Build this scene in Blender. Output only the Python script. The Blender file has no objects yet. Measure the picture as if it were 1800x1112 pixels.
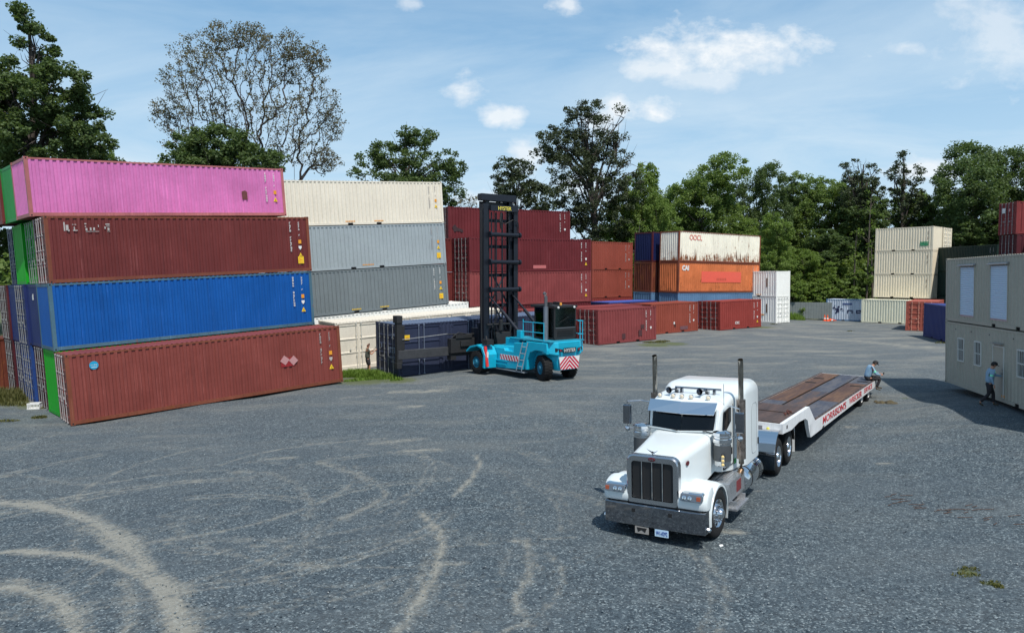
import bpy, bmesh, math, random
import numpy as np
from mathutils import Matrix, Vector
PI = math.pi
R = math.radians
random.seed(7)
rng = np.random.default_rng(11)
S = bpy.context.scene
COL = S.collection

# ------------------------------------------------------------------ camera, sky, sun, exposure
FPX, PITCH, CAMH = 1280.0, math.atan(80 / 1280.0), 5.5
cam_d = bpy.data.cameras.new('camera')
cam = bpy.data.objects.new('camera', cam_d)
COL.objects.link(cam)
cam.location = (0, 0, CAMH)
cam.rotation_euler = (PI / 2 - PITCH, 0, 0)
cam_d.sensor_width = 36.0
cam_d.lens = 36.0 * FPX / 1800.0
cam_d.clip_start = 0.2
cam_d.clip_end = 3000
S.camera = cam

SUN_AZ, SUN_EL = 158.0, 59.5       # azimuth clockwise from +Y
sd = bpy.data.lights.new('sun', 'SUN')
sd.energy = 4.5
sd.angle = R(0.55)
sd.color = (1.0, 0.955, 0.88)
sun = bpy.data.objects.new('sun', sd)
COL.objects.link(sun)
sdir = Vector((math.sin(R(SUN_AZ)) * math.cos(R(SUN_EL)), math.cos(R(SUN_AZ)) * math.cos(R(SUN_EL)), math.sin(R(SUN_EL))))
sun.rotation_euler = sdir.to_track_quat('Z', 'Y').to_euler()
sun.location = (20, -20, 40)

S.view_settings.view_transform = 'Standard'
S.view_settings.look = 'None'
S.view_settings.exposure = 0.0
S.view_settings.gamma = 1.0
S.view_settings.use_curve_mapping = False

def ray(px, py):
    a = (px - 900) / FPX
    b = -(py - 556) / FPX
    return Vector((a, math.cos(PITCH) + b * math.sin(PITCH), -math.sin(PITCH) + b * math.cos(PITCH)))

class NT:
    """tiny node helper"""
    def __init__(s, tree):
        s.t = tree
        s.t.nodes.clear()
    def n(s, typ, **kw):
        nd = s.t.nodes.new(typ)
        ins = kw.pop('ins', {})
        for k, v in kw.items():
            setattr(nd, k, v)
        for k, v in ins.items():
            s.set(nd, k, v)
        return nd
    def set(s, nd, k, v):
        sock = nd.inputs[k]
        if isinstance(v, bpy.types.NodeSocket):
            s.t.links.new(v, sock)
        elif isinstance(v, bpy.types.Node):
            s.t.links.new(v.outputs[0], sock)
        else:
            sock.default_value = v
    def m(s, op, a, b=None, c=None, clamp=False):
        nd = s.t.nodes.new('ShaderNodeMath')
        nd.operation = op
        nd.use_clamp = clamp
        for i, v in enumerate((a, b, c)):
            if v is not None:
                s.set(nd, i, v)
        return nd.outputs[0]
    def mix(s, f, a, b, mode='MIX'):
        nd = s.t.nodes.new('ShaderNodeMix')
        nd.data_type = 'RGBA'
        nd.blend_type = mode
        nd.clamp_factor = True
        s.set(nd, 0, f)
        s.set(nd, 6, a)
        s.set(nd, 7, b)
        return nd.outputs[2]
    def ramp(s, f, stops):
        nd = s.t.nodes.new('ShaderNodeValToRGB')
        e = nd.color_ramp.elements
        while len(e) < len(stops):
            e.new(0.5)
        for i, (p, c) in enumerate(stops):
            e[i].position = p
            e[i].color = (c, c, c, 1) if isinstance(c, (int, float)) else (c[0], c[1], c[2], 1)
        s.set(nd, 0, f)
        return nd.outputs[0]
    def noise(s, vec, scale, detail=3.0, rough=0.55, dist=0.0):
        nd = s.t.nodes.new('ShaderNodeTexNoise')
        s.set(nd, 'Vector', vec)
        nd.inputs['Scale'].default_value = scale
        nd.inputs['Detail'].default_value = detail
        nd.inputs['Roughness'].default_value = rough
        nd.inputs['Distortion'].default_value = dist
        return nd.outputs[0]
    def mapping(s, vec, scale=(1, 1, 1), loc=(0, 0, 0), rot=(0, 0, 0)):
        nd = s.t.nodes.new('ShaderNodeMapping')
        s.set(nd, 'Vector', vec)
        nd.inputs['Scale'].default_value = scale
        nd.inputs['Location'].default_value = loc
        nd.inputs['Rotation'].default_value = rot
        return nd.outputs[0]

def build_world():
    w = bpy.data.worlds.new('World')
    S.world = w
    w.use_nodes = True
    T = NT(w.node_tree)
    out = T.n('ShaderNodeOutputWorld')
    bg = T.n('ShaderNodeBackground')
    bg.inputs['Strength'].default_value = 0.085
    T.t.links.new(bg.outputs[0], out.inputs[0])
    sky = T.n('ShaderNodeTexSky')
    sky.sky_type = 'NISHITA'
    sky.sun_disc = False
    sky.sun_elevation = R(SUN_EL)
    sky.sun_rotation = R(SUN_AZ)
    sky.air_density = 1.0
    sky.dust_density = 1.4
    sky.ozone_density = 1.3
    tc = T.n('ShaderNodeTexCoord')
    sep = T.n('ShaderNodeSeparateXYZ', ins={0: tc.outputs['Generated']})
    x, y, z = sep.outputs
    ys = T.m('MAXIMUM', y, 0.05)
    u = T.m('DIVIDE', x, ys)
    v = T.m('DIVIDE', z, ys)
    comb = T.n('ShaderNodeCombineXYZ', ins={0: u, 1: v, 2: 0.0})
    n1 = T.noise(T.mapping(comb.outputs[0], (1, 1.5, 1)), 12.0, 9.0, 0.60, 0.25)
    n2 = T.noise(T.mapping(comb.outputs[0], (1, 1.4, 1), (3, 1, 0)), 30.0, 4.0, 0.6)
    nn = T.m('ADD', T.m('MULTIPLY', T.m('SUBTRACT', n1, 0.55), 2.5), T.m('MULTIPLY', T.m('SUBTRACT', n2, 0.5), 1.1))
    clouds = [  # px, py, rx, ry, strength
        (1260, 88, 150, 40, 1.0), (1350, 105, 75, 26, 0.75), (1150, 120, 75, 20, 0.75), (1240, 138, 75, 18, 0.55),
        (1150, 200, 52, 30, 1.1), (1085, 190, 28, 22, 0.95), (1060, 212, 40, 22, 0.8),
        (812, 155, 44, 24, 0.85), (885, 205, 46, 22, 0.9), (925, 275, 38, 30, 0.8), (1000, 8, 36, 18, 0.8),
        (720, 8, 28, 12, 0.5), (1590, 82, 36, 14, 0.55), (1625, 296, 55, 18, 0.85), (860, 350, 80, 16, 0.7),
        (1220, 345, 60, 18, 0.55), (1770, 60, 110, 80, 0.5), (1020, 330, 60, 25, 0.5)]
    acc = None
    for (px, py, rx, ry, st) in clouds:
        d = ray(px, py)
        cu, cv = d.x / d.y, d.z / d.y
        du = T.m('DIVIDE', T.m('SUBTRACT', u, cu), rx / FPX * 1.25)
        dv = T.m('DIVIDE', T.m('SUBTRACT', v, cv), ry / FPX * 1.3)
        r2 = T.m('ADD', T.m('MULTIPLY', du, du), T.m('MULTIPLY', dv, dv))
        q = T.m('SUBTRACT', 1.0, T.m('SQRT', r2))
        q = T.m('ADD', q, nn)
        q = T.m('MULTIPLY', T.m('MULTIPLY', q, 1.45, clamp=True), st)
        acc = q if acc is None else T.m('MAXIMUM', acc, q)
    front = T.m('GREATER_THAN', y, 0.06)
    acc = T.m('MULTIPLY', acc, front)
    # thin veils everywhere in the sky
    zz = T.m('ADD', T.m('MAXIMUM', z, 0.0), 0.12)
    gx = T.m('DIVIDE', x, zz)
    gy = T.m('DIVIDE', y, zz)
    cg = T.n('ShaderNodeCombineXYZ', ins={0: gx, 1: gy, 2: 0.0})
    wv = T.noise(T.mapping(cg.outputs[0], (0.55, 0.8, 1), (1.7, 0.4, 0), (0, 0, 0.5)), 1.3, 8.0, 0.62, 0.9)
    wv = T.ramp(wv, [(0.36, 0.0), (0.72, 0.75)])
    low = T.m('SUBTRACT', 1.0, T.m('MULTIPLY', z, 2.2), clamp=True)
    veil = T.m('MULTIPLY', wv, T.m('ADD', 0.45, T.m('MULTIPLY', low, 0.55)))
    # summer haze: the sky pales towards the horizon and keeps the plain blue overhead
    lo1 = T.m('SUBTRACT', 1.0, T.m('MULTIPLY', T.m('ABSOLUTE', z), 1.5), clamp=True)
    base = T.mix(T.m('ADD', 0.40, T.m('MULTIPLY', lo1, 0.36)), sky.outputs[0], (2.7, 6.4, 10.8, 1))
    lo2 = T.m('SUBTRACT', 1.0, T.m('MULTIPLY', T.m('ABSOLUTE', z), 2.9), clamp=True)
    base = T.mix(T.m('MULTIPLY', lo2, 0.92), base, (7.6, 10.0, 11.6, 1))
    c1 = T.mix(T.m('MULTIPLY', veil, 1.0, clamp=True), base, (8.4, 10.0, 11.2, 1))
    c2 = T.mix(T.m('MULTIPLY', acc, 0.88, clamp=True), c1, T.mix(n2, (10.0, 10.7, 11.2, 1), (12.0, 12.2, 12.4, 1)))
    T.t.links.new(c2, bg.inputs['Color'])
build_world()

# ------------------------------------------------------------------ helpers
def lin(r, g, b, k=1.0):
    f = lambda c: ((c / 255 + 0.055) / 1.055) ** 2.4 if c > 10 else c / 255 / 12.92
    return (min(f(r) * k, 0.9), min(f(g) * k, 0.9), min(f(b) * k, 0.9))

def pose(x, y, z, az, t=0.0, r=0.0):
    """local +x points along azimuth az (clockwise from +Y), pitched up t degrees, rolled r"""
    return (Matrix.Translation((x, y, z)) @ Matrix.Rotation(R(90 - az), 4, 'Z') @ Matrix.Rotation(-R(t), 4, 'Y') @ Matrix.Rotation(R(r), 4, 'X'))

def tag(o, label=None, cat=None, group=None, kind=None):
    if label: o['label'] = label
    if cat: o['category'] = cat
    if group: o['group'] = group
    if kind: o['kind'] = kind
    return o

def thing(name, label, cat, M=None, group=None):
    o = bpy.data.objects.new(name, None)
    o.empty_display_size = 0.3
    COL.objects.link(o)
    if M is not None:
        o.matrix_world = M
    return tag(o, label, cat, group)

class G:
    def __init__(s):
        s.v = []
        s.f = []
        s.mi = []
    def add(s, vs, fs, mi=0):
        n = len(s.v)
        s.v += [tuple(p) for p in vs]
        s.f += [tuple(i + n for i in f) for f in fs]
        s.mi += [mi] * len(fs)
        return s
    def box(s, x0, x1, y0, y1, z0, z1, mi=0, M=None):
        vs = [(x, y, z) for x in (x0, x1) for y in (y0, y1) for z in (z0, z1)]
        if M is not None:
            vs = [tuple(M @ Vector(p)) for p in vs]
        return s.add(vs, [(0, 1, 3, 2), (4, 6, 7, 5), (0, 4, 5, 1), (2, 3, 7, 6), (0, 2, 6, 4), (1, 5, 7, 3)], mi)
    def tube(s, pts, r, n=8, mi=0, caps=True):
        pts = [Vector(p) for p in pts]
        rs = r if isinstance(r, (list, tuple)) else [r] * len(pts)
        base = len(s.v)
        vs, fs = [], []
        for i, p in enumerate(pts):
            d = (pts[min(i + 1, len(pts) - 1)] - pts[max(i - 1, 0)]).normalized()
            a = Vector((0, 0, 1)) if abs(d.z) < 0.95 else Vector((1, 0, 0))
            e1 = d.cross(a).normalized()
            e2 = d.cross(e1).normalized()
            for k in range(n):
                an = 2 * PI * k / n
                vs.append(p + (e1 * math.cos(an) + e2 * math.sin(an)) * rs[i])
        for i in range(len(pts) - 1):
            for k in range(n):
                a, b = i * n + k, i * n + (k + 1) % n
                fs.append((a, b, b + n, a + n))
        if caps:
            fs.append(tuple(range(n)))
            fs.append(tuple(reversed(range((len(pts) - 1) * n, len(pts) * n))))
        return s.add(vs, fs, mi)
    def lathe(s, prof, c, ax, n=24, mi=0):
        """prof: (radius, offset along axis ax)"""
        ax = Vector(ax).normalized()
        a = Vector((0, 0, 1)) if abs(ax.z) < 0.9 else Vector((1, 0, 0))
        e1 = ax.cross(a).normalized()
        e2 = ax.cross(e1)
        c = Vector(c)
        vs, fs = [], []
        for (r, h) in prof:
            for k in range(n):
                an = 2 * PI * k / n
                vs.append(c + ax * h + (e1 * math.cos(an) + e2 * math.sin(an)) * r)
        for i in range(len(prof) - 1):
            for k in range(n):
                a_, b_ = i * n + k, i * n + (k + 1) % n
                fs.append((a_, b_, b_ + n, a_ + n))
        return s.add(vs, fs, mi)
    def prism(s, poly, axis, a, b, mi=0):
        """poly: 2-D points in the two other axes (x,z for axis y; y,z for x; x,y for z)"""
        def P(p, h):
            return {'y': (p[0], h, p[1]), 'x': (h, p[0], p[1]), 'z': (p[0], p[1], h)}[axis]
        n = len(poly)
        vs = [P(p, a) for p in poly] + [P(p, b) for p in poly]
        fs = [(i, (i + 1) % n, (i + 1) % n + n, i + n) for i in range(n)]
        fs += [tuple(reversed(range(n))), tuple(range(n, 2 * n))]
        return s.add(vs, fs, mi)
    def loft(s, secs, caps=True, mi=0, closed=True):
        n = len(secs[0])
        vs = [p for sec in secs for p in sec]
        fs = []
        for i in range(len(secs) - 1):
            for k in range(n if closed else n - 1):
                a, b = i * n + k, i * n + (k + 1) % n
                fs.append((a, b, b + n, a + n))
        if caps:
            fs.append(tuple(reversed(range(n))))
            fs.append(tuple(range((len(secs) - 1) * n, len(secs) * n)))
        return s.add(vs, fs, mi)
    def mesh(s, name, smooth=False):
        me = bpy.data.meshes.new(name)
        me.from_pydata(s.v, [], s.f)
        if any(s.mi):
            me.polygons.foreach_set('material_index', s.mi)
        bm = bmesh.new()
        bm.from_mesh(me)
        bmesh.ops.recalc_face_normals(bm, faces=bm.faces)
        bm.to_mesh(me)
        bm.free()
        if smooth:
            me.shade_smooth()
            if smooth != 'full':
                me.set_sharp_from_angle(angle=R(38))
        return me
    def obj(s, name, mat, parent=None, smooth=False, bevel=0.0, M=None):
        return place(s.mesh(name, smooth), name, mat, parent, bevel, M)

def place(me, name, mat, parent=None, bevel=0.0, M=None, share=False):
    o = bpy.data.objects.new(name, me)
    COL.objects.link(o)
    mats = mat if isinstance(mat, (list, tuple)) else [mat]
    while len(me.materials) < len(mats):
        me.materials.append(mats[len(me.materials)])
    if share:
        for i, m in enumerate(mats):
            o.material_slots[i].link = 'OBJECT'
            o.material_slots[i].material = m
    if parent is not None:
        o.parent = parent
    if M is not None:
        o.matrix_local = M
    if bevel:
        b = o.modifiers.new('bevel', 'BEVEL')
        b.width = bevel
        b.segments = 2
        b.limit_method = 'ANGLE'
        b.harden_normals = False
    return o

def text_mesh(txt, w, h, depth=0.004, bold=0.0, shear=0.0):
    cu = bpy.data.curves.new('text', 'FONT')
    cu.body = txt
    cu.extrude = 0.01
    cu.offset = bold
    cu.shear = shear
    cu.resolution_u = 3
    ob = bpy.data.objects.new('text', cu)
    COL.objects.link(ob)
    dg = bpy.context.evaluated_depsgraph_get()
    me = bpy.data.meshes.new_from_object(ob.evaluated_get(dg))
    bpy.data.objects.remove(ob)
    bpy.data.curves.remove(cu)
    me.materials.clear()
    co = np.empty(len(me.vertices) * 3)
    me.vertices.foreach_get('co', co)
    co = co.reshape(-1, 3)
    mn, mx = co.min(0), co.max(0)
    co[:, 0] = (co[:, 0] - mn[0]) / (mx[0] - mn[0]) * w
    co[:, 1] = (co[:, 1] - mn[1]) / (mx[1] - mn[1]) * h
    co[:, 2] = (co[:, 2] - mn[2]) / (mx[2] - mn[2]) * depth
    me.vertices.foreach_set('co', co.reshape(-1))
    me.update()
    return me

def on_plane(o, xdir, ydir):
    """matrix whose x, y axes are xdir, ydir with origin o"""
    X = Vector(xdir).normalized()
    Y = Vector(ydir).normalized()
    Z = X.cross(Y)
    M = Matrix((X, Y, Z)).transposed().to_4x4()
    M.translation = Vector(o)
    return M

# ------------------------------------------------------------------ materials
_m = {}
def mat_simple(name, col, rough=0.5, metal=0.0, spec=0.5, coat=0.0, noise=0.0, nscale=8.0, emit=None):
    if name in _m: return _m[name]
    m = bpy.data.materials.new(name)
    m.use_nodes = True
    T = NT(m.node_tree)
    o = T.n('ShaderNodeOutputMaterial')
    b = T.n('ShaderNodeBsdfPrincipled')
    T.t.links.new(b.outputs[0], o.inputs[0])
    b.inputs['Base Color'].default_value = (*col, 1)
    b.inputs['Roughness'].default_value = rough
    b.inputs['Metallic'].default_value = metal
    b.inputs['Specular IOR Level'].default_value = spec
    b.inputs['Coat Weight'].default_value = coat
    b.inputs['Coat Roughness'].default_value = 0.06
    if emit:
        b.inputs['Emission Color'].default_value = (*emit[0], 1)
        b.inputs['Emission Strength'].default_value = emit[1]
    if noise:
        tc = T.n('ShaderNodeTexCoord')
        n = T.noise(tc.outputs['Object'], nscale, 6.0, 0.65)
        f = T.ramp(n, [(0.3, 0.0), (0.7, 1.0)])
        dk = tuple(c * (1 - noise) for c in col)
        T.t.links.new(T.mix(f, (*dk, 1), (*col, 1)), b.inputs['Base Color'])
        rr = T.m('ADD', T.m('MULTIPLY', n, 0.3), rough - 0.12)
        T.t.links.new(rr, b.inputs['Roughness'])
    _m[name] = m
    return m

RUST = (0.16, 0.055, 0.022)
def mat_paint(name, col, rust=0.1, fade=0.25, streak=0.5, rough=0.5, rustc=RUST, low=0.0):
    """weathered container paint: streaks, chalky fading, rust patches"""
    if name in _m: return _m[name]
    if max(col) < 0.62:
        gy_ = sum(col) / 3
        col = tuple((c * .97 + gy_ * .03) * .74 for c in col)
    m = bpy.data.materials.new(name)
    m.use_nodes = True
    T = NT(m.node_tree)
    o = T.n('ShaderNodeOutputMaterial')
    b = T.n('ShaderNodeBsdfPrincipled')
    T.t.links.new(b.outputs[0], o.inputs[0])
    tc = T.n('ShaderNodeTexCoord')
    oi = T.n('ShaderNodeObjectInfo')
    vadd = T.n('ShaderNodeVectorMath', operation='ADD')
    T.set(vadd, 0, tc.outputs['Object'])
    cr = T.n('ShaderNodeCombineXYZ', ins={0: T.m('MULTIPLY', oi.outputs['Random'], 37.0), 1: T.m('MULTIPLY', oi.outputs['Random'], 11.0), 2: 0.0})
    T.set(vadd, 1, cr.outputs[0])
    vec = vadd.outputs[0]
    big = T.noise(vec, 0.55, 4.0, 0.6)
    st = T.noise(T.mapping(vec, (5.0, 5.0, 0.22)), 1.6, 4.0, 0.65)
    fine = T.noise(vec, 9.0, 5.0, 0.7)
    light = tuple(min(1, c * (1 + fade * 0.5) + 0.012 * fade) for c in col)
    dark = tuple(c * (1 - fade * 0.75) for c in col)
    c = T.mix(T.ramp(big, [(0.3, 0.0), (0.7, 1.0)]), (*dark, 1), (*light, 1))
    dirt = tuple(c_ * 0.45 + 0.006 for c_ in col)
    c = T.mix(T.m('MULTIPLY', T.ramp(st, [(0.52, 0.0), (0.72, 1.0)]), streak * 0.8), c, (*dirt, 1))
    c = T.mix(T.m('MULTIPLY', T.ramp(fine, [(0.35, 1.0), (0.6, 0.0)]), 0.18), c, (*dirt, 1))
    # thin pale scuff lines running down the ribs
    sc = T.noise(T.mapping(vec, (16.0, 16.0, 0.16), (2, 7, 1)), 1.2, 2.0, 0.5)
    sb = T.noise(vec, 1.1, 3.0, 0.6)
    pale = tuple(min(1, c_ * 1.5 + 0.035) for c_ in col)
    c = T.mix(T.m('MULTIPLY', T.m('MULTIPLY', T.ramp(sc, [(0.62, 0.0), (0.68, 1.0)]), T.ramp(sb, [(0.45, 0.0), (0.6, 1.0)])), min(1.0, streak * 0.9)), c, (*pale, 1))
    # rust: patches plus running streaks
    rn = T.noise(T.mapping(vec, (1.0, 1.0, 0.5)), 2.1, 8.0, 0.72)
    rs = T.noise(T.mapping(vec, (7.0, 7.0, 0.5), (5, 2, 9)), 1.3, 5.0, 0.7)
    rsum = T.m('ADD', T.m('MULTIPLY', rn, 0.6), T.m('MULTIPLY', rs, 0.4))
    if low:
        sp = T.n('ShaderNodeSeparateXYZ', ins={0: tc.outputs['Object']})
        lowm = T.m('SUBTRACT', 1.0, T.m('DIVIDE', sp.outputs[2], 1.3), clamp=True)
        rsum = T.m('ADD', rsum, T.m('MULTIPLY', lowm, low))
    th = 0.665 - rust * 0.26
    rf = T.ramp(rsum, [(max(0.0, th), 0.0), (min(1.0, th + 0.07), 1.0)])
    rcol = T.mix(fine, (rustc[0] * 0.55, rustc[1] * 0.5, rustc[2] * 0.5, 1), (rustc[0] * 1.7, rustc[1] * 1.6, rustc[2] * 1.4, 1))
    c = T.mix(rf, c, rcol)
    T.t.links.new(c, b.inputs['Base Color'])
    T.t.links.new(T.m('ADD', rough, T.m('MULTIPLY', rf, 0.3)), b.inputs['Roughness'])
    b.inputs['Specular IOR Level'].default_value = 0.22
    bp = T.n('ShaderNodeBump')
    bp.inputs['Strength'].default_value = 0.25
    bp.inputs['Distance'].default_value = 0.02
    dent = T.noise(vec, 1.3, 3.0, 0.5)
    T.t.links.new(T.m('ADD', T.m('MULTIPLY', dent, 0.8), T.m('MULTIPLY', fine, 0.15)), bp.inputs['Height'])
    T.t.links.new(bp.outputs[0], b.inputs['Normal'])
    _m[name] = m
    return m

M_galv = mat_simple('galvanised_steel', (0.36, 0.36, 0.36), 0.45, 0.35, noise=0.35, nscale=14)
M_barwhite = mat_simple('pale_locking_bar', (0.46, 0.42, 0.42), 0.5, 0.1, noise=0.3, nscale=14)
M_black = mat_simple('black_gap', (0.008, 0.008, 0.009), 0.8)
M_white = mat_simple('white_marking', (0.78, 0.78, 0.76), 0.55, noise=0.2, nscale=20)
M_dimwhite = mat_simple('worn_white_marking', (0.50, 0.46, 0.44), 0.6, noise=0.4, nscale=20)
M_orange = mat_simple('orange_marking', (0.75, 0.30, 0.02), 0.5)
M_yellow = mat_simple('yellow_marking', (0.80, 0.52, 0.02), 0.5)
M_chrome = mat_simple('chrome', (0.74, 0.74, 0.75), 0.07, 1.0)
M_chrome2 = mat_simple('dull_chrome', (0.31, 0.31, 0.33), 0.06, 1.0)
M_rubber = mat_simple('tyre_rubber', (0.018, 0.018, 0.019), 0.85, spec=0.3, noise=0.4, nscale=20)
M_glass = mat_simple('dark_glass', (0.004, 0.005, 0.007), 0.06, spec=0.35)
M_dark = mat_simple('dark_underbody', (0.020, 0.020, 0.022), 0.65, noise=0.4)
M_alu = mat_simple('brushed_aluminium', (0.66, 0.66, 0.67), 0.28, 0.85, noise=0.2, nscale=14)

# ------------------------------------------------------------------ ground
CTRL = []
def ctrl(x, y, z): CTRL.append((x, y, z))
for p in [(3, 13.5, -.31), (5, 15.5, -.33), (7, 21, -.38), (9.9, 23.6, -.38), (16, 32, -.25), (14, 30, -.27), (-12, 12, -.55), (0, 4, -.4), (8, 5, -.35),
          (0, 24, -.25), (-6, 22, -.4), (-12, 22, -.62), (-22, 30, -.98), (-26, 40, -.9), (-19, 27, -.85), (-34, 30, -1.1), (25, 20, .1), (18, 15, -.1),
          (2.3, 36.3, -.02), (-1.8, 38.8, -.02), (0, 32, -.1), (10, 40, .0), (20, 45, .1), (28, 45, .25), (18.3, 28.3, .27), (17, 25, .1),
          (0, 60, .1), (12, 50, .05), (25, 62, .15), (32, 72, -.05), (38, 80, -.2), (50, 60, .3), (-30, 60, 0), (0, 90, .2), (60, 100, .1), (-60, 90, 0), (40, 100, -.2),
          (-9, 40.6, -.42), (-8, 37.5, -.3), (30, 90, -.3), (-20, 10, -.8), (30, 5, .1)]:
    ctrl(*p)
_ca = None
def ground_z(x, y):
    global _ca
    if _ca is None or len(_ca) != len(CTRL):
        _ca = np.array(CTRL)
    x = np.atleast_1d(np.asarray(x, float))
    y = np.atleast_1d(np.asarray(y, float))
    out = np.empty(len(x))
    for i in range(0, len(x), 20000):
        d2 = (x[i:i + 20000, None] - _ca[None, :, 0]) ** 2 + (y[i:i + 20000, None] - _ca[None, :, 1]) ** 2
        w = 1.0 / (d2 + 3.0) ** 1.5
        out[i:i + 20000] = (w * _ca[None, :, 2]).sum(1) / w.sum(1)
    return out
def gz(x, y): return float(ground_z(x, y)[0])

def on_ground(px, py):
    d = ray(px, py)
    z = 0.0
    for _ in range(6):
        t = (z - CAMH) / d.z
        x, y = d.x * t, d.y * t
        z = gz(x, y)
    return x, y

# ------------------------------------------------------------------ shipping containers
HC, HS, CW, L40, L20 = 2.896, 2.591, 2.438, 12.192, 6.058
_cm = {}
def corr_line(a, b, pitch, d0, d1):
    """list of (s, depth) of a trapezoid corrugation from a to b"""
    n = max(2, round((b - a) / pitch))
    p = (b - a) / n
    pts = []
    for i in range(n):
        s = a + i * p
        pts += [(s, d0), (s + p * .30, d0), (s + p * .50, d1), (s + p * .80, d1)]
    pts.append((b, d0))
    return pts

def c_frame(L, H, pockets):
    k = ('frame', L, H, pockets)
    if k in _cm: return _cm[k]
    g = G()
    ps = 0.15
    for x0 in (0, L - ps):
        for y0 in (0, CW - ps):
            g.box(x0, x0 + ps, y0, y0 + ps, .118, H - .118)
            for z0 in (0, H - .118):       # corner castings with their slots
                g.box(x0 - .006 if x0 == 0 else x0 - .02, x0 + .17 if x0 == 0 else x0 + ps + .006,
                      y0 - .006 if y0 == 0 else y0 - .012, y0 + .162 if y0 == 0 else y0 + ps + .006, z0, z0 + .118)
                yy = -.0085 if y0 == 0 else CW + .0085
                g.box(x0 + .05, x0 + .11, min(yy, yy), yy + .001, z0 + .03, z0 + .09, 1)
    for y0, y1 in ((.012, .07), (CW - .07, CW - .012)):
        g.box(ps, L - ps, y0, y1, H - .105, H - .03)       # top side rails
        if pockets:
            xs = [ps, L / 2 - 1.03 - .18, L / 2 - 1.03 + .18, L / 2 + 1.03 - .18, L / 2 + 1.03 + .18, L - ps]
            for i in (0, 2, 4):
                g.box(xs[i], xs[i + 1], y0, y1, .02, .17)
            for i in (1, 3):
                g.box(xs[i], xs[i + 1], y0 + .004, y1 - .004, .14, .168)
                g.box(xs[i], xs[i + 1], y0 + .03, y1 - .028, .02, .138, 1)
        else:
            g.box(ps, L - ps, y0, y1, .02, .17)
    for x0, x1 in ((.01, .1), (L - .1, L - .01)):
        g.box(x0, x1, ps, CW - ps, H - .14, H - .02)
        g.box(x0, x1, ps, CW - ps, .01, .16)
    g.box(.1, L - .1, .08, CW - .08, .10, .15)     # floor
    _cm[k] = g.mesh('frame')
    return _cm[k]

def c_side(L, H):
    k = ('side', L, H)
    if k in _cm: return _cm[k]
    pts = []
    n_ = round((L - .30) / .278)
    p_ = (L - .30) / n_
    for i in range(n_):
        s_ = .15 + i * p_
        pts += [(s_, .014), (s_ + p_ * .40, .014), (s_ + p_ * .50, .056), (s_ + p_ * .88, .056)]
    pts.append((L - .15, .014))
    vs = [(s, d, z) for (s, d) in pts for z in (.168, H - .10)]
    fs = [(2 * i, 2 * i + 2, 2 * i + 3, 2 * i + 1) for i in range(len(pts) - 1)]
    g = G().add(vs, fs)
    _cm[k] = g.mesh('side_panel')
    return _cm[k]

def c_roof(L, H):
    k = ('roof', L, H)
    if k in _cm: return _cm[k]
    pts = corr_line(.1, L - .1, .209, H - .012, H - .034)
    vs = [(s, y, d) for (s, d) in pts for y in (.055, CW - .055)]
    fs = [(2 * i, 2 * i + 2, 2 * i + 3, 2 * i + 1) for i in range(len(pts) - 1)]
    _cm[k] = G().add(vs, fs).mesh('roof_panel')
    return _cm[k]

def c_end(H, deep=.046, pitch=.25):
    k = ('end', H, deep)
    if k in _cm: return _cm[k]
    pts = corr_line(.15, CW - .15, pitch, .014, .014 + deep)
    vs = [(d, s, z) for (s, d) in pts for z in (.158, H - .138)]
    fs = [(2 * i, 2 * i + 2, 2 * i + 3, 2 * i + 1) for i in range(len(pts) - 1)]
    _cm[k] = G().add(vs, fs).mesh('end_panel')
    return _cm[k]

def c_door(H, wd=1.055, bands=5):
    """one leaf, in the plane x=0 facing -x, y 0..wd"""
    k = ('door', H, wd, bands)
    if k in _cm: return _cm[k]
    g = G()
    z0, z1 = .165, H - .145
    prof = [(z0, 0.0)]
    n = bands
    hh = (z1 - z0 - .12) / n
    zz = z0 + .08
    for i in range(n):
        a = zz + i * hh
        prof += [(a + .02, 0.0), (a + .05, .035), (a + hh - .09, .035), (a + hh - .05, 0.0)]
    prof.append((z1, 0.0))
    vs = [(d + .012, y, z) for (z, d) in prof for y in (.07, wd - .07)]
    fs = [(2 * i, 2 * i + 1, 2 * i + 3, 2 * i + 2) for i in range(len(prof) - 1)]
    g.add(vs, fs)
    g.box(.004, .05, .0, .0698, z0, z1)
    g.box(.004, .05, wd - .0698, wd, z0, z1)
    for i in range(4):        # hinges
        zc = z0 + .15 + i * (z1 - z0 - .3) / 3
        g.box(-.012, .0035, -.045, .07, zc - .05, zc + .05)
    _cm[k] = g.mesh('door')
    return _cm[k]

def c_bar(H):
    k = ('bar', H)
    if k in _cm: return _cm[k]
    g = G()
    g.tube([(-.035, 0, .05), (-.035, 0, H - .05)], .019, 8)
    for z in (.07, H * .30, H * .5, H * .72, H - .09):
        g.box(-.055, -.006, -.045, .045, z - .03, z + .03)
    _cm[k] = g.mesh('locking_bar', True)
    return _cm[k]

def c_handle():
    if 'handle' in _cm: return _cm['handle']
    g = G()
    g.tube([(-.05, 0, 0), (-.062, .1, -.01), (-.055, .42, -.02)], .013, 6)
    g.box(-.055, -.01, .36, .44, -.06, .05)
    _cm['handle'] = g.mesh('handle', True)
    return _cm['handle']

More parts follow.
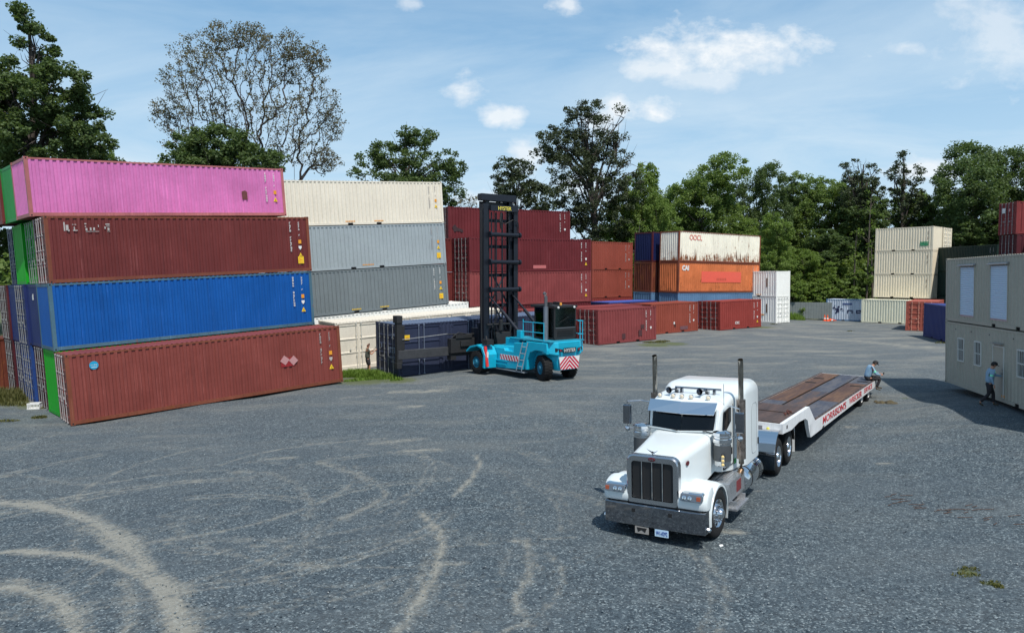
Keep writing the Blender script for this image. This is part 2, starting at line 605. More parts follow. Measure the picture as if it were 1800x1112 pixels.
def doors(root, H, M, mat, barmat, handles=True, wd=1.055, y0=.164, bands=5, bars=(.30, .80)):
    for j in (0, 1):
        y = y0 + j * (wd + .002)
        if j == 0:
            Mj = M @ Matrix.Translation((0, y, 0))
        else:
            Mj = M @ Matrix.Translation((0, y + wd, 0)) @ Matrix.Scale(-1, 4, (0, 1, 0))
        d = place(c_door(H, wd, bands), 'door', mat, root, M=Mj, share=True)
        for k, yy in enumerate(bars):
            place(c_bar(H), 'locking_bar', barmat, d, M=Matrix.Translation((0, yy * wd, 0)), share=True)
        if handles:
            place(c_handle(), 'handle', barmat, d, M=Matrix.Translation((0, .30 * wd, 1.05)) if len(bars) == 2 else Matrix.Translation((0, .87 * wd, 1.25)) @ Matrix.Rotation(PI, 4, 'X'), share=True)

M_glyph = {}
def glyph_column(x, z1, z0, hgt=.10, w=.075, seed=0, mirror=False):
    """one vertical column of small worn characters too small to read"""
    r = random.Random(seed)
    g = G()
    z = z1
    y0, y1 = -.006, .010
    i = 0
    while z > z0 + hgt:
        if i in (4, 11):
            z -= hgt * .9
        else:
            k = r.random()
            g.box(x, x + w * .28, y0, y1, z - hgt, z)
            if k < .75: g.box(x + w * .28, x + w, y0, y1, z - hgt * .22, z)
            if k > .3: g.box(x + w * .28, x + w, y0, y1, z - hgt, z - hgt * .8)
            if k > .5: g.box(x + w * .75, x + w, y0, y1, z - hgt * .8, z - hgt * .22)
        z -= hgt * 1.35
        i += 1
    return g

def markings(root, L, H, style, seed):
    mw = M_white if 'w' in style else M_dimwhite
    if 'i' in style:
        glyph_column(L - 1.12, H - .28, H - 2.0 if H > 2.7 else H - 1.85, seed=seed).obj('serial_marking', mw, root)['kind'] = 'stuff'
        glyph_column(L - .62, H - .28, H - 1.05, .085, .06, seed=seed + 1).obj('type_marking', mw, root)['kind'] = 'stuff'
    z = H - 1.22
    if 'o' in style:
        G().box(L - .66, L - .50, -.006, .011, z - .2, z).obj('orange_sticker', M_orange, root)
    if 's' in style:
        zz = z - .32
        G().prism([(L - .67, zz), (L - .50, zz), (L - .50, zz - .1), (L - .585, zz - .21), (L - .67, zz - .1)], 'y', -.006, .011).obj('shield_marking', mw, root)
    if 't' in style:
        zz = z - .92 if 's' in style else z - .60
        g = G().prism([(L - .70, zz), (L - .46, zz), (L - .58, zz + .24)], 'y', -.006, .011)
        t = g.obj('warning_triangle', M_yellow, root)
        G().prism([(L - .60, zz + .04), (L - .55, zz + .04), (L - .56, zz + .16)], 'y', -.010, -.007).obj('warning_glyph', M_black, t)
    if 'q' in style:
        t = G().box(L - .74, L - .42, -.006, .011, .42, .80).obj('yellow_plate', M_yellow, root)
        G().box(L - .68, L - .48, -.010, -.007, .47, .50).box(L - .68, L - .63, -.010, -.007, .53, .74).box(L - .62, L - .50, -.010, -.007, .60, .64).obj('plate_print', M_orange, t)
    if 'p' in style:
        for x in (L / 2 - 1.03, L / 2 + 1.03):
            g = G()
            for k in range(6):
                g.box(x - .34 + k * .115, x - .34 + k * .115 + .08, -.006, .010, .205, .275)
            g.obj('pocket_marking', M_orange if 'P' not in style else M_yellow, root)

def container(label, M, L, H, paint, near='end', far='end', style='', seed=0, barmat=None, pockets=None, frame_paint=None,
              group=None, cat='container', side_open=False, hidden=(), handles=True, endpaint=None, roofpaint=None, ctrlz=False):
    """near = what closes the end at local x=0, far = the end at x=L; local y=0 is the side towards the viewer"""
    root = thing('shipping_container', label, cat, M, group)
    if pockets is None: pockets = L < 7
    barmat = barmat or M_galv
    fp = frame_paint or paint
    place(c_frame(L, H, pockets), 'frame', [fp, M_black], root, share=True)
    if not side_open:
        place(c_side(L, H), 'side_panel', paint, root, share=True)
    place(c_side(L, H), 'side_panel', paint, root, M=Matrix.Translation((L, CW, 0)) @ Matrix.Rotation(PI, 4, 'Z'), share=True)
    place(c_roof(L, H), 'roof_panel', roofpaint or paint, root, share=True)
    for which, Mx in ((near, Matrix.Identity(4)), (far, Matrix.Translation((L, CW, 0)) @ Matrix.Rotation(PI, 4, 'Z'))):
        if which == 'door':
            doors(root, H, Mx, paint, barmat, handles)
        elif which == 'flat':
            place(c_end(H, .012, .16), 'end_panel', endpaint or paint, root, M=Mx, share=True)
        else:
            place(c_end(H), 'end_panel', endpaint or paint, root, M=Mx, share=True)
    if style:
        markings(root, L, H, style, seed)
    if ctrlz:
        for (u, v) in ((0, 0), (L / 2, 0), (L, 0), (0, CW), (L / 2, CW), (L, CW)):
            p = M @ Vector((u, v, 0))
            ctrl(p.x, p.y, p.z - .02)
    return root

P_pink = mat_paint('pink_paint', lin(230, 132, 196, .80), .20, .22, .35, rustc=(.28, .10, .07))
P_brown = mat_paint('dark_brown_paint', lin(128, 58, 56, .95), .10, .22, .55)
P_rustred = mat_paint('rust_red_paint', lin(152, 76, 68, .95), .16, .22, .6)
P_blue = mat_paint('bright_blue_paint', lin(0, 100, 190, .92), .05, .18, .5)
P_green = mat_paint('bright_green_paint', lin(30, 190, 40, .9), .08, .1, .3)
P_dgreen = mat_paint('mid_green_paint', lin(50, 170, 80, .9), .12, .2, .4)
P_maroon = mat_paint('maroon_paint', lin(100, 42, 50, .9), .12, .22, .5)
P_navy = mat_paint('navy_paint', lin(42, 58, 120, .9), .10, .2, .5)
P_nblue = mat_paint('door_blue_paint', lin(44, 84, 160, .9), .12, .25, .5)
P_slate = mat_paint('slate_blue_paint', lin(62, 70, 96, .95), .02, .15, .3, .38)
P_cream = mat_paint('cream_paint', lin(250, 240, 222, .82), .0, .08, .2)
P_white = mat_paint('white_paint', lin(254, 250, 238, 1.0), .0, .05, .15)
P_lgrey = mat_paint('pale_grey_paint', lin(198, 210, 216, .80), .0, .08, .2)
P_grey = mat_paint('mid_grey_paint', lin(142, 153, 158, .88), .0, .10, .3)
P_red = mat_paint('maroon_red_paint', lin(128, 48, 54, .84), .10, .2, .5)
P_red2 = mat_paint('faded_red_paint', lin(158, 76, 76, .92), .12, .22, .5)
P_brick = mat_paint('brick_red_paint', lin(172, 84, 66, .92), .08, .18, .4)
P_brick2 = mat_paint('warm_red_paint', lin(172, 72, 64, .92), .08, .18, .4)
P_oldwhite = mat_paint('rust_streaked_white_paint', lin(248, 238, 220, 1.0), .40, .15, .4, rustc=(.22, .085, .035), low=.13)
P_oldorange = mat_paint('rust_streaked_orange_paint', lin(232, 134, 82, .80), .34, .25, .6, low=.06)
P_darkrust = mat_paint('heavily_rusted_paint', lin(120, 60, 45, .9), .62, .3, .6)
P_lblue = mat_paint('light_blue_paint', lin(110, 150, 190, .95), .14, .2, .5)
P_dnavy = mat_paint('deep_navy_paint', lin(24, 36, 88, .95), .08, .2, .5)
P_creamy = mat_paint('ivory_paint', lin(246, 232, 206, .92), .0, .08, .25)
P_dullcream = mat_paint('greenish_cream_paint', lin(226, 224, 202, 1.0), .0, .1, .3)
P_forest = mat_paint('forest_green_paint', lin(30, 55, 48, .95), .02, .15, .4)
P_orred = mat_paint('orange_red_paint', lin(196, 104, 86, .92), .14, .22, .5)
P_mwhite = mat_paint('chalky_white_paint', lin(200, 210, 225, 1.0), .18, .2, .6, low=.08)
P_rblue = mat_paint('royal_blue_paint', lin(60, 74, 138, .95), .04, .15, .4)
P_beige = mat_paint('beige_green_paint', lin(212, 206, 188, .90), .0, .08, .25)
P_greyblue = mat_paint('grey_blue_paint', lin(125, 140, 150, .9), .1, .2, .4)
P_rustframe = mat_paint('rusty_frame', lin(150, 84, 62, .9), .45, .3, .6)
P_blueframe = mat_paint('worn_blue_frame', lin(90, 130, 150, .9), .35, .3, .6)

# --- left wall, front row
MA = pose(-17.945, 29.306, -.786, 49.4, 2.8, -1.5)
A = container('rust red container on the gravel at far left with a round blue sticker', MA, L40, HC, P_rustred,
              'door', 'end', 'iost', 3, M_barwhite, frame_paint=P_rustframe, ctrlz=True)
# round sticker
g = G().lathe([(.001, 0), (.17, 0), (.17, .008), (.001, .008)], (1.02, .008, 2.35), (0, -1, 0), 24)
st = g.obj('round_sticker', mat_simple('sticker_blue', lin(30, 150, 190), .4), A)
me = text_mesh('on Joy', .24, .07)
place(me, 'sticker_lettering', M_white, st, M=on_plane((.90, -.004, 2.33), (1, 0, 0), (0, 0, 1)))
gl = G()
for k in range(6): gl.box(.93 + k * .035, .953 + k * .035, -.006, -.002, 2.255, 2.285)
gl.obj('sticker_print', M_white, st)
# lozenge hazard placards, torn, on a red patch
pt = G().box(8.98, 9.68, -.004, .009, 1.18, 1.62).obj('red_patch', mat_simple('placard_red', lin(150, 30, 36), .6, noise=.3), A)
for (x, z, a) in ((9.18, 1.50, 40), (9.62, 1.44, 50)):
    q = G().box(-.17, .17, -.004, .004, -.17, .17)
    q.obj('lozenge_placard', mat_simple('placard_pink', lin(205, 150, 150), .6, noise=.5, nscale=30), A, M=Matrix.Translation((x, -.012, z)) @ Matrix.Rotation(R(a), 4, 'Y'))

# --- second row of the left wall (four high), then the rows behind it
azS = 46.8
MB = pose(-19.542, 30.913, 2.075, azS, 2.52, -1.15)
MBr = pose(-19.78, 31.18, 4.95, 47.39, 2.60, -1.1)
MP = pose(-21.02, 31.956, 7.865, 44.4, 3.2, -1.1)
M1 = MB @ Matrix.Translation((.05, .02, -HC - .006))
container('bright green container at the bottom of the left stack, beside the rust red one', M1, L40, HC, P_green, 'flat', 'end', ctrlz=True)
B = container('bright blue container above the rust red one in the left stack', MB, L40, HC, P_blue, 'flat', 'end', 'iostw', 5, frame_paint=P_blueframe)
Br = container('dark brown container directly under the pink one in the left stack', MBr, L40, HC, P_brown, 'door', 'end', 'iostqw', 8, M_barwhite, frame_paint=P_rustframe)
g = G()
for (x0, x1, z0, z1) in ((.72, .77, 2.24, 2.62), (.80, .90, 2.26, 2.50), (.87, .93, 2.22, 2.3), (1.05, 1.1, 2.50, 2.53), (1.14, 1.2, 2.5, 2.53), (1.1, 1.14, 2.28, 2.42), (1.06, 1.24, 2.24, 2.28),
                         (1.52, 1.6, 2.52, 2.57), (1.53, 1.58, 2.40, 2.45), (1.55, 1.62, 2.25, 2.36), (1.72, 1.78, 2.26, 2.38), (1.85, 1.92, 2.26, 2.38), (1.56, 2.08, 2.20, 2.22), (2.05, 2.08, 2.4, 2.5),
                         (2.35, 2.52, 2.50, 2.55), (2.3, 2.35, 2.32, 2.42), (2.38, 2.52, 2.42, 2.45), (2.42, 2.5, 2.26, 2.36), (2.4, 2.52, 2.2, 2.22)):
    g.box(x0, x1, -.004, .011, z0, z1)
tag(g.obj('worn_lettering', M_dimwhite, Br), kind='stuff')
Pk = container('pink container on top of the left stack', MP, L40, HS, P_pink, 'end', 'end', 'iotw', 12, frame_paint=mat_paint('rusty_pink_frame', lin(214, 130, 130, .9), .42, .3, .5, rustc=(.30, .10, .07)))
G().prism([(9.72, 1.28), (9.9, 1.34), (10.02, 1.26), (10.02, .86), (9.74, .86)], 'y', -.004, .012).obj('rust_patch', mat_simple('patch_rust', (.17, .05, .05), .8, noise=.4), Pk)

rows = [  # row, level (0 bottom), paint, near end, label
    (1, 3, P_dgreen, 'flat', 'green container beside the pink one at the top of the left stack'),
    (2, 3, P_brown, 'flat', 'brown container at the upper left edge, one row behind the green one'),
    (1, 2, P_green, 'door', 'bright green container with pale door bars beside the dark brown one'),
    (2, 2, P_green, 'flat', 'bright green container with a smooth end, behind the green one with door bars'),
    (3, 2, P_navy, 'door', 'navy container with door bars at the left edge of the third level'),
    (1, 1, P_navy, 'flat', 'navy container with a small white mark beside the bright blue one'),
    (2, 1, P_navy, 'door', 'navy container with white door bars two rows behind the bright blue one'),
    (3, 1, P_navy, 'flat', 'navy container with a plain end at the second level near the left edge'),
    (4, 1, P_maroon, 'door', 'maroon container with door bars at the second level on the left edge'),
    (1, 0, P_maroon, 'door', 'dark maroon container on the ground behind the white basket, beside the green end'),
    (2, 0, P_nblue, 'door', 'blue container on the ground with grey door bars, second from the green end'),
    (3, 0, P_navy, 'door', 'navy container on the ground in weeds with grey door bars'),
    (4, 0, P_maroon, 'door', 'maroon container on the ground in tall weeds at the left edge'),
]
lev = {0: M1, 1: MB, 2: MBr, 3: MP}
for (r_, l_, pt_, e_, lb_) in rows:
    M_ = lev[l_] @ Matrix.Translation(((0.0, .06, -.05, .08, 0)[r_], r_ * 2.50, 0))
    h_ = HS if l_ == 3 else HC
    c_ = container(lb_, M_, L40, h_, pt_, e_, 'end', frame_paint=pt_, ctrlz=(l_ == 0))
    if (r_, l_) == (1, 1):
        G().prism([(1.1, 2.45), (1.3, 2.35), (1.32, 2.16), (1.12, 2.16)], 'x', -.006, .012).obj('white_mark', M_white, c_)
container('rusty container on the ground at the very left edge of the picture', M1 @ Matrix.Translation((-2.4, 5 * 2.5, 0)), L40, HC, P_darkrust, 'end', 'end')

# --- grey and cream stack behind the open-side container
azG = 53.9
MG = pose(-14.402, 45.427, 2.419, azG, 3.4, -.35)
for k, (pt_, stl, lb_) in enumerate(((P_grey, 'iotqpP', 'mid grey container under the pale grey one, yellow plate at its right end'),
                                     (P_lgrey, 'iotq', 'pale grey container between the cream one and the mid grey one'),
                                     (P_cream, 'iotp', 'cream container on top of the stack right of the pink one'))):
    M_ = MG @ Matrix.Translation((0, 0, k * (HC + .006)))
    c_ = container(lb_, M_, L40, HC, pt_, 'end', 'end', stl + ('w' if k == 0 else ''), 20 + k, pockets=True)
    if k == 1:
        g = G()
        for i in range(7): g.box(L40 / 2 - .38 + i * .12, L40 / 2 - .30 + i * .12, -.006, .010, .205, .275)
        g.obj('lift_marking', M_orange, c_)
container('white container under the grey one, its roof edge sticking out to the right', MG @ Matrix.Translation((1.7, .05, -HC - .008)), L40, HC, P_white, 'end', 'end')

def side_doors(root, L, H, mat, barmat, bays, ctrl=()):
    """pairs of wide doors in the long side; each bay is (x0, x1)"""
    for (a, b) in bays:
        M_ = Matrix.Translation((b, .002, 0)) @ Matrix.Rotation(R(90), 4, 'Z')
        wd = (b - a) / 2 - .012
        doors(root, H, M_, mat, barmat, True, wd, .012, 3, (.87,))
    xs = [.15] + [v for ab in bays for v in ab] + [L - .15]
    for i in range(0, len(xs), 2):
        if xs[i + 1] - xs[i] > .03:
            pts = corr_line(xs[i], xs[i + 1], .24, .012, .045)
            vs = [(s, d, z) for (s, d) in pts for z in (.168, H - .10)]
            G().add(vs, [(2 * j, 2 * j + 2, 2 * j + 3, 2 * j + 1) for j in range(len(pts) - 1)]).obj('divider_panel', mat, root)
bays4 = [(.20, 3.0), (3.35, 6.0), (6.35, 9.1), (9.4, 12.0)]
MW = pose(-10.3, 42.6, -.44, 53.0, 2.3, .8)
Wc = container('white open-side container with double doors along its side, behind the man in shorts', MW, L40, HC, P_cream, 'end', 'end', side_open=True, ctrlz=True, roofpaint=mat_paint('cream_roof', lin(240, 232, 218, .85), .0, .08, .2))
side_doors(Wc, L40, HC, P_cream, mat_simple('cream_bar', (.62, .60, .54), .45), [(.2, 2.75), (3.5, 6.1), (6.6, 9.2), (9.5, 12.0)])
MN = pose(-6.22, 39.6, -.31, 50.6, .9, .7)
Nc = container('dark slate blue open-side container held by the lift truck', MN, L40, HC, P_slate, 'door', 'end', side_open=True, ctrlz=True,
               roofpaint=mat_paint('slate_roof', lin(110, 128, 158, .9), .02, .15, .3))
side_doors(Nc, L40, HC, P_slate, mat_simple('slate_bar', lin(130, 140, 160), .4, .3), [(.2, 2.8), (3.6, 6.2), (6.6, 9.2), (9.5, 12.0)])
tr = G().box(.16, .74, -.03, -.012, 2.02, 2.28).obj('caution_plate', M_yellow, Nc)
G().prism([(.28, 2.08), (.44, 2.08), (.36, 2.23)], 'y', -.036, -.031).box(.5, .68, -.036, -.031, 2.12, 2.17).obj('caution_print', M_orange, tr)
gp = G()
for (y, z, n_, h_) in ((.35, 2.25, 5, .10), (.5, 2.1, 3, .10), (.32, 1.3, 4, .30), (1.45, 1.55, 1, .28), (1.75, 1.5, 1, .22), (.3, .95, 6, .14), (.4, .75, 5, .1)):
    for i in range(n_):
        w_ = h_ * .5
        gp.box(-.012, -.004, y + i * w_ * 1.4, y + i * w_ * 1.4 + w_ * .3, z, z + h_)
        gp.box(-.012, -.004, y + i * w_ * 1.4, y + i * w_ * 1.4 + w_, z + h_ * .8, z + h_)
        gp.box(-.012, -.004, y + i * w_ * 1.4, y + i * w_ * 1.4 + w_ * .8, z, z + h_ * .2)
gp_ = gp.obj('door_lettering', mat_simple('pale_blue_print', lin(150, 165, 190), .5, noise=.4, nscale=25), Nc)

# --- maroon stacks in the middle
MR4 = pose(-5.119, 59.08, 8.10, 58.0, .55, -.4)
MR2 = pose(-3.118, 54.166, 2.801, 53.5, .65, .1)
c_ = container('maroon container alone on the fourth level behind the mast', MR4, L40, HS, P_red, 'door', 'end', 'isw', 31, pockets=False)
G().prism([(.35, .95), (.6, 1.15), (.8, .9), (1.3, .75), (1.35, .5), (.9, .62), (.5, .55)], 'y', -.004, .010).obj('soot_patch', mat_simple('soot', (.045, .02, .025), .8, noise=.4), c_)
c_ = container('maroon container on the third level, door bars at its left end', MR2 @ Matrix.Translation((0, 0, HS + .005)), L40, HS, P_red, 'door', 'end', 'istw', 33, pockets=False)
G().box(6.0, 7.3, -.004, .010, .22, .48).obj('faded_panel', mat_simple('faded_pink_print', lin(180, 100, 100), .7), c_)
c_ = container('faded maroon container on the second level, two dark squares low on its side', MR2, L40, HS, P_red2, 'door', 'end', 'istw', 35, pockets=False)
gs = G()
for x in (2.35, 3.2): gs.box(x, x + .62, -.004, .010, .45, 1.05)
gs.obj('dark_square', mat_simple('dark_print', (.06, .02, .025), .8), c_)
container('maroon container on the ground under the second-level maroon one', MR2 @ Matrix.Translation((0, .05, -HS - .005)), L40, HS, P_red, 'door', 'end', pockets=False, ctrlz=True)
MR2b = MR2 @ Matrix.Translation((-1.9, 2.5, 0))
for k in range(2):
    container('maroon container half hidden behind the grey stack, %s' % ('lower one' if k == 0 else 'upper one with rust-brown end'), MR2b @ Matrix.Translation((0, 0, k * (HS + .005))), L40, HS, P_brown, 'end', 'end', pockets=False)
MO = pose(7.298, 66.264, 3.009, 46.0, .2, -.1)
container('short brick red container on the third level right of the maroon ones', MO @ Matrix.Translation((0, 0, HS + .005)), L20, HS, P_brick, 'end', 'end', 'is', 41)
container('short brick red container on the second level above the blue roof', MO, L20, HS, P_brick, 'end', 'end', 'is', 42)
container('short brick red container on the ground hidden under the two brick red ones', MO @ Matrix.Translation((0, 0, -HS - .005)), L20, HS, P_brick2, 'end', 'end', ctrlz=True)
# front row of reds
MR1 = pose(6.348, 53.2, .071, 54.5, .88, -.9)
c_ = container('faded red container on the gravel just right of the lift truck', MR1, L20, HS, P_red2, 'door', 'end', 'isw', 43, ctrlz=True)
gs = G().box(2.4, 2.75, -.004, .010, .28, .68).box(4.15, 4.5, -.004, .010, .4, .85).box(4.4, 4.75, -.004, .010, .95, 1.25)
gs.obj('scrape_patch', mat_simple('scrape', (.09, .03, .035), .8, noise=.5, nscale=12), c_)
MR0 = pose(1.1, 53.2, .02, 53.0, .6, -.3)
container('maroon container with only its roof visible behind the lift truck cab', MR0, L40, HS, P_red2, 'door', 'end', pockets=False)
MR2x = pose(11.636, 60.828, .141, 53.5, .74, -.2)
c_ = container('brick red container in the middle of the ground row, grey smudge low on its side', MR2x, L20, HS, P_brick, 'end', 'end', 'isw', 45, ctrlz=True)
G().box(2.85, 3.0, -.004, .010, .75, .95).obj('white_chip', M_white, c_)
G().box(2.95, 3.1, -.004, .010, .5, .75).obj('scuff', M_black, c_)
G().box(3.7, 4.7, -.004, .010, .22, .52).obj('grey_smudge', mat_simple('smudge', lin(120, 80, 85), .8, noise=.4), c_)
MR3 = pose(18.515, 64.524, .213, 53.4, .64, -1.0)
c_ = container('warm red container at the right of the ground row, white lettering low on its side', MR3, L20, HS, P_brick2, 'door', 'end', 'iswt', 47, ctrlz=True)
place(text_mesh('ICKC', .62, .24, bold=.02), 'lettering', M_white, c_, M=on_plane((2.15, .006, .45), (1, 0, 0), (0, 0, 1)))
MBl = pose(8.2, 61.6, .25, 53.0, .3, 0)
container('blue container with only its roof showing behind the row of red ones', MBl, L20, HS, P_rblue, 'end', 'end', roofpaint=mat_paint('blue_roof', lin(80, 110, 200, .95), .03, .15, .4))

# --- rusty stack with white and orange
MC = pose(15.505, 68.073, 3.445, 54.9, -.7, .2)
c_ = container('rust streaked white container with red lettering on top of the rusty stack', MC @ Matrix.Translation((.0, 0, HC + .006)), L40, HC, P_oldwhite, 'end', 'end', frame_paint=P_rustframe)
mred = mat_simple('lettering_red', lin(215, 50, 40), .6, noise=.25, nscale=18)
place(text_mesh('OOCL', 1.75, .50, bold=.0), 'lettering', mred, c_, M=on_plane((1.45, .004, 2.08), (1, 0, 0), (0, 0, 1)))
rr = random.Random(5)
gr = G()
for i in range(52):
    x = rr.uniform(.3, 11.8)
    if rr.random() < .72: x = rr.choice([1.2, 2.1, 4.2, 5.4, 6.6, 7.4, 9.4, 8.6]) + rr.uniform(-.5, .5)
    z = .17 + abs(rr.gauss(0, .16))
    h = rr.uniform(.08, .35) if rr.random() < .75 else rr.uniform(.4, 1.2)
    w = rr.uniform(.02, .07)
    gr.prism([(x, z), (x + w, z), (x + w * .8, z + h * .7), (x + w * .4, z + h), (x, z + h * .6)], 'y', .0, .0125)
tag(gr.obj('rust_run', mat_simple('run_rust', (.13, .045, .02), .85, noise=.5, nscale=6), c_), kind='stuff')
c_ = container('rust streaked orange container with a red rectangle, below the rust streaked white one', MC, L40, HC, P_oldorange, 'end', 'end', 'i', 51, frame_paint=P_rustframe)
place(text_mesh('CAI', .95, .5, bold=.06), 'lettering', M_white, c_, M=on_plane((.5, .004, 2.1), (1, 0, 0), (0, 0, 1)))
rp = G().box(3.25, 9.2, .0, .012, 1.0, 2.05).obj('red_panel', mat_simple('panel_red', lin(232, 98, 78), .6, noise=.12, nscale=3), c_)
gg = G()
for i in range(6): gg.box(5.45 + i * .25, 5.63 + i * .25, -.006, -.001, 1.17, 1.42)
gg.obj('faded_print', mat_simple('print_brown', lin(190, 80, 60), .7), rp)
G().box(11.2, 11.75, -.003, .012, .2, .75).obj('yellow_patch', mat_simple('pale_yellow', lin(225, 160, 70), .6, noise=.4), c_)
container('light blue container at the bottom of the rusty stack', MC @ Matrix.Translation((.05, 0, -HC - .006)), L40, HC, P_lblue, 'end', 'end', ctrlz=True)
MC2 = MC @ Matrix.Translation((-.35, 3.05, 0))
container('navy container behind the rust streaked white one, seen by its corrugated end', MC2 @ Matrix.Translation((0, 0, HC + .006)), L40, HC, P_dnavy, 'end', 'end', frame_paint=P_maroon)
container('heavily rusted container under the navy end in the rusty stack', MC2, L40, HC, P_darkrust, 'end', 'end', frame_paint=P_rustframe)
container('light blue container at the bottom of the back row of the rusty stack', MC2 @ Matrix.Translation((0, 0, -HC - .006)), L40, HC, P_lblue, 'end', 'end')

# --- two white short containers end-on
MH = pose(26.274, 72.32, .30, 52.4, .3, -.5) @ Matrix.Rotation(R(90), 4, 'Z') @ Matrix.Scale(1, 4)
# local frame for container(): x away-left along its length, its door end at x=0 faces the right; the visible long side is at y=CW
c_ = container('white short container on the ground at the right of the rusty stack, doors closed', MH @ Matrix.Translation((0, -CW, 0)), L20, HS, P_white, 'door', 'end', barmat=mat_simple('white_bar', (.68, .67, .64), .45), ctrlz=True)
c2_ = container('white short container with a blank end, stacked on the white one with doors', MH @ Matrix.Translation((0, -CW, HS + .005)), L20, HS, P_white, 'flat', 'end')
for c__ in (c_, c2_):
    G().box(1.0, 1.12, CW - .012, CW + .006, 1.0, 1.9).obj('serial_marking', mat_simple('brown_print', lin(120, 95, 70), .6, noise=.5, nscale=25), c__)
    gq = G()
    for x in (L20 / 2 - 1.03, L20 / 2 + 1.03):
        for i in range(5): gq.box(x - .3 + i * .13, x - .22 + i * .13, CW - .012, CW + .006, .2, .28)
    gq.obj('pocket_marking', M_orange, c__)
G().box(1.35, 1.75, CW - .012, CW + .006, .75, .86).obj('orange_marking', M_orange, c_)

# --- right hand cream stack
MQ = pose(41.205, 82.992, 2.50, 140.0, .2, -.8)
lbq = ('cream container on the second level of the right stack, a slanting shadow across it', 'cream container on the third level of the right stack', 'cream container on top of the right stack, green print low at its corner')
for k in range(3):
    c_ = container(lbq[k], MQ @ Matrix.Translation((0, 0, k * (HS + .005))), L20, HS, P_creamy, 'end', 'flat', 'p' if k < 0 else '', 60 + k)
    glyph_column(L20 - .55, HS - .5, HS - 1.5, .08, .06, 60 + k).obj('serial_marking', mat_simple('brown_print', (0, 0, 0)), c_)
    if k == 2:
        g = G()
        for i in range(3): g.box(4.75, 5.6, -.006, .011, .5 + i * .16, .62 + i * .16)
        g.obj('green_print', mat_simple('print_green', lin(20, 140, 90), .5), c_)
container('cream container behind the top cream one, its closed doors seen at an angle', MQ @ Matrix.Translation((0, CW + .35, 2 * (HS + .005))), L20, HS, P_creamy, 'end', 'door', barmat=mat_simple('white_bar', (0, 0, 0)))
container('cream container on the third level behind the front cream stack', MQ @ Matrix.Translation((0, CW + .35, (HS + .005))), L20, HS, P_creamy, 'end', 'flat')
MQ1 = pose(39.05, 81.3, -.22, 137.0, .2, -.4)
container('greenish cream container on the ground between the chalky white one and the orange red one', MQ1, L20, HS, P_dullcream, 'end', 'end', ctrlz=True)
MMK = pose(38.0, 88.0, -.46, 133.0, 0, -.4)
c_ = container('chalky white container with worn dark blue lettering, behind the traffic cones', MMK, L20, HS, P_mwhite, 'end', 'end', frame_paint=P_lblue, ctrlz=True)
mnb = mat_simple('lettering_navy', lin(30, 36, 80), .6, noise=.3, nscale=10)
g = G()
for (x, z, w, h) in ((.75, 1.45, .35, .22), (1.0, 1.3, .5, .2), (1.15, 1.0, .4, .45), (1.3, 1.55, .3, .25), (.95, 1.75, .15, .15), (1.6, 1.35, .35, .16), (1.05, .85, .25, .25), (1.85, 1.2, .25, .12)):
    g.prism([(x, z), (x + w, z + .06), (x + w - .05, z + h), (x + .06, z + h * .8)], 'y', -.004, .012)
tag(g.obj('worn_emblem', mnb, c_), kind='stuff')
g = G()
def arcletter(cx, w, z0, z1, kind):
    t = .13
    if kind in 'nPc': g.box(cx, cx + w, -.004, .012, z1 - t, z1)
    if kind in 'nPcI': g.box(cx, cx + t, -.004, .012, z0, z1 - t)
    if kind in 'nP': g.box(cx + w - t, cx + w, -.004, .012, z0 + (.1 if kind == 'P' else 0), z1 - t)
    if kind == 'P': g.box(cx + t, cx + w - t, -.004, .012, z0, z0 + t)
    if kind == 'c': g.box(cx + .3, cx + w + .05, -.004, .012, z0 - .28, z0 - .1)
arcletter(2.45, .62, .95, 1.35, 'n')
arcletter(3.45, .62, .95, 1.35, 'P')
arcletter(4.5, .65, .95, 1.35, 'c')
arcletter(5.5, .3, .8, 1.35, 'I')
tag(g.obj('worn_lettering', mnb, c_), kind='stuff')
G().box(1.9, 3.0, -.004, .012, 1.95, 2.15).obj('worn_stripe', mat_simple('stripe_blue', lin(80, 100, 150), .6, noise=.4), c_)

MGr = pose(46.421, 81.298, 2.85, 182.5, -.1, .1)
container('forest green container on the second level beside the cream stack', MGr, L40, HS, P_forest, 'end', 'end', pockets=False)
container('forest green container on the third level beside the cream stack', MGr @ Matrix.Translation((0, 0, HS + .005)), L40, HS, P_forest, 'end', 'end', 'i', 71, pockets=False)
container('forest green container on the ground under the two green ones', MGr @ Matrix.Translation((0, 0, -HS - .005)), L40, HS, P_forest, 'end', 'end', pockets=False)

MOr = pose(34.917, 64.46, .24, 125.0) @ Matrix.Rotation(R(90), 4, 'Z') @ Matrix.Translation((0, -CW, 0))
c_ = container('orange red container with barred doors facing the yard, beside the royal blue one', MOr, L20, HS, P_orred, 'door', 'end', barmat=mat_simple('orange_bar', lin(215, 160, 140), .5, noise=.3), ctrlz=True)
MBu = pose(32.14, 56.738, .42, 193.0)
container('royal blue container on the ground between the orange red one and the beige office', MBu, L20, HS, P_rblue, 'end', 'end', ctrlz=True)

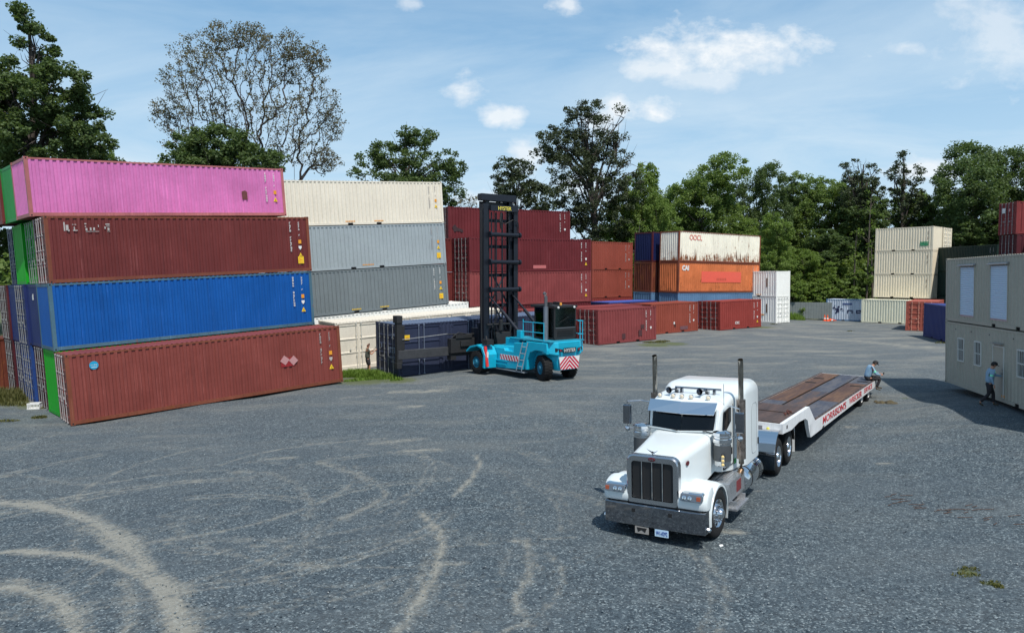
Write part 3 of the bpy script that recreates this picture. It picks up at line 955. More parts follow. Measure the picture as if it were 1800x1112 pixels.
# --- top right maroon stack
# door end must face left (-x of its own frame); long side to the right faces the viewer
MT = pose(39.95, 58.05, 8.42, 95.0)
c_ = container('maroon container with a white placard on its doors, highest at the right edge', MT, L40, HS, mat_paint('shaded_red_paint', lin(150, 62, 62, .95), .1, .2, .4), 'door', 'end', pockets=False)
G().box(-.02, -.008, 1.45, 1.95, 1.75, 2.15).obj('white_placard', M_white, c_)
G().lathe([(.001, 0), (.13, 0), (.13, .01), (.001, .01)], (-.01, .95, 1.95), (-1, 0, 0), 16).obj('round_placard', mat_simple('pink_placard', lin(225, 150, 150), .5), c_)
place(text_mesh('A', .5, .6), 'lettering', M_dimwhite, c_, M=on_plane((1.2, .004, 1.0), (1, 0, 0), (0, 0, 1)))
container('maroon container with door bars under the one with the placard at the right edge', MT @ Matrix.Translation((.12, .02, -HS - .005)), L20, HS, P_maroon, 'door', 'end', pockets=False)
container('grey blue container tucked beside the lower maroon one at the right edge', MT @ Matrix.Translation((.9, -.9, -HS - .01)), L40, HS, P_greyblue, 'flat', 'end', pockets=False)
for k in (2, 3):
    container('maroon container in the hidden lower part of the right edge stack, %s' % ('second level' if k == 2 else 'ground level'), MT @ Matrix.Translation((.05, 0, -k * (HS + .005))), L40, HS, P_maroon, 'end', 'end', pockets=False)

# ------------------------------------------------------------------ beige container office at the right
MF = pose(20.461, 34.153, .273, 191.8, .7, 1.2)
M_frame = mat_simple('white_frame', (.62, .62, .58), .5)
def wall_with_holes(root, mat, L, H, holes, name='side_panel'):
    g = G()
    z0, z1 = .168, H - .10
    xs = sorted(set([.15, L - .15] + [v for h in holes for v in (h[0], h[1])]))
    for a, b in zip(xs[:-1], xs[1:]):
        spans = [(z0, z1)]
        for h in holes:
            if h[0] <= a + 1e-6 and h[1] >= b - 1e-6:
                spans = [(z0, h[2]), (h[3], z1)]
        pts = corr_line(a, b, .278, .016, .050)
        for (za, zb) in spans:
            if zb - za < .01: continue
            vs = [(s, d, z) for (s, d) in pts for z in (za, zb)]
            g.add(vs, [(2 * j, 2 * j + 2, 2 * j + 3, 2 * j + 1) for j in range(len(pts) - 1)])
    return g.obj(name, mat, root)

def office_base(label, M, holes):
    root = thing('container_office', label, 'container office', M)
    place(c_frame(L40, HC, True), 'frame', [P_beige, M_black], root, share=True)
    wall_with_holes(root, P_beige, L40, HC, holes)
    place(c_side(L40, HC), 'side_panel', P_beige, root, M=Matrix.Translation((L40, CW, 0)) @ Matrix.Rotation(PI, 4, 'Z'), share=True)
    place(c_roof(L40, HC), 'roof_panel', P_beige, root, share=True)
    place(c_end(HC), 'end_panel', P_beige, root, share=True)
    place(c_end(HC), 'end_panel', P_beige, root, M=Matrix.Translation((L40, CW, 0)) @ Matrix.Rotation(PI, 4, 'Z'), share=True)
    return root
wins = [(1.57, 2.13, 1.22, 2.17), (3.36, 3.92, 1.22, 2.17), (7.22, 8.1, 1.22, 2.17)]
door_h = (5.08, 6.06, .17, 2.18)
F1 = office_base('lower beige container office with small barred windows and a door, standing on the gravel', MF, wins + [door_h])
for (a, b, z0, z1) in wins:
    w = G().box(a - .05, b + .05, -.03, .03, z0 - .05, z0).box(a - .05, b + .05, -.03, .03, z1, z1 + .05).box(a - .05, a, -.03, .03, z0 + .0005, z1 - .0005).box(b, b + .05, -.03, .03, z0 + .0005, z1 - .0005).obj('window', M_frame, F1)
    G().box(a, b, .02, .03, z0, z1).obj('pane', M_glass, w)
    G().box(a, b, -.012, .012, (z0 + z1) / 2 - .02, (z0 + z1) / 2 + .02).obj('sash_rail', M_frame, w)
    n = 3 if b - a < .7 else 5
    for i in range(n):
        x = a + (b - a) * (i + 1) / (n + 1)
        G().tube([(x, -.02, z0 + .001), (x, -.02, z1 - .001)], .012, 6).obj('window_bar', M_frame, w)
a, b, z0, z1 = door_h
d = G().box(a + .03, b - .03, .0, .04, z0, z1 - .03).obj('door', P_beige, F1)
G().box(a, a + .028, -.02, .045, z0, z1).box(b - .028, b, -.02, .045, z0, z1).box(a, b, -.02, .045, z1 - .028, z1 + .02).obj('door_frame', M_frame, F1)
G().tube([(b - .12, -.05, z0 + .98), (b - .26, -.06, z0 + .98)], .014, 6).box(b - .14, b - .09, -.05, -.001, z0 + .94, z0 + 1.02).obj('handle', M_galv, d)
G().lathe([(.001, 0), (.03, 0), (.03, .03), (.001, .03)], (b - .12, -.001, z0 + 1.13), (0, -1, 0), 12).obj('deadbolt', M_galv, d)
G().box(a + .05, b - .02, -.14, .0, z1 + .10, z1 + .13).obj('drip_canopy', M_galv, F1)
g = G()
for x in (1.2, 2.9, 4.7, 6.8, 9): g.box(x, x + .05, -.006, .009, 2.55, 2.60)
g.obj('vent', M_dark, F1)
G().box(5.9, 5.98, -.004, .009, .21, .30).box(6.05, 6.13, -.004, .009, .21, .30).obj('orange_marking', M_orange, F1)
rolls = [(1.66, 3.18, .30, 2.48), (4.75, 6.27, .30, 2.48), (8.0, 9.5, .30, 2.48)]
F2 = office_base('upper beige container unit with white roll-up shutters, stacked on the lower office', MF @ Matrix.Translation((0, 0, HC + .006)), rolls)
M_shut = mat_simple('shutter_white', lin(205, 222, 240, 1.0), .35, .1, noise=.08, nscale=3)
for (a, b, z0, z1) in rolls:
    r_ = G().box(a - .06, a, -.012, .06, z0, z1).box(b, b + .06, -.012, .06, z0, z1).obj('roll_up_door', P_beige, F2)
    n = 26
    me = None
    for i in range(n):
        h = (z1 - z0 - .06) / n
        if me is None:
            gg = G().prism([(.035, 0), (.012, h * .25), (.006, h * .5), (.012, h * .8), (.035, h * .97), (.05, h * .97), (.05, 0)], 'x', a + .001, b - .001)
            gg = G()
            pr = [(.035, 0), (.014, h * .2), (.006, h * .5), (.014, h * .8), (.035, h * .96), (.05, h * .96), (.05, 0)]
            gg.prism(pr, 'x', 0, b - a - .002)
            me = gg.mesh('slat')
        place(me, 'slat', M_shut, r_, M=Matrix.Translation((a + .001, 0, z0 + .05 + i * h)), share=True)
    G().box(a + .001, b - .001, .012, .05, z0, z0 + .048).obj('bottom_bar', mat_simple('bar_pink', lin(190, 160, 165), .5), r_)
    G().prism([(.0, z1 + .12), (-.12, z1 + .06), (-.12, z1 + .03), (.0, z1 + .03)], 'x', a - .12, b + .12).obj('rain_hood', M_galv, F2)

# ------------------------------------------------------------------ wheels
def arc(cx, cz, r, a0, a1, n):
    return [(cx + r * math.cos(R(a0 + (a1 - a0) * i / n)), cz + r * math.sin(R(a0 + (a1 - a0) * i / n))) for i in range(n + 1)]

def wheel(root, M, rad, wid, kind, name='wheel'):
    """axis along local y; outer face at y=0 looking -y, tyre runs to y=+wid"""
    w = bpy.data.objects.new(name, None)
    w.empty_display_size = .2
    COL.objects.link(w)
    w.parent = root
    w.matrix_local = M
    rr_ = rad * (.60 if kind != 'lift' else .53)
    g = G()
    prof = [(rr_, .03), (rr_ + .02, .005), (rad * .80, -.002), (rad * .93, .015), (rad * .985, .04)]
    nt = 4
    for i in range(nt):
        a = .04 + (wid - .08) * i / nt
        b = .04 + (wid - .08) * (i + 1) / nt
        prof += [(rad, a + .006), (rad, b - .014)]
        if i < nt - 1: prof += [(rad - .018, b - .012), (rad - .018, b + .002)]
    prof += [(rad * .985, wid - .04), (rad * .9, wid), (rr_, wid - .02)]
    g.lathe(prof, (0, 0, 0), (0, 1, 0), 40)
    if kind == 'lift':
        for k in range(26):
            an = 2 * PI * k / 26
            Mk = Matrix.Rotation(an, 4, 'Y') @ Matrix.Translation((0, 0, rad))
            g.box(-.035, .035, .0, wid * .46, -.03, .012, M=Mk)
            Mk = Matrix.Rotation(an + PI / 26, 4, 'Y') @ Matrix.Translation((0, 0, rad))
            g.box(-.035, .035, wid * .54, wid, -.03, .012, M=Mk)
    g.obj('tyre', M_rubber, w, smooth=True)
    g = G()
    if kind == 'steer':      # bright steel disc with hub and nuts
        g.lathe([(rr_, .03), (rr_ - .012, .012), (rr_ - .03, .03), (rr_ - .04, .05), (rr_ * .72, .055), (rr_ * .66, .02), (rr_ * .42, .018), (rr_ * .38, -.05), (rr_ * .28, -.10), (.001, -.115)], (0, 0, 0), (0, 1, 0), 32)
        mt = M_chrome
    elif kind == 'drive':
        g.lathe([(rr_, .03), (rr_ - .012, .010), (rr_ - .03, .03), (rr_ - .035, .09), (rr_ * .80, .15), (rr_ * .60, .16), (rr_ * .50, .15), (rr_ * .46, .06), (rr_ * .36, .0), (.001, -.02)], (0, 0, 0), (0, 1, 0), 32)
        mt = M_chrome
    elif kind == 'trailer':
        g.lathe([(rr_, .03), (rr_ - .012, .010), (rr_ - .03, .03), (rr_ - .035, .08), (rr_ * .78, .13), (rr_ * .55, .14), (rr_ * .42, .12), (rr_ * .38, .03), (.001, .02)], (0, 0, 0), (0, 1, 0), 28)
        mt = M_white
    else:
        g.lathe([(rr_, .05), (rr_ - .02, .02), (rr_ - .05, .06), (rr_ - .07, .11), (rr_ * .66, .12), (rr_ * .60, .05), (rr_ * .40, .02), (rr_ * .36, -.03), (.001, -.04)], (0, 0, 0), (0, 1, 0), 28)
        mt = M_tealdark
    rim = g.obj('rim', mt, w, smooth=True)
    n = 10
    gh, gn = G(), G()
    rn = {'steer': .54, 'drive': .70, 'trailer': .66, 'lift': .50}[kind] * rr_
    yn = {'steer': .018, 'drive': .157, 'trailer': .137, 'lift': .04}[kind]
    for k in range(n):
        an = 2 * PI * k / n
        c = Vector((math.cos(an) * rn, 0, math.sin(an) * rn))
        gn.tube([(c.x, yn, c.z), (c.x, yn - (.06 if kind == 'steer' else .035), c.z)], .018, 6)
        if kind in ('steer',):
            c2 = Vector((math.cos(an + PI / n) * rr_ * .80, 0, math.sin(an + PI / n) * rr_ * .80))
            gh.tube([(c2.x, .058, c2.z), (c2.x, .046, c2.z)], .028, 10)
    gn.obj('wheel_nut', mt, rim)
    if gh.v: gh.obj('hand_hole', M_black, rim)
    return w

# ------------------------------------------------------------------ white road tractor
TR = thing('road_tractor', 'white long-nosed truck with chrome grille and tall exhaust stacks, coupled to the low trailer', 'truck', pose(3.0, 15.3, -.32, 31.7, -.35, -1.6))
M_tw = mat_simple('tractor_white', (.66, .71, .72), .28, 0, .5, coat=.25)
def rrect(x, yl, yr, z0, z1, r, n=4, rb=None, zoff=None):
    """cross-section in the plane x; yl > yr; rounded upper corners"""
    pts = []
    for (cy, cz, a0) in ((yl - r, z1 - r, 0), (yr + r, z1 - r, 90)):
        for i in range(n + 1):
            a = R(a0 + 90 * i / n)
            pts.append((x, cy + r * math.cos(a), cz + r * math.sin(a)))
    pts += [(x, yr, z0), (x, yl, z0)]
    return pts
# hood
secs = [rrect(.20, .58, -.56, .80, 1.84, .16), rrect(.45, .60, -.58, .85, 1.875, .17), rrect(1.3, .68, -.66, .95, 1.95, .18), rrect(2.15, .76, -.74, 1.15, 2.03, .18)]
hood = G().loft(secs).obj('hood', M_tw, TR, smooth=True)
for y in (-.66,):
    e = G().lathe([(.001, 0), (.085, 0), (.085, .012), (.001, .012)], (0, 0, 0), (0, -1, 0), 20)
    eo = e.obj('hood_badge', mat_simple('badge_red', (.10, .01, .015), .3), hood, M=Matrix.Translation((.60, -.605, 1.66)) @ Matrix.Rotation(R(-4), 4, 'Z') @ Matrix.Scale(.6, 4, (0, 0, 1)))
# grille surround and screens
gs = G()
z0, z1, yl, yr = .79, 1.86, .60, -.58
iz0, iz1, il, ir = .90, 1.72, .48, -.46
def ring(x, a, b, c, d, rad, n=4):
    pts = []
    for (cy, cz, a0) in ((a - rad, d - rad, 0), (b + rad, d - rad, 90), (b + rad * .4, c + rad * .4, 180), (a - rad * .4, c + rad * .4, 270)):
        rr2 = rad if a0 < 180 else rad * .4
        for i in range(n + 1):
            an = R(a0 + 90 * i / n)
            pts.append((x, cy + rr2 * math.cos(an), cz + rr2 * math.sin(an)))
    return pts
O0, O1 = ring(.24, yl, yr, z0, z1, .17), ring(.10, yl - .005, yr + .005, z0, z1, .17)
O2, I0, I1 = ring(.075, yl - .03, yr + .03, z0 + .02, z1 - .03, .15), ring(.08, il, ir, iz0, iz1, .07), ring(.16, il, ir, iz0, iz1, .07)
gs.loft([O0, O1, O2, I0, I1], caps=False)
grille = gs.obj('grille_surround', mat_simple('grille_steel', (.52, .53, .55), .22, 1.0), TR, smooth=True)
wv = (il - ir - .12) / 4
for k in range(4):
    y = ir + .02 + k * (wv + .028)
    zt = iz1 - .01
    gg = G().box(.125, .15, y, y + wv, iz0 + .01, zt)
    q = gg.obj('grille_screen', mat_simple('screen_black', (.012, .012, .013), .55), grille)
for k in range(3):
    y = ir + .02 + (k + 1) * (wv + .028) - .028
    G().box(.085, .14, y + .004, y + .024, iz0 + .005, iz1 - .003).obj('grille_bar', M_chrome, grille)
em = G().lathe([(.001, .0), (.085, 0), (.075, .014), (.001, .018)], (0, 0, 0), (-1, 0, 0), 24).obj('oval_badge', mat_simple('badge_red', (0, 0, 0)), grille, M=Matrix.Translation((.070, .01, 1.785)) @ Matrix.Scale(.52, 4, (0, 0, 1)))
place(text_mesh('Peterbilt', .11, .04, shear=.2), 'badge_lettering', M_chrome, grille, M=on_plane((.048, .065, 1.768), (0, -1, 0), (0, 0, 1)))
# bird ornament
G().prism([(.18, 1.86), (.05, 1.97), (.12, 1.955), (.30, 1.90)], 'y', .0, .025).add([(.1, .012, 1.92), (.16, .16, 1.99), (.24, .012, 1.90), (.16, -.14, 1.99), (.17, .012, 1.885)], [(0, 1, 2), (0, 2, 3), (0, 4, 1), (0, 3, 4), (1, 4, 2), (2, 4, 3)]).obj('hood_ornament', M_chrome, hood)
# bumper
bp = [(.02, 1.09), (-.02, .8), (-.03, 0), (-.02, -.84), (.02, -1.16), (.28, -1.17), (.28, -1.12), (.07, -1.10), (.05, 0), (.07, 1.03), (.28, 1.05), (.28, 1.10)]
bum = G().prism(bp, 'z', .33, .79).obj('bumper', M_chrome2, TR, bevel=.015)
for y in (.40, -.42): G().box(-.031, -.026, y - .04, y + .04, .62, .70).obj('tow_hole', M_black, bum)
G().box(-.02, -.005, -.38, -.08, .17, .325).obj('number_plate', mat_simple('plate_blue', lin(190, 215, 235), .4), TR)
place(text_mesh('W1-0292', .25, .085, bold=.01), 'plate_lettering', mat_simple('plate_ink', lin(40, 70, 150), .5), TR, M=on_plane((-.0235, -.11, .205), (0, -1, 0), (0, 0, 1)))
lp = G().box(-.02, -.005, .06, .37, .17, .325).obj('front_plate', mat_simple('plate_grey', lin(150, 145, 140), .5), TR)
G().prism([(.10, .30), (.33, .30), (.30, .20), (.22, .25), (.14, .20)], 'x', -.024, -.021).obj('plate_print', M_black, lp)
G().lathe([(.001, 0), (.045, 0), (.05, .05), (.001, .08)], (.15, -1.17, .42), (0, -1, 0), 12).obj('marker_lamp', M_chrome, bum)
G().lathe([(.001, 0), (.045, 0), (.05, .05), (.001, .08)], (.15, 1.10, .42), (0, 1, 0), 12).obj('marker_lamp', M_chrome, bum)
# front fenders
def fender(s):
    wc, wz, r0 = 1.02, .50, .66
    g = G()
    secs = []
    for i in range(15):
        a = R(-18 + (190 + 18) * i / 14) if False else R(188 - (188 + 22) * i / 14)
        r = r0 if 10 < i or i < 4 else r0
        cx, cz = wc + r * 1.02 * -math.cos(PI - a) * 1, wz + r * math.sin(a)
        cx = wc + r * math.cos(a)
        ou, ins = s * 1.18, s * .60
        ro = .0
        drop = .09
        def P(y, dr): return (wc + (r + dr) * math.cos(a), y, wz + (r + dr) * math.sin(a))
        secs.append([P(ins, .06), P(s * .85, .05), P(s * 1.08, .035), P(ou, -.005), P(ou, -.05), P(s * 1.12, -.02), P(s * .85, .0), P(ins, .0)])
    g.loft(secs)
    f = g.obj('front_fender', M_tw, TR, smooth=True)
    # front apron between wheel and grille
    y0, y1 = (s * .60, s * 1.13)
    secs = []
    for (yy, ins) in ((.56, .0), (.80, .0), (1.00, .0), (1.10, .025), (1.155, .07), (1.17, .13)):
        yv = s * yy
        secs.append([(.40, yv, .81), (.10 + ins, yv, .81), (.07 + ins, yv, .88), (.075 + ins, yv, .97), (.12 + ins, yv, 1.08), (.22 + ins, yv, 1.18 - ins * .2),
                     (.36 + ins * .6, yv, 1.245 - ins * .6), (.55, yv, 1.27 - ins * .6), (.62, yv, 1.20 - ins), (.56, yv, 1.05), (.44, yv, .90)])
    G().loft(secs).obj('fender_apron', M_tw, f, smooth=True)
    yc = s * .86
    h = G().loft([[(.22, yc - .25, .985), (.22, yc + .25, .985), (.26, yc + .25, 1.175), (.26, yc - .25, 1.175)], [(.03, yc - .23, .99), (.03, yc + .23, .99), (.075, yc + .235, 1.165), (.075, yc - .235, 1.165)]]).obj('headlight', M_chrome, TR, bevel=.045)
    G().loft([[(.020, yc - .225, 1.00), (.020, yc + .225, 1.00), (.055, yc + .23, 1.155), (.055, yc - .23, 1.155)], [(.0, yc - .21, 1.015), (.0, yc + .21, 1.015), (.032, yc + .215, 1.14), (.032, yc - .215, 1.14)]]).obj('lens', mat_simple('lens_grey', (.13, .15, .18), .08, .3), h)
    for k, yy in enumerate((-.14, -.02)):
        yy = yc + yy * s
        G().lathe([(.050, 0), (.045, .012), (.02, .016), (.001, .010)], (.014, yy, 1.078), (-1, 0, .3), 14).obj('bulb_reflector', M_chrome, h)
    yy = yc + s * .165
    G().box(.002, .10, yy - .042, yy + .042, 1.035, 1.12).obj('turn_signal', mat_simple('amber', (.40, .10, .05), .15), h)
    G().tube([(.16, s * .62, 1.04), (.16, s * .57, 1.02)], .03, 8).obj('headlight_bracket', M_chrome, h)
fender(-1)
fender(1)
# cab
def cabsec(x, hw, zb, zt, r, sh=0.0):
    return rrect(x, hw + .02, -hw + .02, zb, zt, r, 5)
cs = [cabsec(2.12, .80, 1.15, 2.05, .05), cabsec(2.22, .84, 1.12, 2.30, .08), cabsec(2.34, .87, 1.10, 2.58, .12), cabsec(2.50, .90, 1.08, 2.70, .14), cabsec(3.0, .93, 1.0, 2.80, .16), cabsec(3.72, .95, .95, 2.84, .18)]
cab = G().loft(cs).obj('cab', M_tw, TR, smooth=True)
# windscreen: two flat panes meeting at a centre post
def pane4(a, b, c, d, off=Vector((-.02, 0, 0)), th=.012):
    a, b, c, d = map(Vector, (a, b, c, d))
    n = (b - a).cross(d - a).normalized() * th
    return G().loft([[a, b, c, d], [a + n, b + n, c + n, d + n]])
for s in (-1, 1):
    o_ = .02
    pane4((2.13, s * .75 + o_, 2.06), (2.02, .002 * s + o_, 2.06), (2.16, .002 * s + o_, 2.52), (2.27, s * .76 + o_, 2.52)).obj('windscreen_pane', M_glass, cab)
    pane4((2.12, s * .83 + o_, 2.07), (2.0, s * .0 + o_, 2.03), (2.0, s * .0 + o_, 2.058), (2.12, s * .83 + o_, 2.10), th=.03).obj('windscreen_sill', M_tw, cab)
    # A post
    G().tube([(2.15, s * .79 + o_, 2.02), (2.30, s * .80 + o_, 2.56)], .038, 8).obj('windscreen_post', M_tw, cab)
    # visor half
    vo = [(1.98, s * .80 + o_, 2.49), (1.86, .0 * s + o_, 2.49), (2.07, .0 * s + o_, 2.74), (2.22, s * .82 + o_, 2.74)]
    pane4(*vo, th=.012).obj('sun_visor', mat_simple('visor_steel', (.80, .81, .83), .05, 1.0), cab)
    # side window, door seam, handle
    yy = s * .905 + o_
    G().prism([(2.35, 2.05), (2.42, 2.50), (2.98, 2.58), (2.98, 2.20), (2.5, 2.02)], 'y', min(yy, yy + s * .025), max(yy, yy + s * .025)).obj('side_window', M_glass, cab)
    yy = s * .94 + o_
    G().box(2.86, 2.93, min(yy, yy + s * .03), max(yy, yy + s * .03), 1.42, 1.58).obj('door_handle', M_black, cab)
    gd = G()
    for (x0, x1, za, zb_) in ((2.30, 2.312, 1.16, 2.05), (3.10, 3.112, 1.1, 2.6), (2.312, 3.1, 1.15, 1.162)):
        gd.box(x0, x1, min(yy - s * .03, yy + s * .003), max(yy - s * .03, yy + s * .003), za, zb_)
    gd.obj('door_seam', M_dark, cab)
    G().tube([(2.15, s * .42 + .02, 2.05), (2.02, s * .42 - .16, 2.09), (1.95, s * .42 - .34, 2.07)], .012, 6).obj('wiper', M_black, cab)
G().box(3.14, 3.32, -.938, -.932, 1.12, 1.24).obj('green_placard', mat_simple('placard_green', lin(20, 150, 70), .5), cab)
# roof lamps, horns, aerial
for y in (.74, .40, .18, -.05, -.47):
    t = G().lathe([(.001, -.10), (.035, -.09), (.055, 0), (.058, .03), (.05, .035)], (2.62, y, 2.785), (-1, 0, -.05), 14).obj('cab_lamp', M_chrome, cab, smooth=True)
    G().lathe([(.05, .036), (.03, .05), (.001, .052)], (2.62, y, 2.785), (-1, 0, -.05), 14).obj('lamp_lens', mat_simple('lens_cream', (.85, .72, .55), .2), t)
for y in (.55, -.22):
    G().lathe([(.085, 0), (.075, .02), (.04, .07), (.022, .16), (.018, .42), (.03, .46), (.001, .47)], (2.72, y, 2.90), (1, -.25, 0), 16).box(3.0, 3.1, y - .14, y - .05, 2.80, 2.87).obj('air_horn', M_chrome2, cab, smooth=True)
G().tube([(3.05, .50, 2.935), (3.05, -.66, 2.925)], .028, 8).box(3.0, 3.1, .30, .36, 2.80, 2.915).box(3.0, 3.1, -.52, -.46, 2.80, 2.905).obj('light_bar', M_chrome2, cab)
G().tube([(2.55, -.86, 2.55), (2.53, -.86, 3.15)], .006, 5).obj('aerial', M_black, cab)
# sleeper
ss = [cabsec(3.60, .93, 1.0, 2.82, .22), cabsec(3.75, 1.02, .95, 2.93, .24), cabsec(4.0, 1.06, .93, 2.975, .26), cabsec(5.1, 1.06, .93, 2.97, .26), cabsec(5.24, 1.04, .95, 2.93, .28), cabsec(5.30, .98, 1.0, 2.85, .30)]
slp = G().loft(ss).obj('sleeper', M_tw, TR, smooth=True)
for s in (-1, 1):
    yo = s * 1.06 + .02
    g = G()
    outer = arc(4.62 + .13, 2.42 - .13, .13, 90, 0, 4) + arc(4.62 + .13, 1.08 + .13, .13, 0, -90, 4)
    outer = [(4.55, 2.40)] + [(x + .28, z) for x, z in arc(4.55, 2.27, .13, 90, 0, 4)] + [(x + .28, z) for x, z in arc(4.55, 1.22, .13, 0, -90, 4)] + [(4.55, 1.09)] + [(4.45, 1.15), (4.42, 1.3), (4.42, 2.2), (4.46, 2.34)]
    n = len(outer)
    cx = sum(p[0] for p in outer) / n
    cz = sum(p[1] for p in outer) / n
    inner = [(cx + (x - cx) * .94, cz + (z - cz) * .985) for x, z in outer]
    ya, yb = yo - s * .02, yo + s * .006
    vs = [(x, ya, z) for x, z in outer] + [(x, yb, z) for x, z in outer] + [(x, yb, z) for x, z in inner] + [(x, ya, z) for x, z in inner]
    fs = []
    for i in range(n):
        j = (i + 1) % n
        for k in range(3):
            fs.append((k * n + i, k * n + j, (k + 1) * n + j, (k + 1) * n + i))
    g.add(vs, fs).obj('sleeper_door_seal', mat_simple('seal_grey', (.28, .30, .31), .5), slp)
    G().box(5.06, 5.13, min(yo, yo + s * .02), max(yo, yo + s * .02), 1.25, 1.42).obj('latch', M_black, slp)
# exhaust stacks with perforated guards
for s in (-1, 1):
    x, y = (3.12 if s < 0 else 3.36), s * 1.13 + .02
    M_st = mat_simple('stack_steel', (.42, .38, .33), .16, 1.0, noise=.35, nscale=5)
    st_ = G().tube([(x, y, 1.15), (x, y, 3.45), (x - .01, y, 3.64), (x - .03, y, 3.68)], [.062, .062, .062, .062], 18, caps=False).tube([(x, y, 1.2), (x, y, 3.60)], .05, 12).obj('exhaust_stack', M_st, TR, smooth=True)
    gg = G().tube([(x, y, 1.28), (x, y, 2.72)], .108, 22)
    gu = gg.obj('heat_guard', mat_simple('guard_steel', (.40, .33, .29), .25, .9, noise=.5, nscale=6), st_, smooth=True)
    G().tube([(x + .13, y, 1.35), (x + .13, y, 2.3)], .03, 10).obj('grab_rail', M_chrome2, st_, smooth=True)
    if s < 0:
        G().tube([(x, y, 1.18), (x, y, 1.02), (x - .10, y + .03, .90), (x - .35, y + .12, .86), (x - .7, y + .3, .86)], .07, 14).obj('exhaust_elbow', mat_simple('burnt_pipe', (.20, .13, .08), .4, .8, noise=.4), st_, smooth=True)
# air cleaners
for s in (-1, 1):
    x, y = 2.02, s * .98 + .02
    ac = G().lathe([(.001, 0), (.17, 0), (.19, .03), (.19, .52), (.215, .54), (.215, .62), (.19, .64), (.19, .68), (.21, .70), (.21, .77), (.14, .80), (.12, .81), (.001, .82)], (x, y, 1.34), (0, 0, 1), 28).obj('air_cleaner', M_chrome, TR, smooth=True)
    G().lathe([(.193, 0), (.199, .0), (.199, .36), (.193, .36)], (x, y, 1.46), (0, 0, 1), 28).obj('air_cleaner_screen', mat_simple('mesh_grey', (.10, .105, .11), .5, .5), ac, smooth=True)
    for zz in (1.90, 2.05): G().tube([(x, y + s * -.05, zz), (x + .03, s * .80, zz)], .03, 8).obj('air_cleaner_bracket', M_chrome, ac)
    if s < 0:
        t = G().box(1.74, 1.80, y - .13, y - .05, 1.36, 1.66).obj('marker_light_cluster', M_chrome2, ac)
        for k in range(3): G().lathe([(.036, 0), (.02, .018), (.001, .02)], (1.739, y - .09, 1.42 + k * .09), (-1, 0, 0), 12).obj('amber_lamp', mat_simple('lamp_amber', (.85, .62, .25), .2), t)
# mirrors
for s in (-1, 1):
    x, y = 2.10, s * 1.36 + (.02 if s < 0 else .05)
    g = G()
    g.tube([(2.45, s * .92, 2.62), (2.25, s * 1.1, 2.68), (x, y, 2.66)], .014, 6)
    g.tube([(2.45, s * .92, 2.02), (2.25, s * 1.1, 1.98), (x, y, 2.0)], .014, 6)
    g.tube([(x, y, 2.68), (x, y, 1.98)], .014, 6)
    mr = g.obj('mirror', M_chrome, TR)
    a = y - .10
    G().loft([[(x - .05, a, 2.10), (x - .05, a + .2, 2.10), (x - .05, a + .2, 2.58), (x - .05, a, 2.58)], [(x + .06, a - .0, 2.10), (x + .06, a + .2, 2.10), (x + .06, a + .2, 2.58), (x + .06, a, 2.58)]]).obj('mirror_head', M_chrome2, mr, bevel=.025)
    G().box(x + .061, x + .066, a + .02, a + .18, 2.12, 2.56).obj('mirror_glass', M_glass, mr)
    G().lathe([(.07, 0), (.06, .02), (.02, .05), (.001, .055)], (x - .0, y, 1.98), (-1, 0, 0), 12).obj('convex_mirror', M_chrome, mr)
# chassis, tanks, steps
ch = G().box(.2, 9.2, .36, .44, .62, .88).box(.2, 9.2, -.40, -.32, .62, .88)
for x in (1.0, 2.5, 4.0, 5.6, 7.0, 8.4): ch.box(x, x + .12, -.319, .359, .64, .86)
ch.box(.10, .50, -1.05, 1.0, .36, .80).box(.35, 2.2, -.5, .54, .40, 1.2).box(5.3, 5.5, -.4, .44, .88, 1.1).tube([(1.02, -1.0, .5), (1.02, 1.0, .5)], .06, 8).tube([(7.0, -1.0, .52), (7.0, 1.0, .52)], .09, 8).tube([(8.4, -1.0, .52), (8.4, 1.0, .52)], .09, 8)  # wide low box behind the bumper is added to block light passing under it
ch.box(7.1, 8.3, -.45, .49, .89, 1.02).lathe([(.001, 0), (.45, 0), (.45, .06), (.001, .06)], (7.7, .02, 1.03), (0, 0, 1), 20)
ch.obj('chassis', M_dark, TR)
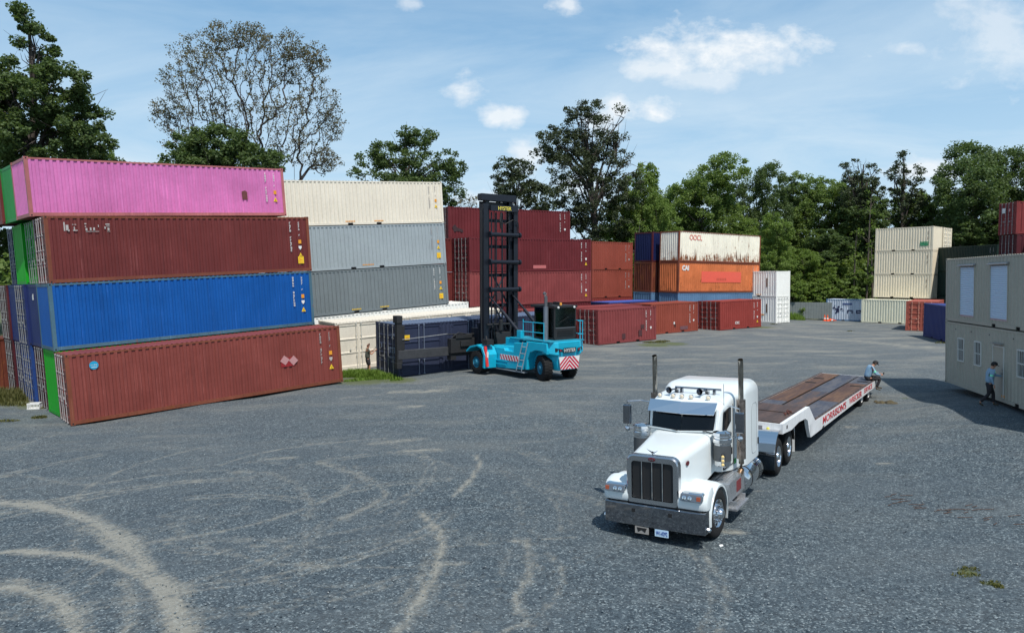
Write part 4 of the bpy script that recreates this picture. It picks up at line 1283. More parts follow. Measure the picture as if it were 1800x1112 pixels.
for s in (-1, 1):
    yc = s * .90 + .02
    tk = G().lathe([(.001, 0), (.24, .0), (.30, .025), (.32, .06), (.32, 1.48), (.30, 1.515), (.24, 1.54), (.001, 1.54)], (3.52, yc, .62), (1, 0, 0), 32).obj('fuel_tank', M_chrome, TR, smooth=True)
    for x in (3.82, 4.72): G().lathe([(.323, 0), (.331, 0), (.331, .05), (.323, .05)], (x, yc, .62), (1, 0, 0), 32).obj('tank_strap', mat_simple('strap_dark', (.06, .06, .065), .4, .8), tk, smooth=True)
    ya, yb = sorted((s * .62, s * 1.14))
    bx = G().box(1.95, 3.30, ya, yb, .50, .95).obj('battery_box', M_alu, TR, bevel=.02)
    for k in range(5): G().box(2.0, 3.25, ya + .05 + k * .09, ya + .09 + k * .09, .951, .965).obj('step_rib', M_alu, bx)
    if s < 0:
        G().box(2.55, 2.95, -1.146, -1.141, .60, .86).obj('red_placard', mat_simple('placard_faded_red', lin(150, 60, 62, .8), .5, noise=.5), bx)
    y3 = s * 1.30
    a_, b_ = sorted((s * 1.02, y3))
    sp = G().box(1.98, 3.05, a_, b_, .32, .36).obj('lower_step', M_alu, TR)
    for k in range(3): G().box(2.0, 3.0, a_ + .03 + k * .09, a_ + .07 + k * .09, .361, .372).obj('step_rib', M_alu, sp)
    G().box(2.1, 2.14, a_ + .05, b_ - .04, .36, .5).obj('step_hanger', M_alu, sp)
    G().box(2.9, 2.94, a_ + .05, b_ - .04, .36, .5).obj('step_hanger', M_alu, sp)
    # rear fender in bright steel over the tandem
    g = G()
    y0, y1 = sorted((s * .58, s * 1.22))
    r_, th = .63, .012
    outer = [(6.28, .28), (6.30, .62)] + arc(6.98, .58, .70, 172, 90, 8) + [(7.7, 1.275)] + arc(8.42, .58, .70, 90, 12, 8) + [(9.12, .55)]
    inner = [(x + (.014 if x < 7 else (-.014 if x > 8.4 else 0)), z - .014) for x, z in outer]
    n = len(outer)
    vs = [(x, y0, z) for x, z in outer] + [(x, y1, z) for x, z in outer] + [(x, y1, z) for x, z in inner] + [(x, y0, z) for x, z in inner]
    fs = []
    for i in range(n - 1):
        for k in range(4):
            fs.append((k * n + i, k * n + i + 1, ((k + 1) % 4) * n + i + 1, ((k + 1) % 4) * n + i))
    g.add(vs, fs)
    rf = g.obj('rear_fender', M_chrome, TR, smooth=True)
    G().box(9.10, 9.115, y0, y1, .22, .98).obj('mud_flap', M_white if s < 0 else M_black, rf)
    # wheels
    for (x, kd, rd, w_) in ((1.02, 'steer', .53, .30), (6.98, 'drive', .52, .56), (8.42, 'drive', .52, .56)):
        Mx = Matrix.Translation((x, s * (1.16 if kd == 'steer' else 1.20) + (.0), rd))
        if s > 0: Mx = Mx @ Matrix.Rotation(PI, 4, 'Z')
        if kd == 'steer': Mx = Mx @ Matrix.Rotation(R(-4), 4, 'Z')
        wheel(TR, Mx, rd, w_, kd)

# ------------------------------------------------------------------ low trailer
ML = pose(9.92, 23.61, -.40, 35.9)
TL = thing('lowboy_trailer', 'long low trailer with white sides, red lettering and a rusty steel deck', 'trailer', ML)
def mat_deck(name, a, b, seedoff):
    m = bpy.data.materials.new(name)
    m.use_nodes = True
    T = NT(m.node_tree)
    o = T.n('ShaderNodeOutputMaterial')
    bs = T.n('ShaderNodeBsdfPrincipled')
    T.t.links.new(bs.outputs[0], o.inputs[0])
    tc = T.n('ShaderNodeTexCoord')
    v = T.mapping(tc.outputs['Object'], (.35, 2.2, 1), (seedoff, seedoff * 2, 0))
    n1 = T.noise(v, 1.6, 6, .68)
    n2 = T.noise(T.mapping(tc.outputs['Object'], (1, 6, 1)), 3.0, 6, .7)
    f = T.ramp(n1, [(.40, 0.0), (.60, 1.0)])
    c = T.mix(f, (*a, 1), (*b, 1))
    c = T.mix(T.m('MULTIPLY', T.ramp(n2, [(.45, 0.0), (.75, 1.0)]), .6), c, (.035, .025, .022, 1))
    T.t.links.new(c, bs.inputs['Base Color'])
    T.t.links.new(T.m('ADD', .45, T.m('MULTIPLY', n2, .3)), bs.inputs['Roughness'])
    bs.inputs['Metallic'].default_value = .15
    bp_ = T.n('ShaderNodeBump')
    bp_.inputs['Strength'].default_value = .3
    bp_.inputs['Distance'].default_value = .01
    T.t.links.new(n2, bp_.inputs['Height'])
    T.t.links.new(bp_.outputs[0], bs.inputs['Normal'])
    return m
D1 = mat_deck('deck_rust', (.085, .040, .026), (.17, .085, .042), 1)
D2 = mat_deck('deck_blue_steel', (.052, .060, .088), (.12, .115, .125), 4)
D3 = mat_deck('deck_mixed', (.050, .050, .064), (.15, .085, .055), 8)
D4 = mat_deck('deck_dark_brown', (.055, .035, .030), (.11, .065, .05), 12)
zt = 1.0
# deck plates: three lanes split across
lanes = [(.10, .84), (.92, 1.64), (1.74, 2.50)]
cuts = [[(-.05, 4.4, D2), (4.42, 9.0, D1), (9.02, 12.0, D3)], [(-.05, 6.2, D3), (6.22, 12.0, D2)], [(-.05, 3.2, D2), (3.22, 12.0, D1)]]
cuts[0] = [(-.05, 4.1, D2), (4.12, 9.4, D1), (9.42, 12.0, D2)]
for (ya, yb), cs_ in zip(lanes, cuts):
    for (xa, xb, mt) in cs_:
        G().box(xa, xb, ya, yb, zt - .03, zt).obj('deck_plate', mt, TL, bevel=.004)
G().box(0, 12.0, .10, 2.50, zt - .12, zt - .05).obj('deck_underframe', M_dark, TL)
wp = mat_paint('trailer_white', (.78, .79, .80), .10, .06, .5, .4)
G().prism([(-.46, .54), (10.6, .70), (10.95, .80), (12.0, .86), (12.0, 1.0), (.02, 1.0), (-.60, 1.0)], 'y', -.004, .09).obj('side_rail', wp, TL)
G().prism([(-.46, .54), (10.6, .70), (10.95, .80), (12.0, .86), (12.0, 1.0), (.02, 1.0), (-.60, 1.0)], 'y', 2.51, 2.60).obj('side_rail', wp, TL)
G().box(0, 12.0, .005, .09, 1.0005, 1.012).box(0, 12.0, 2.51, 2.59, 1.0005, 1.012).obj('rub_strip', D4, TL)
gr_ = G()
for k in range(24): gr_.lathe([(.035, 0), (.02, .02), (.001, .022)], (.35 + k * .47, .05, 1.013), (0, 0, 1), 8)
gr_.obj('tie_down_socket', M_dark, TL)
# gooseneck
gn = [(-3.65, 1.24), (-3.65, 1.53), (-.78, 1.585), (.02, 1.01), (-.46, .98), (-.80, .95), (-.95, 1.18), (-1.25, 1.28), (-2.0, 1.30), (-2.8, 1.20)]
for (ya, yb) in ((-.012, .10), (2.50, 2.61)):
    G().prism(gn, 'y', ya, yb).obj('gooseneck_side', wp, TL)
for (ya, yb) in ((-.004, .10), (2.50, 2.60)):
    G().prism([(-.80, .949), (-.46, .979), (-.45, .541), (-.50, .56)], 'y', ya, yb).obj('gooseneck_leg', wp, TL)
G().box(-3.62, -2.05, .11, 2.49, 1.52, 1.545).obj('gooseneck_plate', D4, TL, M=Matrix.Translation((0, 0, 0)))
G().box(-2.03, -.80, .11, 2.49, 1.545, 1.565).obj('gooseneck_plate', D4, TL)
G().prism([(-.80, 1.56), (.0, 1.005), (-.03, .96), (-.86, 1.50)], 'y', .11, 2.49).obj('ramp_plate', D4, TL)
fr = G().box(-3.68, -3.60, -.004, 2.604, 1.23, 1.51).obj('gooseneck_front', wp, TL)
G().box(-3.60, -3.0, .3, 2.3, .98, 1.22).box(-3.5, -.9, .6, 2.0, 1.24, 1.5).obj('gooseneck_frame', M_dark, TL)
for y in (1.78, .88, 1.48):
    G().box(-3.69, -3.681, y - .11, y + .11, 1.44, 1.475).obj('red_reflector', mat_simple('reflector_red', (.45, .01, .03), .3), fr)
G().lathe([(.05, 0), (.03, .012), (.001, .014)], (-3.681, .42, 1.34), (-1, 0, 0), 14).obj('yellow_reflector', mat_simple('reflector_yellow', (.75, .68, .12), .3), fr)
G().box(-3.69, -3.681, .58, .82, 1.29, 1.41).obj('junction_box', mat_simple('box_grey', (.18, .18, .2), .5), fr)
G().box(-3.69, -3.681, 1.28, 1.40, 1.30, 1.40).obj('junction_box', mat_simple('box_grey', (.18, .18, .2), .5), fr)
G().box(-3.35, -3.25, -.02, -.013, 1.33, 1.43).obj('side_marker', M_black, TL)
ch_ = G()
for k in range(6): ch_.tube([(-2.5 + k * .11, .25 + .05 * math.sin(k * 2), 1.58), (-2.42 + k * .11, .32 - .05 * math.sin(k), 1.60)], .022, 6)
ch_.obj('load_chain', mat_simple('chain_rust', (.10, .03, .02), .8), TL)
# writing on the side
MRS = mat_simple('sign_red', lin(196, 28, 44), .45, noise=.12, nscale=14)
for (t, xa, xb, za, zb) in (("MORRISON'S", 1.12, 4.75, .685, .955), ("WRECKER", 5.35, 7.75, .725, .965), ("SERVICE", 8.25, 10.05, .76, .975)):
    place(text_mesh(t, xb - xa, zb - za, bold=.012), 'side_lettering', MRS, TL, M=on_plane((xa, -.0055, za), (1, 0, .006), (0, 0, 1)))
G().tube([(.95, -.05, .62), (1.1, -.05, .66)], .02, 6).obj('hook', M_dark, TL)
for s in (0, 1):
    for x in (8.62, 10.1):
        Mx = Matrix.Translation((x, .12, .60 - .02)) if s == 0 else Matrix.Translation((x, 2.48, .58)) @ Matrix.Rotation(PI, 4, 'Z')
        wheel(TL, Mx, .44, .52, 'trailer')
G().tube([(8.62, .4, .58), (8.62, 2.2, .58)], .07, 8).tube([(10.1, .4, .58), (10.1, 2.2, .58)], .07, 8).box(8.0, 10.8, .7, 1.9, .66, .88).obj('axle_group', M_dark, TL)
G().prism([(10.9, .80), (12.0, .70), (12.0, .99), (10.9, .99)], 'y', .10, 2.50).obj('tail_section', M_dark, TL)
G().box(12.0, 12.05, .0, 2.6, .72, 1.0).obj('tail_board', wp, TL)

# ------------------------------------------------------------------ lift truck
M_teal = mat_simple('teal_paint', lin(22, 182, 215, .92), .35, 0, .5, coat=.3, noise=.10, nscale=3)
M_tealdark = mat_simple('teal_hub', lin(30, 120, 150), .5, noise=.3, nscale=6)
M_mast = mat_simple('mast_black', (.010, .013, .022), .42, .1, noise=.3, nscale=4)
M_fred = mat_simple('cylinder_red', lin(215, 50, 45), .3, noise=.1)
FK = thing('container_lift_truck', 'teal container lift truck with a tall black mast holding the slate blue container', 'forklift', pose(2.35, 37.3, -.04, 322.0))
# local: x forward, y towards the near (left) side
body = G()
body.loft([rrect(-.15, .72, -.72, .55, 1.80, .08), rrect(1.4, .78, -.78, .50, 1.78, .08), rrect(2.4, .95, -.95, .42, 1.55, .08), rrect(4.2, 1.0, -1.0, .42, 1.48, .08)])
body.obj('chassis_body', M_teal, FK, smooth=True)
for s in (-1, 1):
    ya, yb = sorted((s * .95, s * 1.25))
    sk = G().prism([(1.3, .42), (3.9, .30), (3.95, 1.42), (2.9, 1.42), (2.85, 1.30), (2.1, 1.30), (2.05, 1.78), (1.0, 1.85), (.92, 1.5)], 'y', ya, yb).obj('side_skirt', M_teal, FK, bevel=.03)
    y_ = s * 1.253
    sb = G().box(1.60, 3.25, min(y_, y_ + s * .012), max(y_, y_ + s * .012), .80, 1.08).obj('hazard_board', M_white, sk)
    sg = G()
    for k in range(7):
        x = 1.64 + k * .23
        sg.prism([(x, .801), (x + .1, .801), (x + .26 if x + .26 < 3.25 else 3.25, 1.079), (x + .16, 1.079)], 'y', min(y_ + s * .013, y_ + s * .018), max(y_ + s * .013, y_ + s * .018))
    sg.obj('hazard_stripe', mat_simple('hazard_red', lin(190, 25, 60), .4), sb)
    yo = s * 1.33
    G().box(2.7, 3.5, min(y_, yo), max(y_, yo), .52, .60).box(2.6, 3.6, min(y_, yo), max(y_, yo), .72, .76).obj('foot_step', M_teal, sk)
    G().box(1.2, 3.9, min(s * 1.0, s * 1.3), max(s * 1.0, s * 1.3), .26, .30).obj('running_board', mat_simple('board_grey', (.25, .28, .31), .5), sk)
    lg = G()
    for dx in (0, .42):
        lg.tube([(1.72 - dx, y_ + s * .10, .36), (1.28 - dx, y_ + s * .03, 1.86)], .025, 6)
    for k in range(4):
        t_ = .15 + k * .23
        x = 1.72 - .44 * t_ / 1.0
        lg.tube([(x, y_ + s * (.10 - .07 * t_), .36 + 1.5 * t_), (x - .42, y_ + s * (.10 - .07 * t_), .36 + 1.5 * t_)], .02, 6)
    lg.obj('ladder', mat_simple('ladder_grey', (.30, .36, .40), .5), FK)
    # front wheel fender
    ya, yb = sorted((s * 1.28, s * 2.10))
    g = G()
    outer = [(3.55, .32), (3.50, 1.05), (3.75, 1.45), (4.25, 1.56), (4.9, 1.42), (5.28, 1.15)]
    inner = [(3.70, .34), (3.66, 1.0), (3.85, 1.36), (4.25, 1.46), (4.85, 1.33), (5.22, 1.08)]
    g.prism(outer + inner[::-1], 'y', ya, yb)
    fd = g.obj('wheel_fender', M_teal, FK, bevel=.01)
    if s > 0:
        G().tube([(3.42, 1.98, .42), (3.62, 1.98, 1.50)], .085, 16).obj('red_cylinder', M_fred, FK, smooth=True)
        G().box(3.43, 3.55, 1.90, 2.0, .9, 1.2).obj('cylinder_label', M_white, FK)
        G().box(3.5, 3.95, 1.5, 1.95, 1.56, 1.85).tube([(3.6, 1.9, 1.8), (3.9, 1.7, 2.0), (4.1, 1.6, 1.7)], .04, 6).obj('pump_unit', M_dark, FK)
    Mx = Matrix.Translation((4.30, s * 2.12, .60))
    if s > 0: Mx = Mx @ Matrix.Rotation(PI, 4, 'Z')
    wheel(FK, Mx, .60, .62, 'lift', 'front_wheel')
    Mx = Matrix.Translation((.1, s * 1.13, .63)) @ Matrix.Rotation(R(-16), 4, 'Z')
    if s > 0: Mx = Mx @ Matrix.Rotation(PI, 4, 'Z')
    wheel(FK, Mx, .64, .46, 'lift', 'rear_wheel')
    # rear arch panel
    yy = sorted((s * .76, s * 1.24))
    pa = [(-.58, 1.36), (-.60, 1.55), (-.56, 1.93), (1.05, 1.93), (1.15, .45), (.98, .45), (.94, 1.0), (.76, 1.36), (.30, 1.52), (-.25, 1.50)]
    G().prism(pa, 'y', yy[0], yy[1]).obj('rear_arch', M_teal, FK, bevel=.03)
# counterweight
def cw(x, hw, z0, z1): return [(x, hw, z0), (x, hw, z1), (x, -hw, z1), (x, -hw, z0)]
cwt = G().loft([[(-.15, .66, .55), (-.15, .92, 1.25), (-.15, 1.20, 1.40), (-.15, 1.20, 1.96), (-.15, -1.20, 1.96), (-.15, -1.20, 1.40), (-.15, -.92, 1.25), (-.15, -.66, .55)],
                [(-.50, .64, .52), (-.53, .88, 1.25), (-.58, 1.10, 1.40), (-.54, 1.10, 1.98), (-.54, -1.10, 1.98), (-.58, -1.10, 1.40), (-.53, -.88, 1.25), (-.50, -.64, .52)],
                [(-.70, .58, .53), (-.74, .78, 1.25), (-.84, .90, 1.35), (-.78, .90, 1.99), (-.78, -.90, 1.99), (-.84, -.90, 1.35), (-.74, -.78, 1.25), (-.70, -.58, .53)],
                [(-.79, .48, .55), (-.83, .68, 1.25), (-.95, .74, 1.35), (-.87, .74, 2.0), (-.87, -.74, 2.0), (-.95, -.74, 1.35), (-.83, -.68, 1.25), (-.79, -.48, .55)]]).obj('counterweight', M_teal, FK, bevel=.04)
tri = pane4((-1.10, .74, .62), (-1.10, -.74, .62), (-1.145, -.78, 1.26), (-1.145, .78, 1.26), th=.02)
hb = G().prism([(.60, .60), (-.60, .60), (-.70, 1.24), (.70, 1.24)], 'x', -.90, -.87).obj('hazard_board', M_white, cwt)
cg = G()
for k in range(5):
    zb_ = .25 + k * .21
    for s in (-1, 1):
        # chevron arm rising to the centre
        pts = []
        for (y, z) in ((0, zb_ + .42), (0, zb_ + .30), (.80, zb_ - .46), (.80, zb_ - .34)):
            pts.append((s * y, z))
        # clip against board
        def clip(poly, f):
            out = []
            for i in range(len(poly)):
                a, b = poly[i], poly[(i + 1) % len(poly)]
                fa, fb = f(a), f(b)
                if fa >= 0: out.append(a)
                if fa * fb < 0:
                    t = fa / (fa - fb)
                    out.append((a[0] + (b[0] - a[0]) * t, a[1] + (b[1] - a[1]) * t))
            return out
        pts = clip(pts, lambda p: p[1] - .601)
        pts = clip(pts, lambda p: 1.239 - p[1]) if len(pts) > 2 else pts
        pts = clip(pts, lambda p: (.60 + (p[1] - .60) * .156) - abs(p[0])) if len(pts) > 2 else pts
        if len(pts) > 2:
            cg.prism(pts, 'x', -.907, -.901)
cg.obj('chevron_stripe', mat_simple('hazard_red', (0, 0, 0)), hb)
npb = G().box(-.955, -.935, -.42, .42, 1.44, 1.68).obj('name_board', mat_simple('board_black', (.015, .02, .03), .4), cwt, M=Matrix.Translation((.02, 0, 0)))
place(text_mesh('HYSTER', .76, .17, bold=.005), 'lettering', M_white, npb, M=on_plane((-.958, .38, 1.475), (0, -1, 0), (0, 0, 1)))
for s in (-1, 1):
    G().loft([[(-.965, s * .50, 1.48), (-.965, s * .50, 1.62), (-.86, s * .90, 1.70), (-.87, s * .90, 1.52)], [(-.93, s * .50, 1.48), (-.93, s * .50, 1.62), (-.80, s * .90, 1.70), (-.81, s * .90, 1.52)]]).obj('tail_lamp', mat_simple('lamp_dark', (.02, .02, .03), .2), cwt)
    G().lathe([(.04, 0), (.02, .015), (.001, .018)], (-.935, s * .62, 1.57), (-1, 0, 0), 10).obj('lamp_lens', mat_simple('lens_red', (.5, .02, .03), .2), cwt)
# deck, cab, rails, exhaust
G().box(-.75, 2.0, -1.16, 1.18, 1.97, 2.02).obj('deck', mat_simple('deck_teal', lin(30, 140, 165), .6, noise=.2), FK)
G().box(2.1, 3.3, -.6, .85, 1.50, 1.95).box(2.2, 2.9, .2, .9, 1.95, 2.0).obj('engine_cover', M_teal, FK, bevel=.05)
cabz0, cabz1 = 2.02, 3.78
c0, c1, y0_, y1_ = -.25, 1.35, -1.05, .45
cf = G()
for (x, y) in ((c0, y0_), (c0, y1_ - .07), (c1 - .07, y0_), (c1 - .07, y1_ - .07), (.5, y1_ - .07), (.5, y0_)):
    cf.box(x, x + .07, y, y + .07, cabz0, cabz1 - .12)
cf.box(c0 - .05, c1 + .25, y0_ - .05, y1_ + .05, cabz1 - .12, cabz1).box(c0, c1, y0_, y1_, cabz0, cabz0 + .10)
cf.box(c0, c0 + .05, y0_ + .07, y1_ - .07, cabz0 + .1, 2.62)
cabo = cf.obj('operator_cab', M_dark, FK, bevel=.012)
M_cg = bpy.data.materials.new('cab_glass')
M_cg.use_nodes = True
T_ = NT(M_cg.node_tree)
o_m = T_.n('ShaderNodeOutputMaterial')
gl_ = T_.n('ShaderNodeBsdfGlossy')
gl_.inputs['Roughness'].default_value = .04
gl_.inputs['Color'].default_value = (.75, .85, .85, 1)
tr_ = T_.n('ShaderNodeBsdfTransparent')
tr_.inputs['Color'].default_value = (.80, .92, .89, 1)
fr_ = T_.n('ShaderNodeFresnel')
mx_ = T_.n('ShaderNodeMixShader')
T_.t.links.new(fr_.outputs[0], mx_.inputs[0])
T_.t.links.new(tr_.outputs[0], mx_.inputs[1])
T_.t.links.new(gl_.outputs[0], mx_.inputs[2])
T_.t.links.new(mx_.outputs[0], o_m.inputs[0])
G().box(c0 + .01, c0 + .03, y0_ + .07, y1_ - .07, 2.63, cabz1 - .13).obj('cab_window', M_cg, cabo)
G().box(c1 - .03, c1 - .01, y0_ + .07, y1_ - .07, cabz0 + .1, cabz1 - .13).obj('cab_window', M_cg, cabo)
G().box(c0 + .07, .5, y1_ - .03, y1_ - .015, cabz0 + .1, cabz1 - .13).box(.57, c1 - .07, y1_ - .03, y1_ - .015, cabz0 + .1, cabz1 - .13).obj('cab_window', M_cg, cabo)
G().box(c0 + .07, .5, y0_ + .015, y0_ + .03, cabz0 + .1, cabz1 - .13).box(.57, c1 - .07, y0_ + .015, y0_ + .03, cabz0 + .1, cabz1 - .13).obj('cab_window', M_cg, cabo)
for k in range(4): G().box(c0 - .02, c0 - .001, y0_ + .2, y1_ - .2, 2.2 + k * .09, 2.25 + k * .09).obj('louvre', M_black, cabo)
G().box(c0 - .015, c0 + .02, y0_ + .07, y1_ - .07, 2.61, 2.66).obj('window_frame', mat_simple('frame_grey', (.09, .10, .11), .4), cabo)
G().tube([(c0 - .05, .2, 2.9), (c0 - .05, -.5, 3.2)], .012, 5).obj('wiper', M_black, cabo)
G().box(.1, .6, -.55, -.05, 2.3, 2.45).box(.05, .18, -.55, -.05, 2.45, 3.1).obj('seat', mat_simple('seat_dark', (.03, .03, .03), .8), cabo)
for y in (-.85, .25): G().lathe([(.06, 0), (.05, .05), (.001, .06)], (c0 - .06, y, 3.68), (-1, 0, 0), 10).obj('work_lamp', M_white, cabo)
G().lathe([(.06, 0), (.06, .12), (.001, .14)], (.0, -.2, 3.78), (0, 0, 1), 10).obj('beacon', mat_simple('beacon_amber', (.8, .35, .05), .3), cabo)
g = G()
for (x, y) in ((.15, -.4), (.6, -.6), (.3, .1)): g.box(x, x + .25, y, y + .2, 3.78, 3.93)
g.obj('roof_unit', M_dark, cabo)
ex = G().tube([(.22, .62, 2.0), (.22, .62, 3.72)], .13, 16).obj('exhaust_muffler', mat_simple('muffler_grey', (.22, .25, .29), .4, .5, noise=.2), FK, smooth=True)
G().tube([(.22, .62, 3.72), (.22, .62, 4.25), (.27, .62, 4.36), (.36, .62, 4.40)], .085, 14).obj('exhaust_tip', mat_simple('tip_grey', (.16, .16, .17), .4, .6), ex, smooth=True)
rl = G()
pth = [(-.25, 1.15), (.6, 1.15), (1.4, 1.15)]
for (x, y) in pth: rl.tube([(x, y, 2.0), (x, y, 3.05 if x > 1 else 2.95)], .022, 6)
for z in (2.42, 2.92): rl.tube([(-.25, 1.15, z), (1.4, 1.15, z)], .022, 6)
rl.obj('handrail', M_teal, FK)
rl = G()
for (x, y) in ((-.6, -1.18), (-.6, -1.0), (.4, -1.18)): rl.tube([(x, y, 2.0), (x, y, 3.0)], .022, 6)
for z in (2.3, 2.98): rl.tube([(-.62, -.85, z), (-.62, -1.2, z), (.5, -1.2, z)], .022, 6)
rl.obj('handrail', M_teal, FK)
# mast
mg = G()
def channel(g, xc, yc, hy, hx, z0, z1, s):
    """C-section upright: web plus two flanges"""
    g.box(xc - hx, xc + hx, yc + s * hy - .03, yc + s * hy + .03, z0, z1)
    a, b = sorted((yc - s * hy, yc + s * hy - s * .03))
    g.box(xc - hx, xc - hx + .06, a, b, z0, z1)
    g.box(xc + hx - .06, xc + hx, a, b, z0, z1)
for s in (-1, 1):
    channel(mg, 5.0, s * 1.04, .13, .20, .45, 9.25, s)
outer = mg.obj('outer_upright', M_mast, FK)
mg = G()
for s in (-1, 1):
    channel(mg, 5.12, s * .80, .10, .15, .40, 9.45, s)
    mg.tube([(4.88, s * .62, .6), (4.88, s * .62, 8.8)], .045, 8)
mg.obj('inner_upright', M_mast, FK)
G().box(4.85, 5.25, -1.13, 1.30, 9.42, 9.80).box(5.26, 5.34, -1.0, 1.15, 8.95, 9.40).obj('top_crosshead', M_mast, FK, bevel=.02)
hb2 = G().box(4.70, 4.80, -1.15, .78, 8.86, 9.18).obj('upper_crossbeam', M_mast, FK, bevel=.01)
place(text_mesh('HYSTER', .92, .21, bold=.005), 'lettering', mat_simple('sign_yellow', lin(255, 225, 90), .4), hb2, M=on_plane((4.695, .28, 8.92), (0, -1, 0), (0, 0, 1)))
for z in (7.55, 6.03, 4.5):
    t = G().tube([(4.66, .86, z), (4.66, -1.12, z)], .115, 18).obj('mast_cross_tube', M_mast, FK, smooth=True)
    G().lathe([(.17, 0), (.17, .12), (.001, .12)], (4.66, .80, z), (0, 1, 0), 16).lathe([(.15, 0), (.15, .1), (.001, .1)], (4.66, -1.15, z), (0, -1, 0), 16).obj('tube_flange', M_mast, t)
cb = G()
for z in (8.35, 6.9, 5.3, 3.6, 2.2, 1.2): G().box(5.1, 5.2, -.7, .7, z - .09, z + .09).obj('mast_rung', M_mast, FK)
cb.tube([(5.05, -.75, 3.5), (5.05, .35, 5.2)], .05, 6).tube([(5.05, .75, 1.9), (5.05, -.4, 3.7)], .05, 6).tube([(5.05, .75, 3.5), (5.05, -.35, 5.2)], .05, 6).tube([(5.05, -.75, 1.9), (5.05, .4, 3.7)], .05, 6)
cb.obj('mast_brace', M_mast, FK)['kind'] = 'stuff'
lc = G()
for y in (-.22, .22): lc.tube([(5.0, y, .6), (5.0, y, 8.8)], .055, 10)
for y in (-.38, .38): lc.tube([(4.95, y, .9), (4.95, y, 8.9)], .022, 6)
lc.obj('lift_cylinder', M_mast, FK, smooth=True)
hs = G()
hs.tube([(4.8, .1, 8.3), (4.7, -.2, 8.15), (4.65, -.7, 8.4), (4.68, -1.1, 8.3), (4.75, -1.22, 7.9), (4.8, -1.22, 7.5)], .025, 6)
hs.tube([(4.8, .0, 8.8), (4.75, .1, 8.3), (4.8, 0, 7.9)], .06, 6)
hs.tube([(4.95, 1.28, 9.0), (4.95, 1.28, 3.0), (4.9, 1.28, 1.6)], .03, 6)
hs.obj('hydraulic_hose', M_dark, FK)
for s in (-1, 1):
    ty = G().tube([(4.9, s * .85, 4.2), (3.6, s * .80, 3.32)], .055, 10).tube([(3.7, s * .80, 3.38), (2.1, s * .75, 2.2)], .09, 14)
    to = ty.obj('tilt_cylinder', M_mast, FK, smooth=True)
    G().box(1.95, 2.3, s * .75 - .12, s * .75 + .12, 1.9, 2.4).obj('cylinder_bracket', M_teal, to, bevel=.02)
G().box(4.75, 5.3, -1.25, 1.25, .35, 1.1).box(4.6, 4.9, -.5, .5, 1.2, 2.1).tube([(4.6, .2, 2.2), (4.55, .2, 2.8)], .12, 8).obj('mast_foot', M_dark, FK, bevel=.02)
hg = G().tube([(4.72, 1.05, 2.55), (4.72, -1.05, 2.55)], .05, 8).tube([(4.7, .6, 2.5), (4.65, .55, 1.6), (4.7, .0, 1.3)], .04, 6).tube([(4.7, -.6, 2.5), (4.65, -.5, 1.8), (4.7, .0, 1.5)], .04, 6)
hg.obj('hose_loop', M_dark, FK)
# carriage and spreader
G().box(5.45, 6.35, -1.0, 1.0, .85, 2.3).box(5.35, 5.5, -1.15, 1.15, .6, 2.6).obj('carriage', M_mast, FK, bevel=.02)
G().box(6.0, 6.4, 1.0, 2.6, .95, 1.75).box(5.95, 6.3, 1.2, 2.3, 1.75, 1.95).box(6.1, 6.5, 2.2, 2.55, .55, 1.05).box(5.9, 6.0, 1.4, 2.0, 1.3, 1.6).tube([(6.1, .9, 1.95), (6.1, 2.8, 2.02)], .04, 6).tube([(6.0, 1.2, 1.9), (6.0, 2.1, 2.1), (6.0, 2.6, 1.8)], .03, 6).obj('spreader_head', M_dark, FK, bevel=.015)
sp = G()
M_beam = mat_simple('beam_grey', (.050, .052, .058), .55, noise=.35, nscale=5)
sp.box(6.30, 6.62, 2.4, 5.75, .80, 1.28).box(6.25, 6.67, -2.7, 2.4, .74, 1.34).box(6.30, 6.62, -6.7, -2.7, .80, 1.28)
sp.obj('spreader_beam', M_beam, FK, bevel=.02)
G().tube([(6.35, 2.6, 2.02), (6.35, 5.5, 1.86)], .022, 6).obj('spreader_rod', M_galv, FK)
for s in (1, -1):
    y = 5.62 if s > 0 else -6.4
    ar = G().box(6.32, 6.60, y - .12, y + .20, .55, 2.75).box(6.28, 6.75, y - .12, y + .22, 2.75, 3.15).box(6.38, 6.58, y - .30, y - .12, 1.3, 2.6).box(6.30, 6.62, y - .06, y + .22, .30, .62)
    ar.obj('spreader_arm', M_dark, FK, bevel=.02)

# ------------------------------------------------------------------ people
def skin_mesh(name, joints, edges, levels=2, root=0):
    me = bpy.data.meshes.new(name)
    me.from_pydata([j[0] for j in joints], edges, [])
    o = bpy.data.objects.new(name, me)
    COL.objects.link(o)
    m = o.modifiers.new('skin', 'SKIN')
    for i, (p, r) in enumerate(joints):
        sv = me.skin_vertices[0].data[i]
        sv.radius = r if isinstance(r, tuple) else (r, r)
        sv.use_root = (i == root)
    m.use_smooth_shade = True
    s = o.modifiers.new('sub', 'SUBSURF')
    s.levels = levels
    s.render_levels = levels
    dg = bpy.context.evaluated_depsgraph_get()
    out = bpy.data.meshes.new_from_object(o.evaluated_get(dg))
    bpy.data.objects.remove(o)
    bpy.data.meshes.remove(me)
    for p in out.polygons: p.use_smooth = True
    return out

M_skin = mat_simple('skin', lin(186, 134, 108), .55)
M_cap = mat_simple('cap_black', (.02, .02, .022), .85)
M_trous = mat_simple('dark_trousers', (.028, .026, .030), .9, noise=.3)
M_boot = mat_simple('brown_boot', (.09, .065, .035), .8, noise=.3)
M_hivis = mat_simple('workshirt_blue', lin(140, 172, 196), .85, noise=.15, nscale=10)
M_green = mat_simple('safety_green', lin(130, 240, 190), .6)
M_tee = mat_simple('olive_tshirt', lin(92, 94, 84), .9, noise=.2, nscale=12)

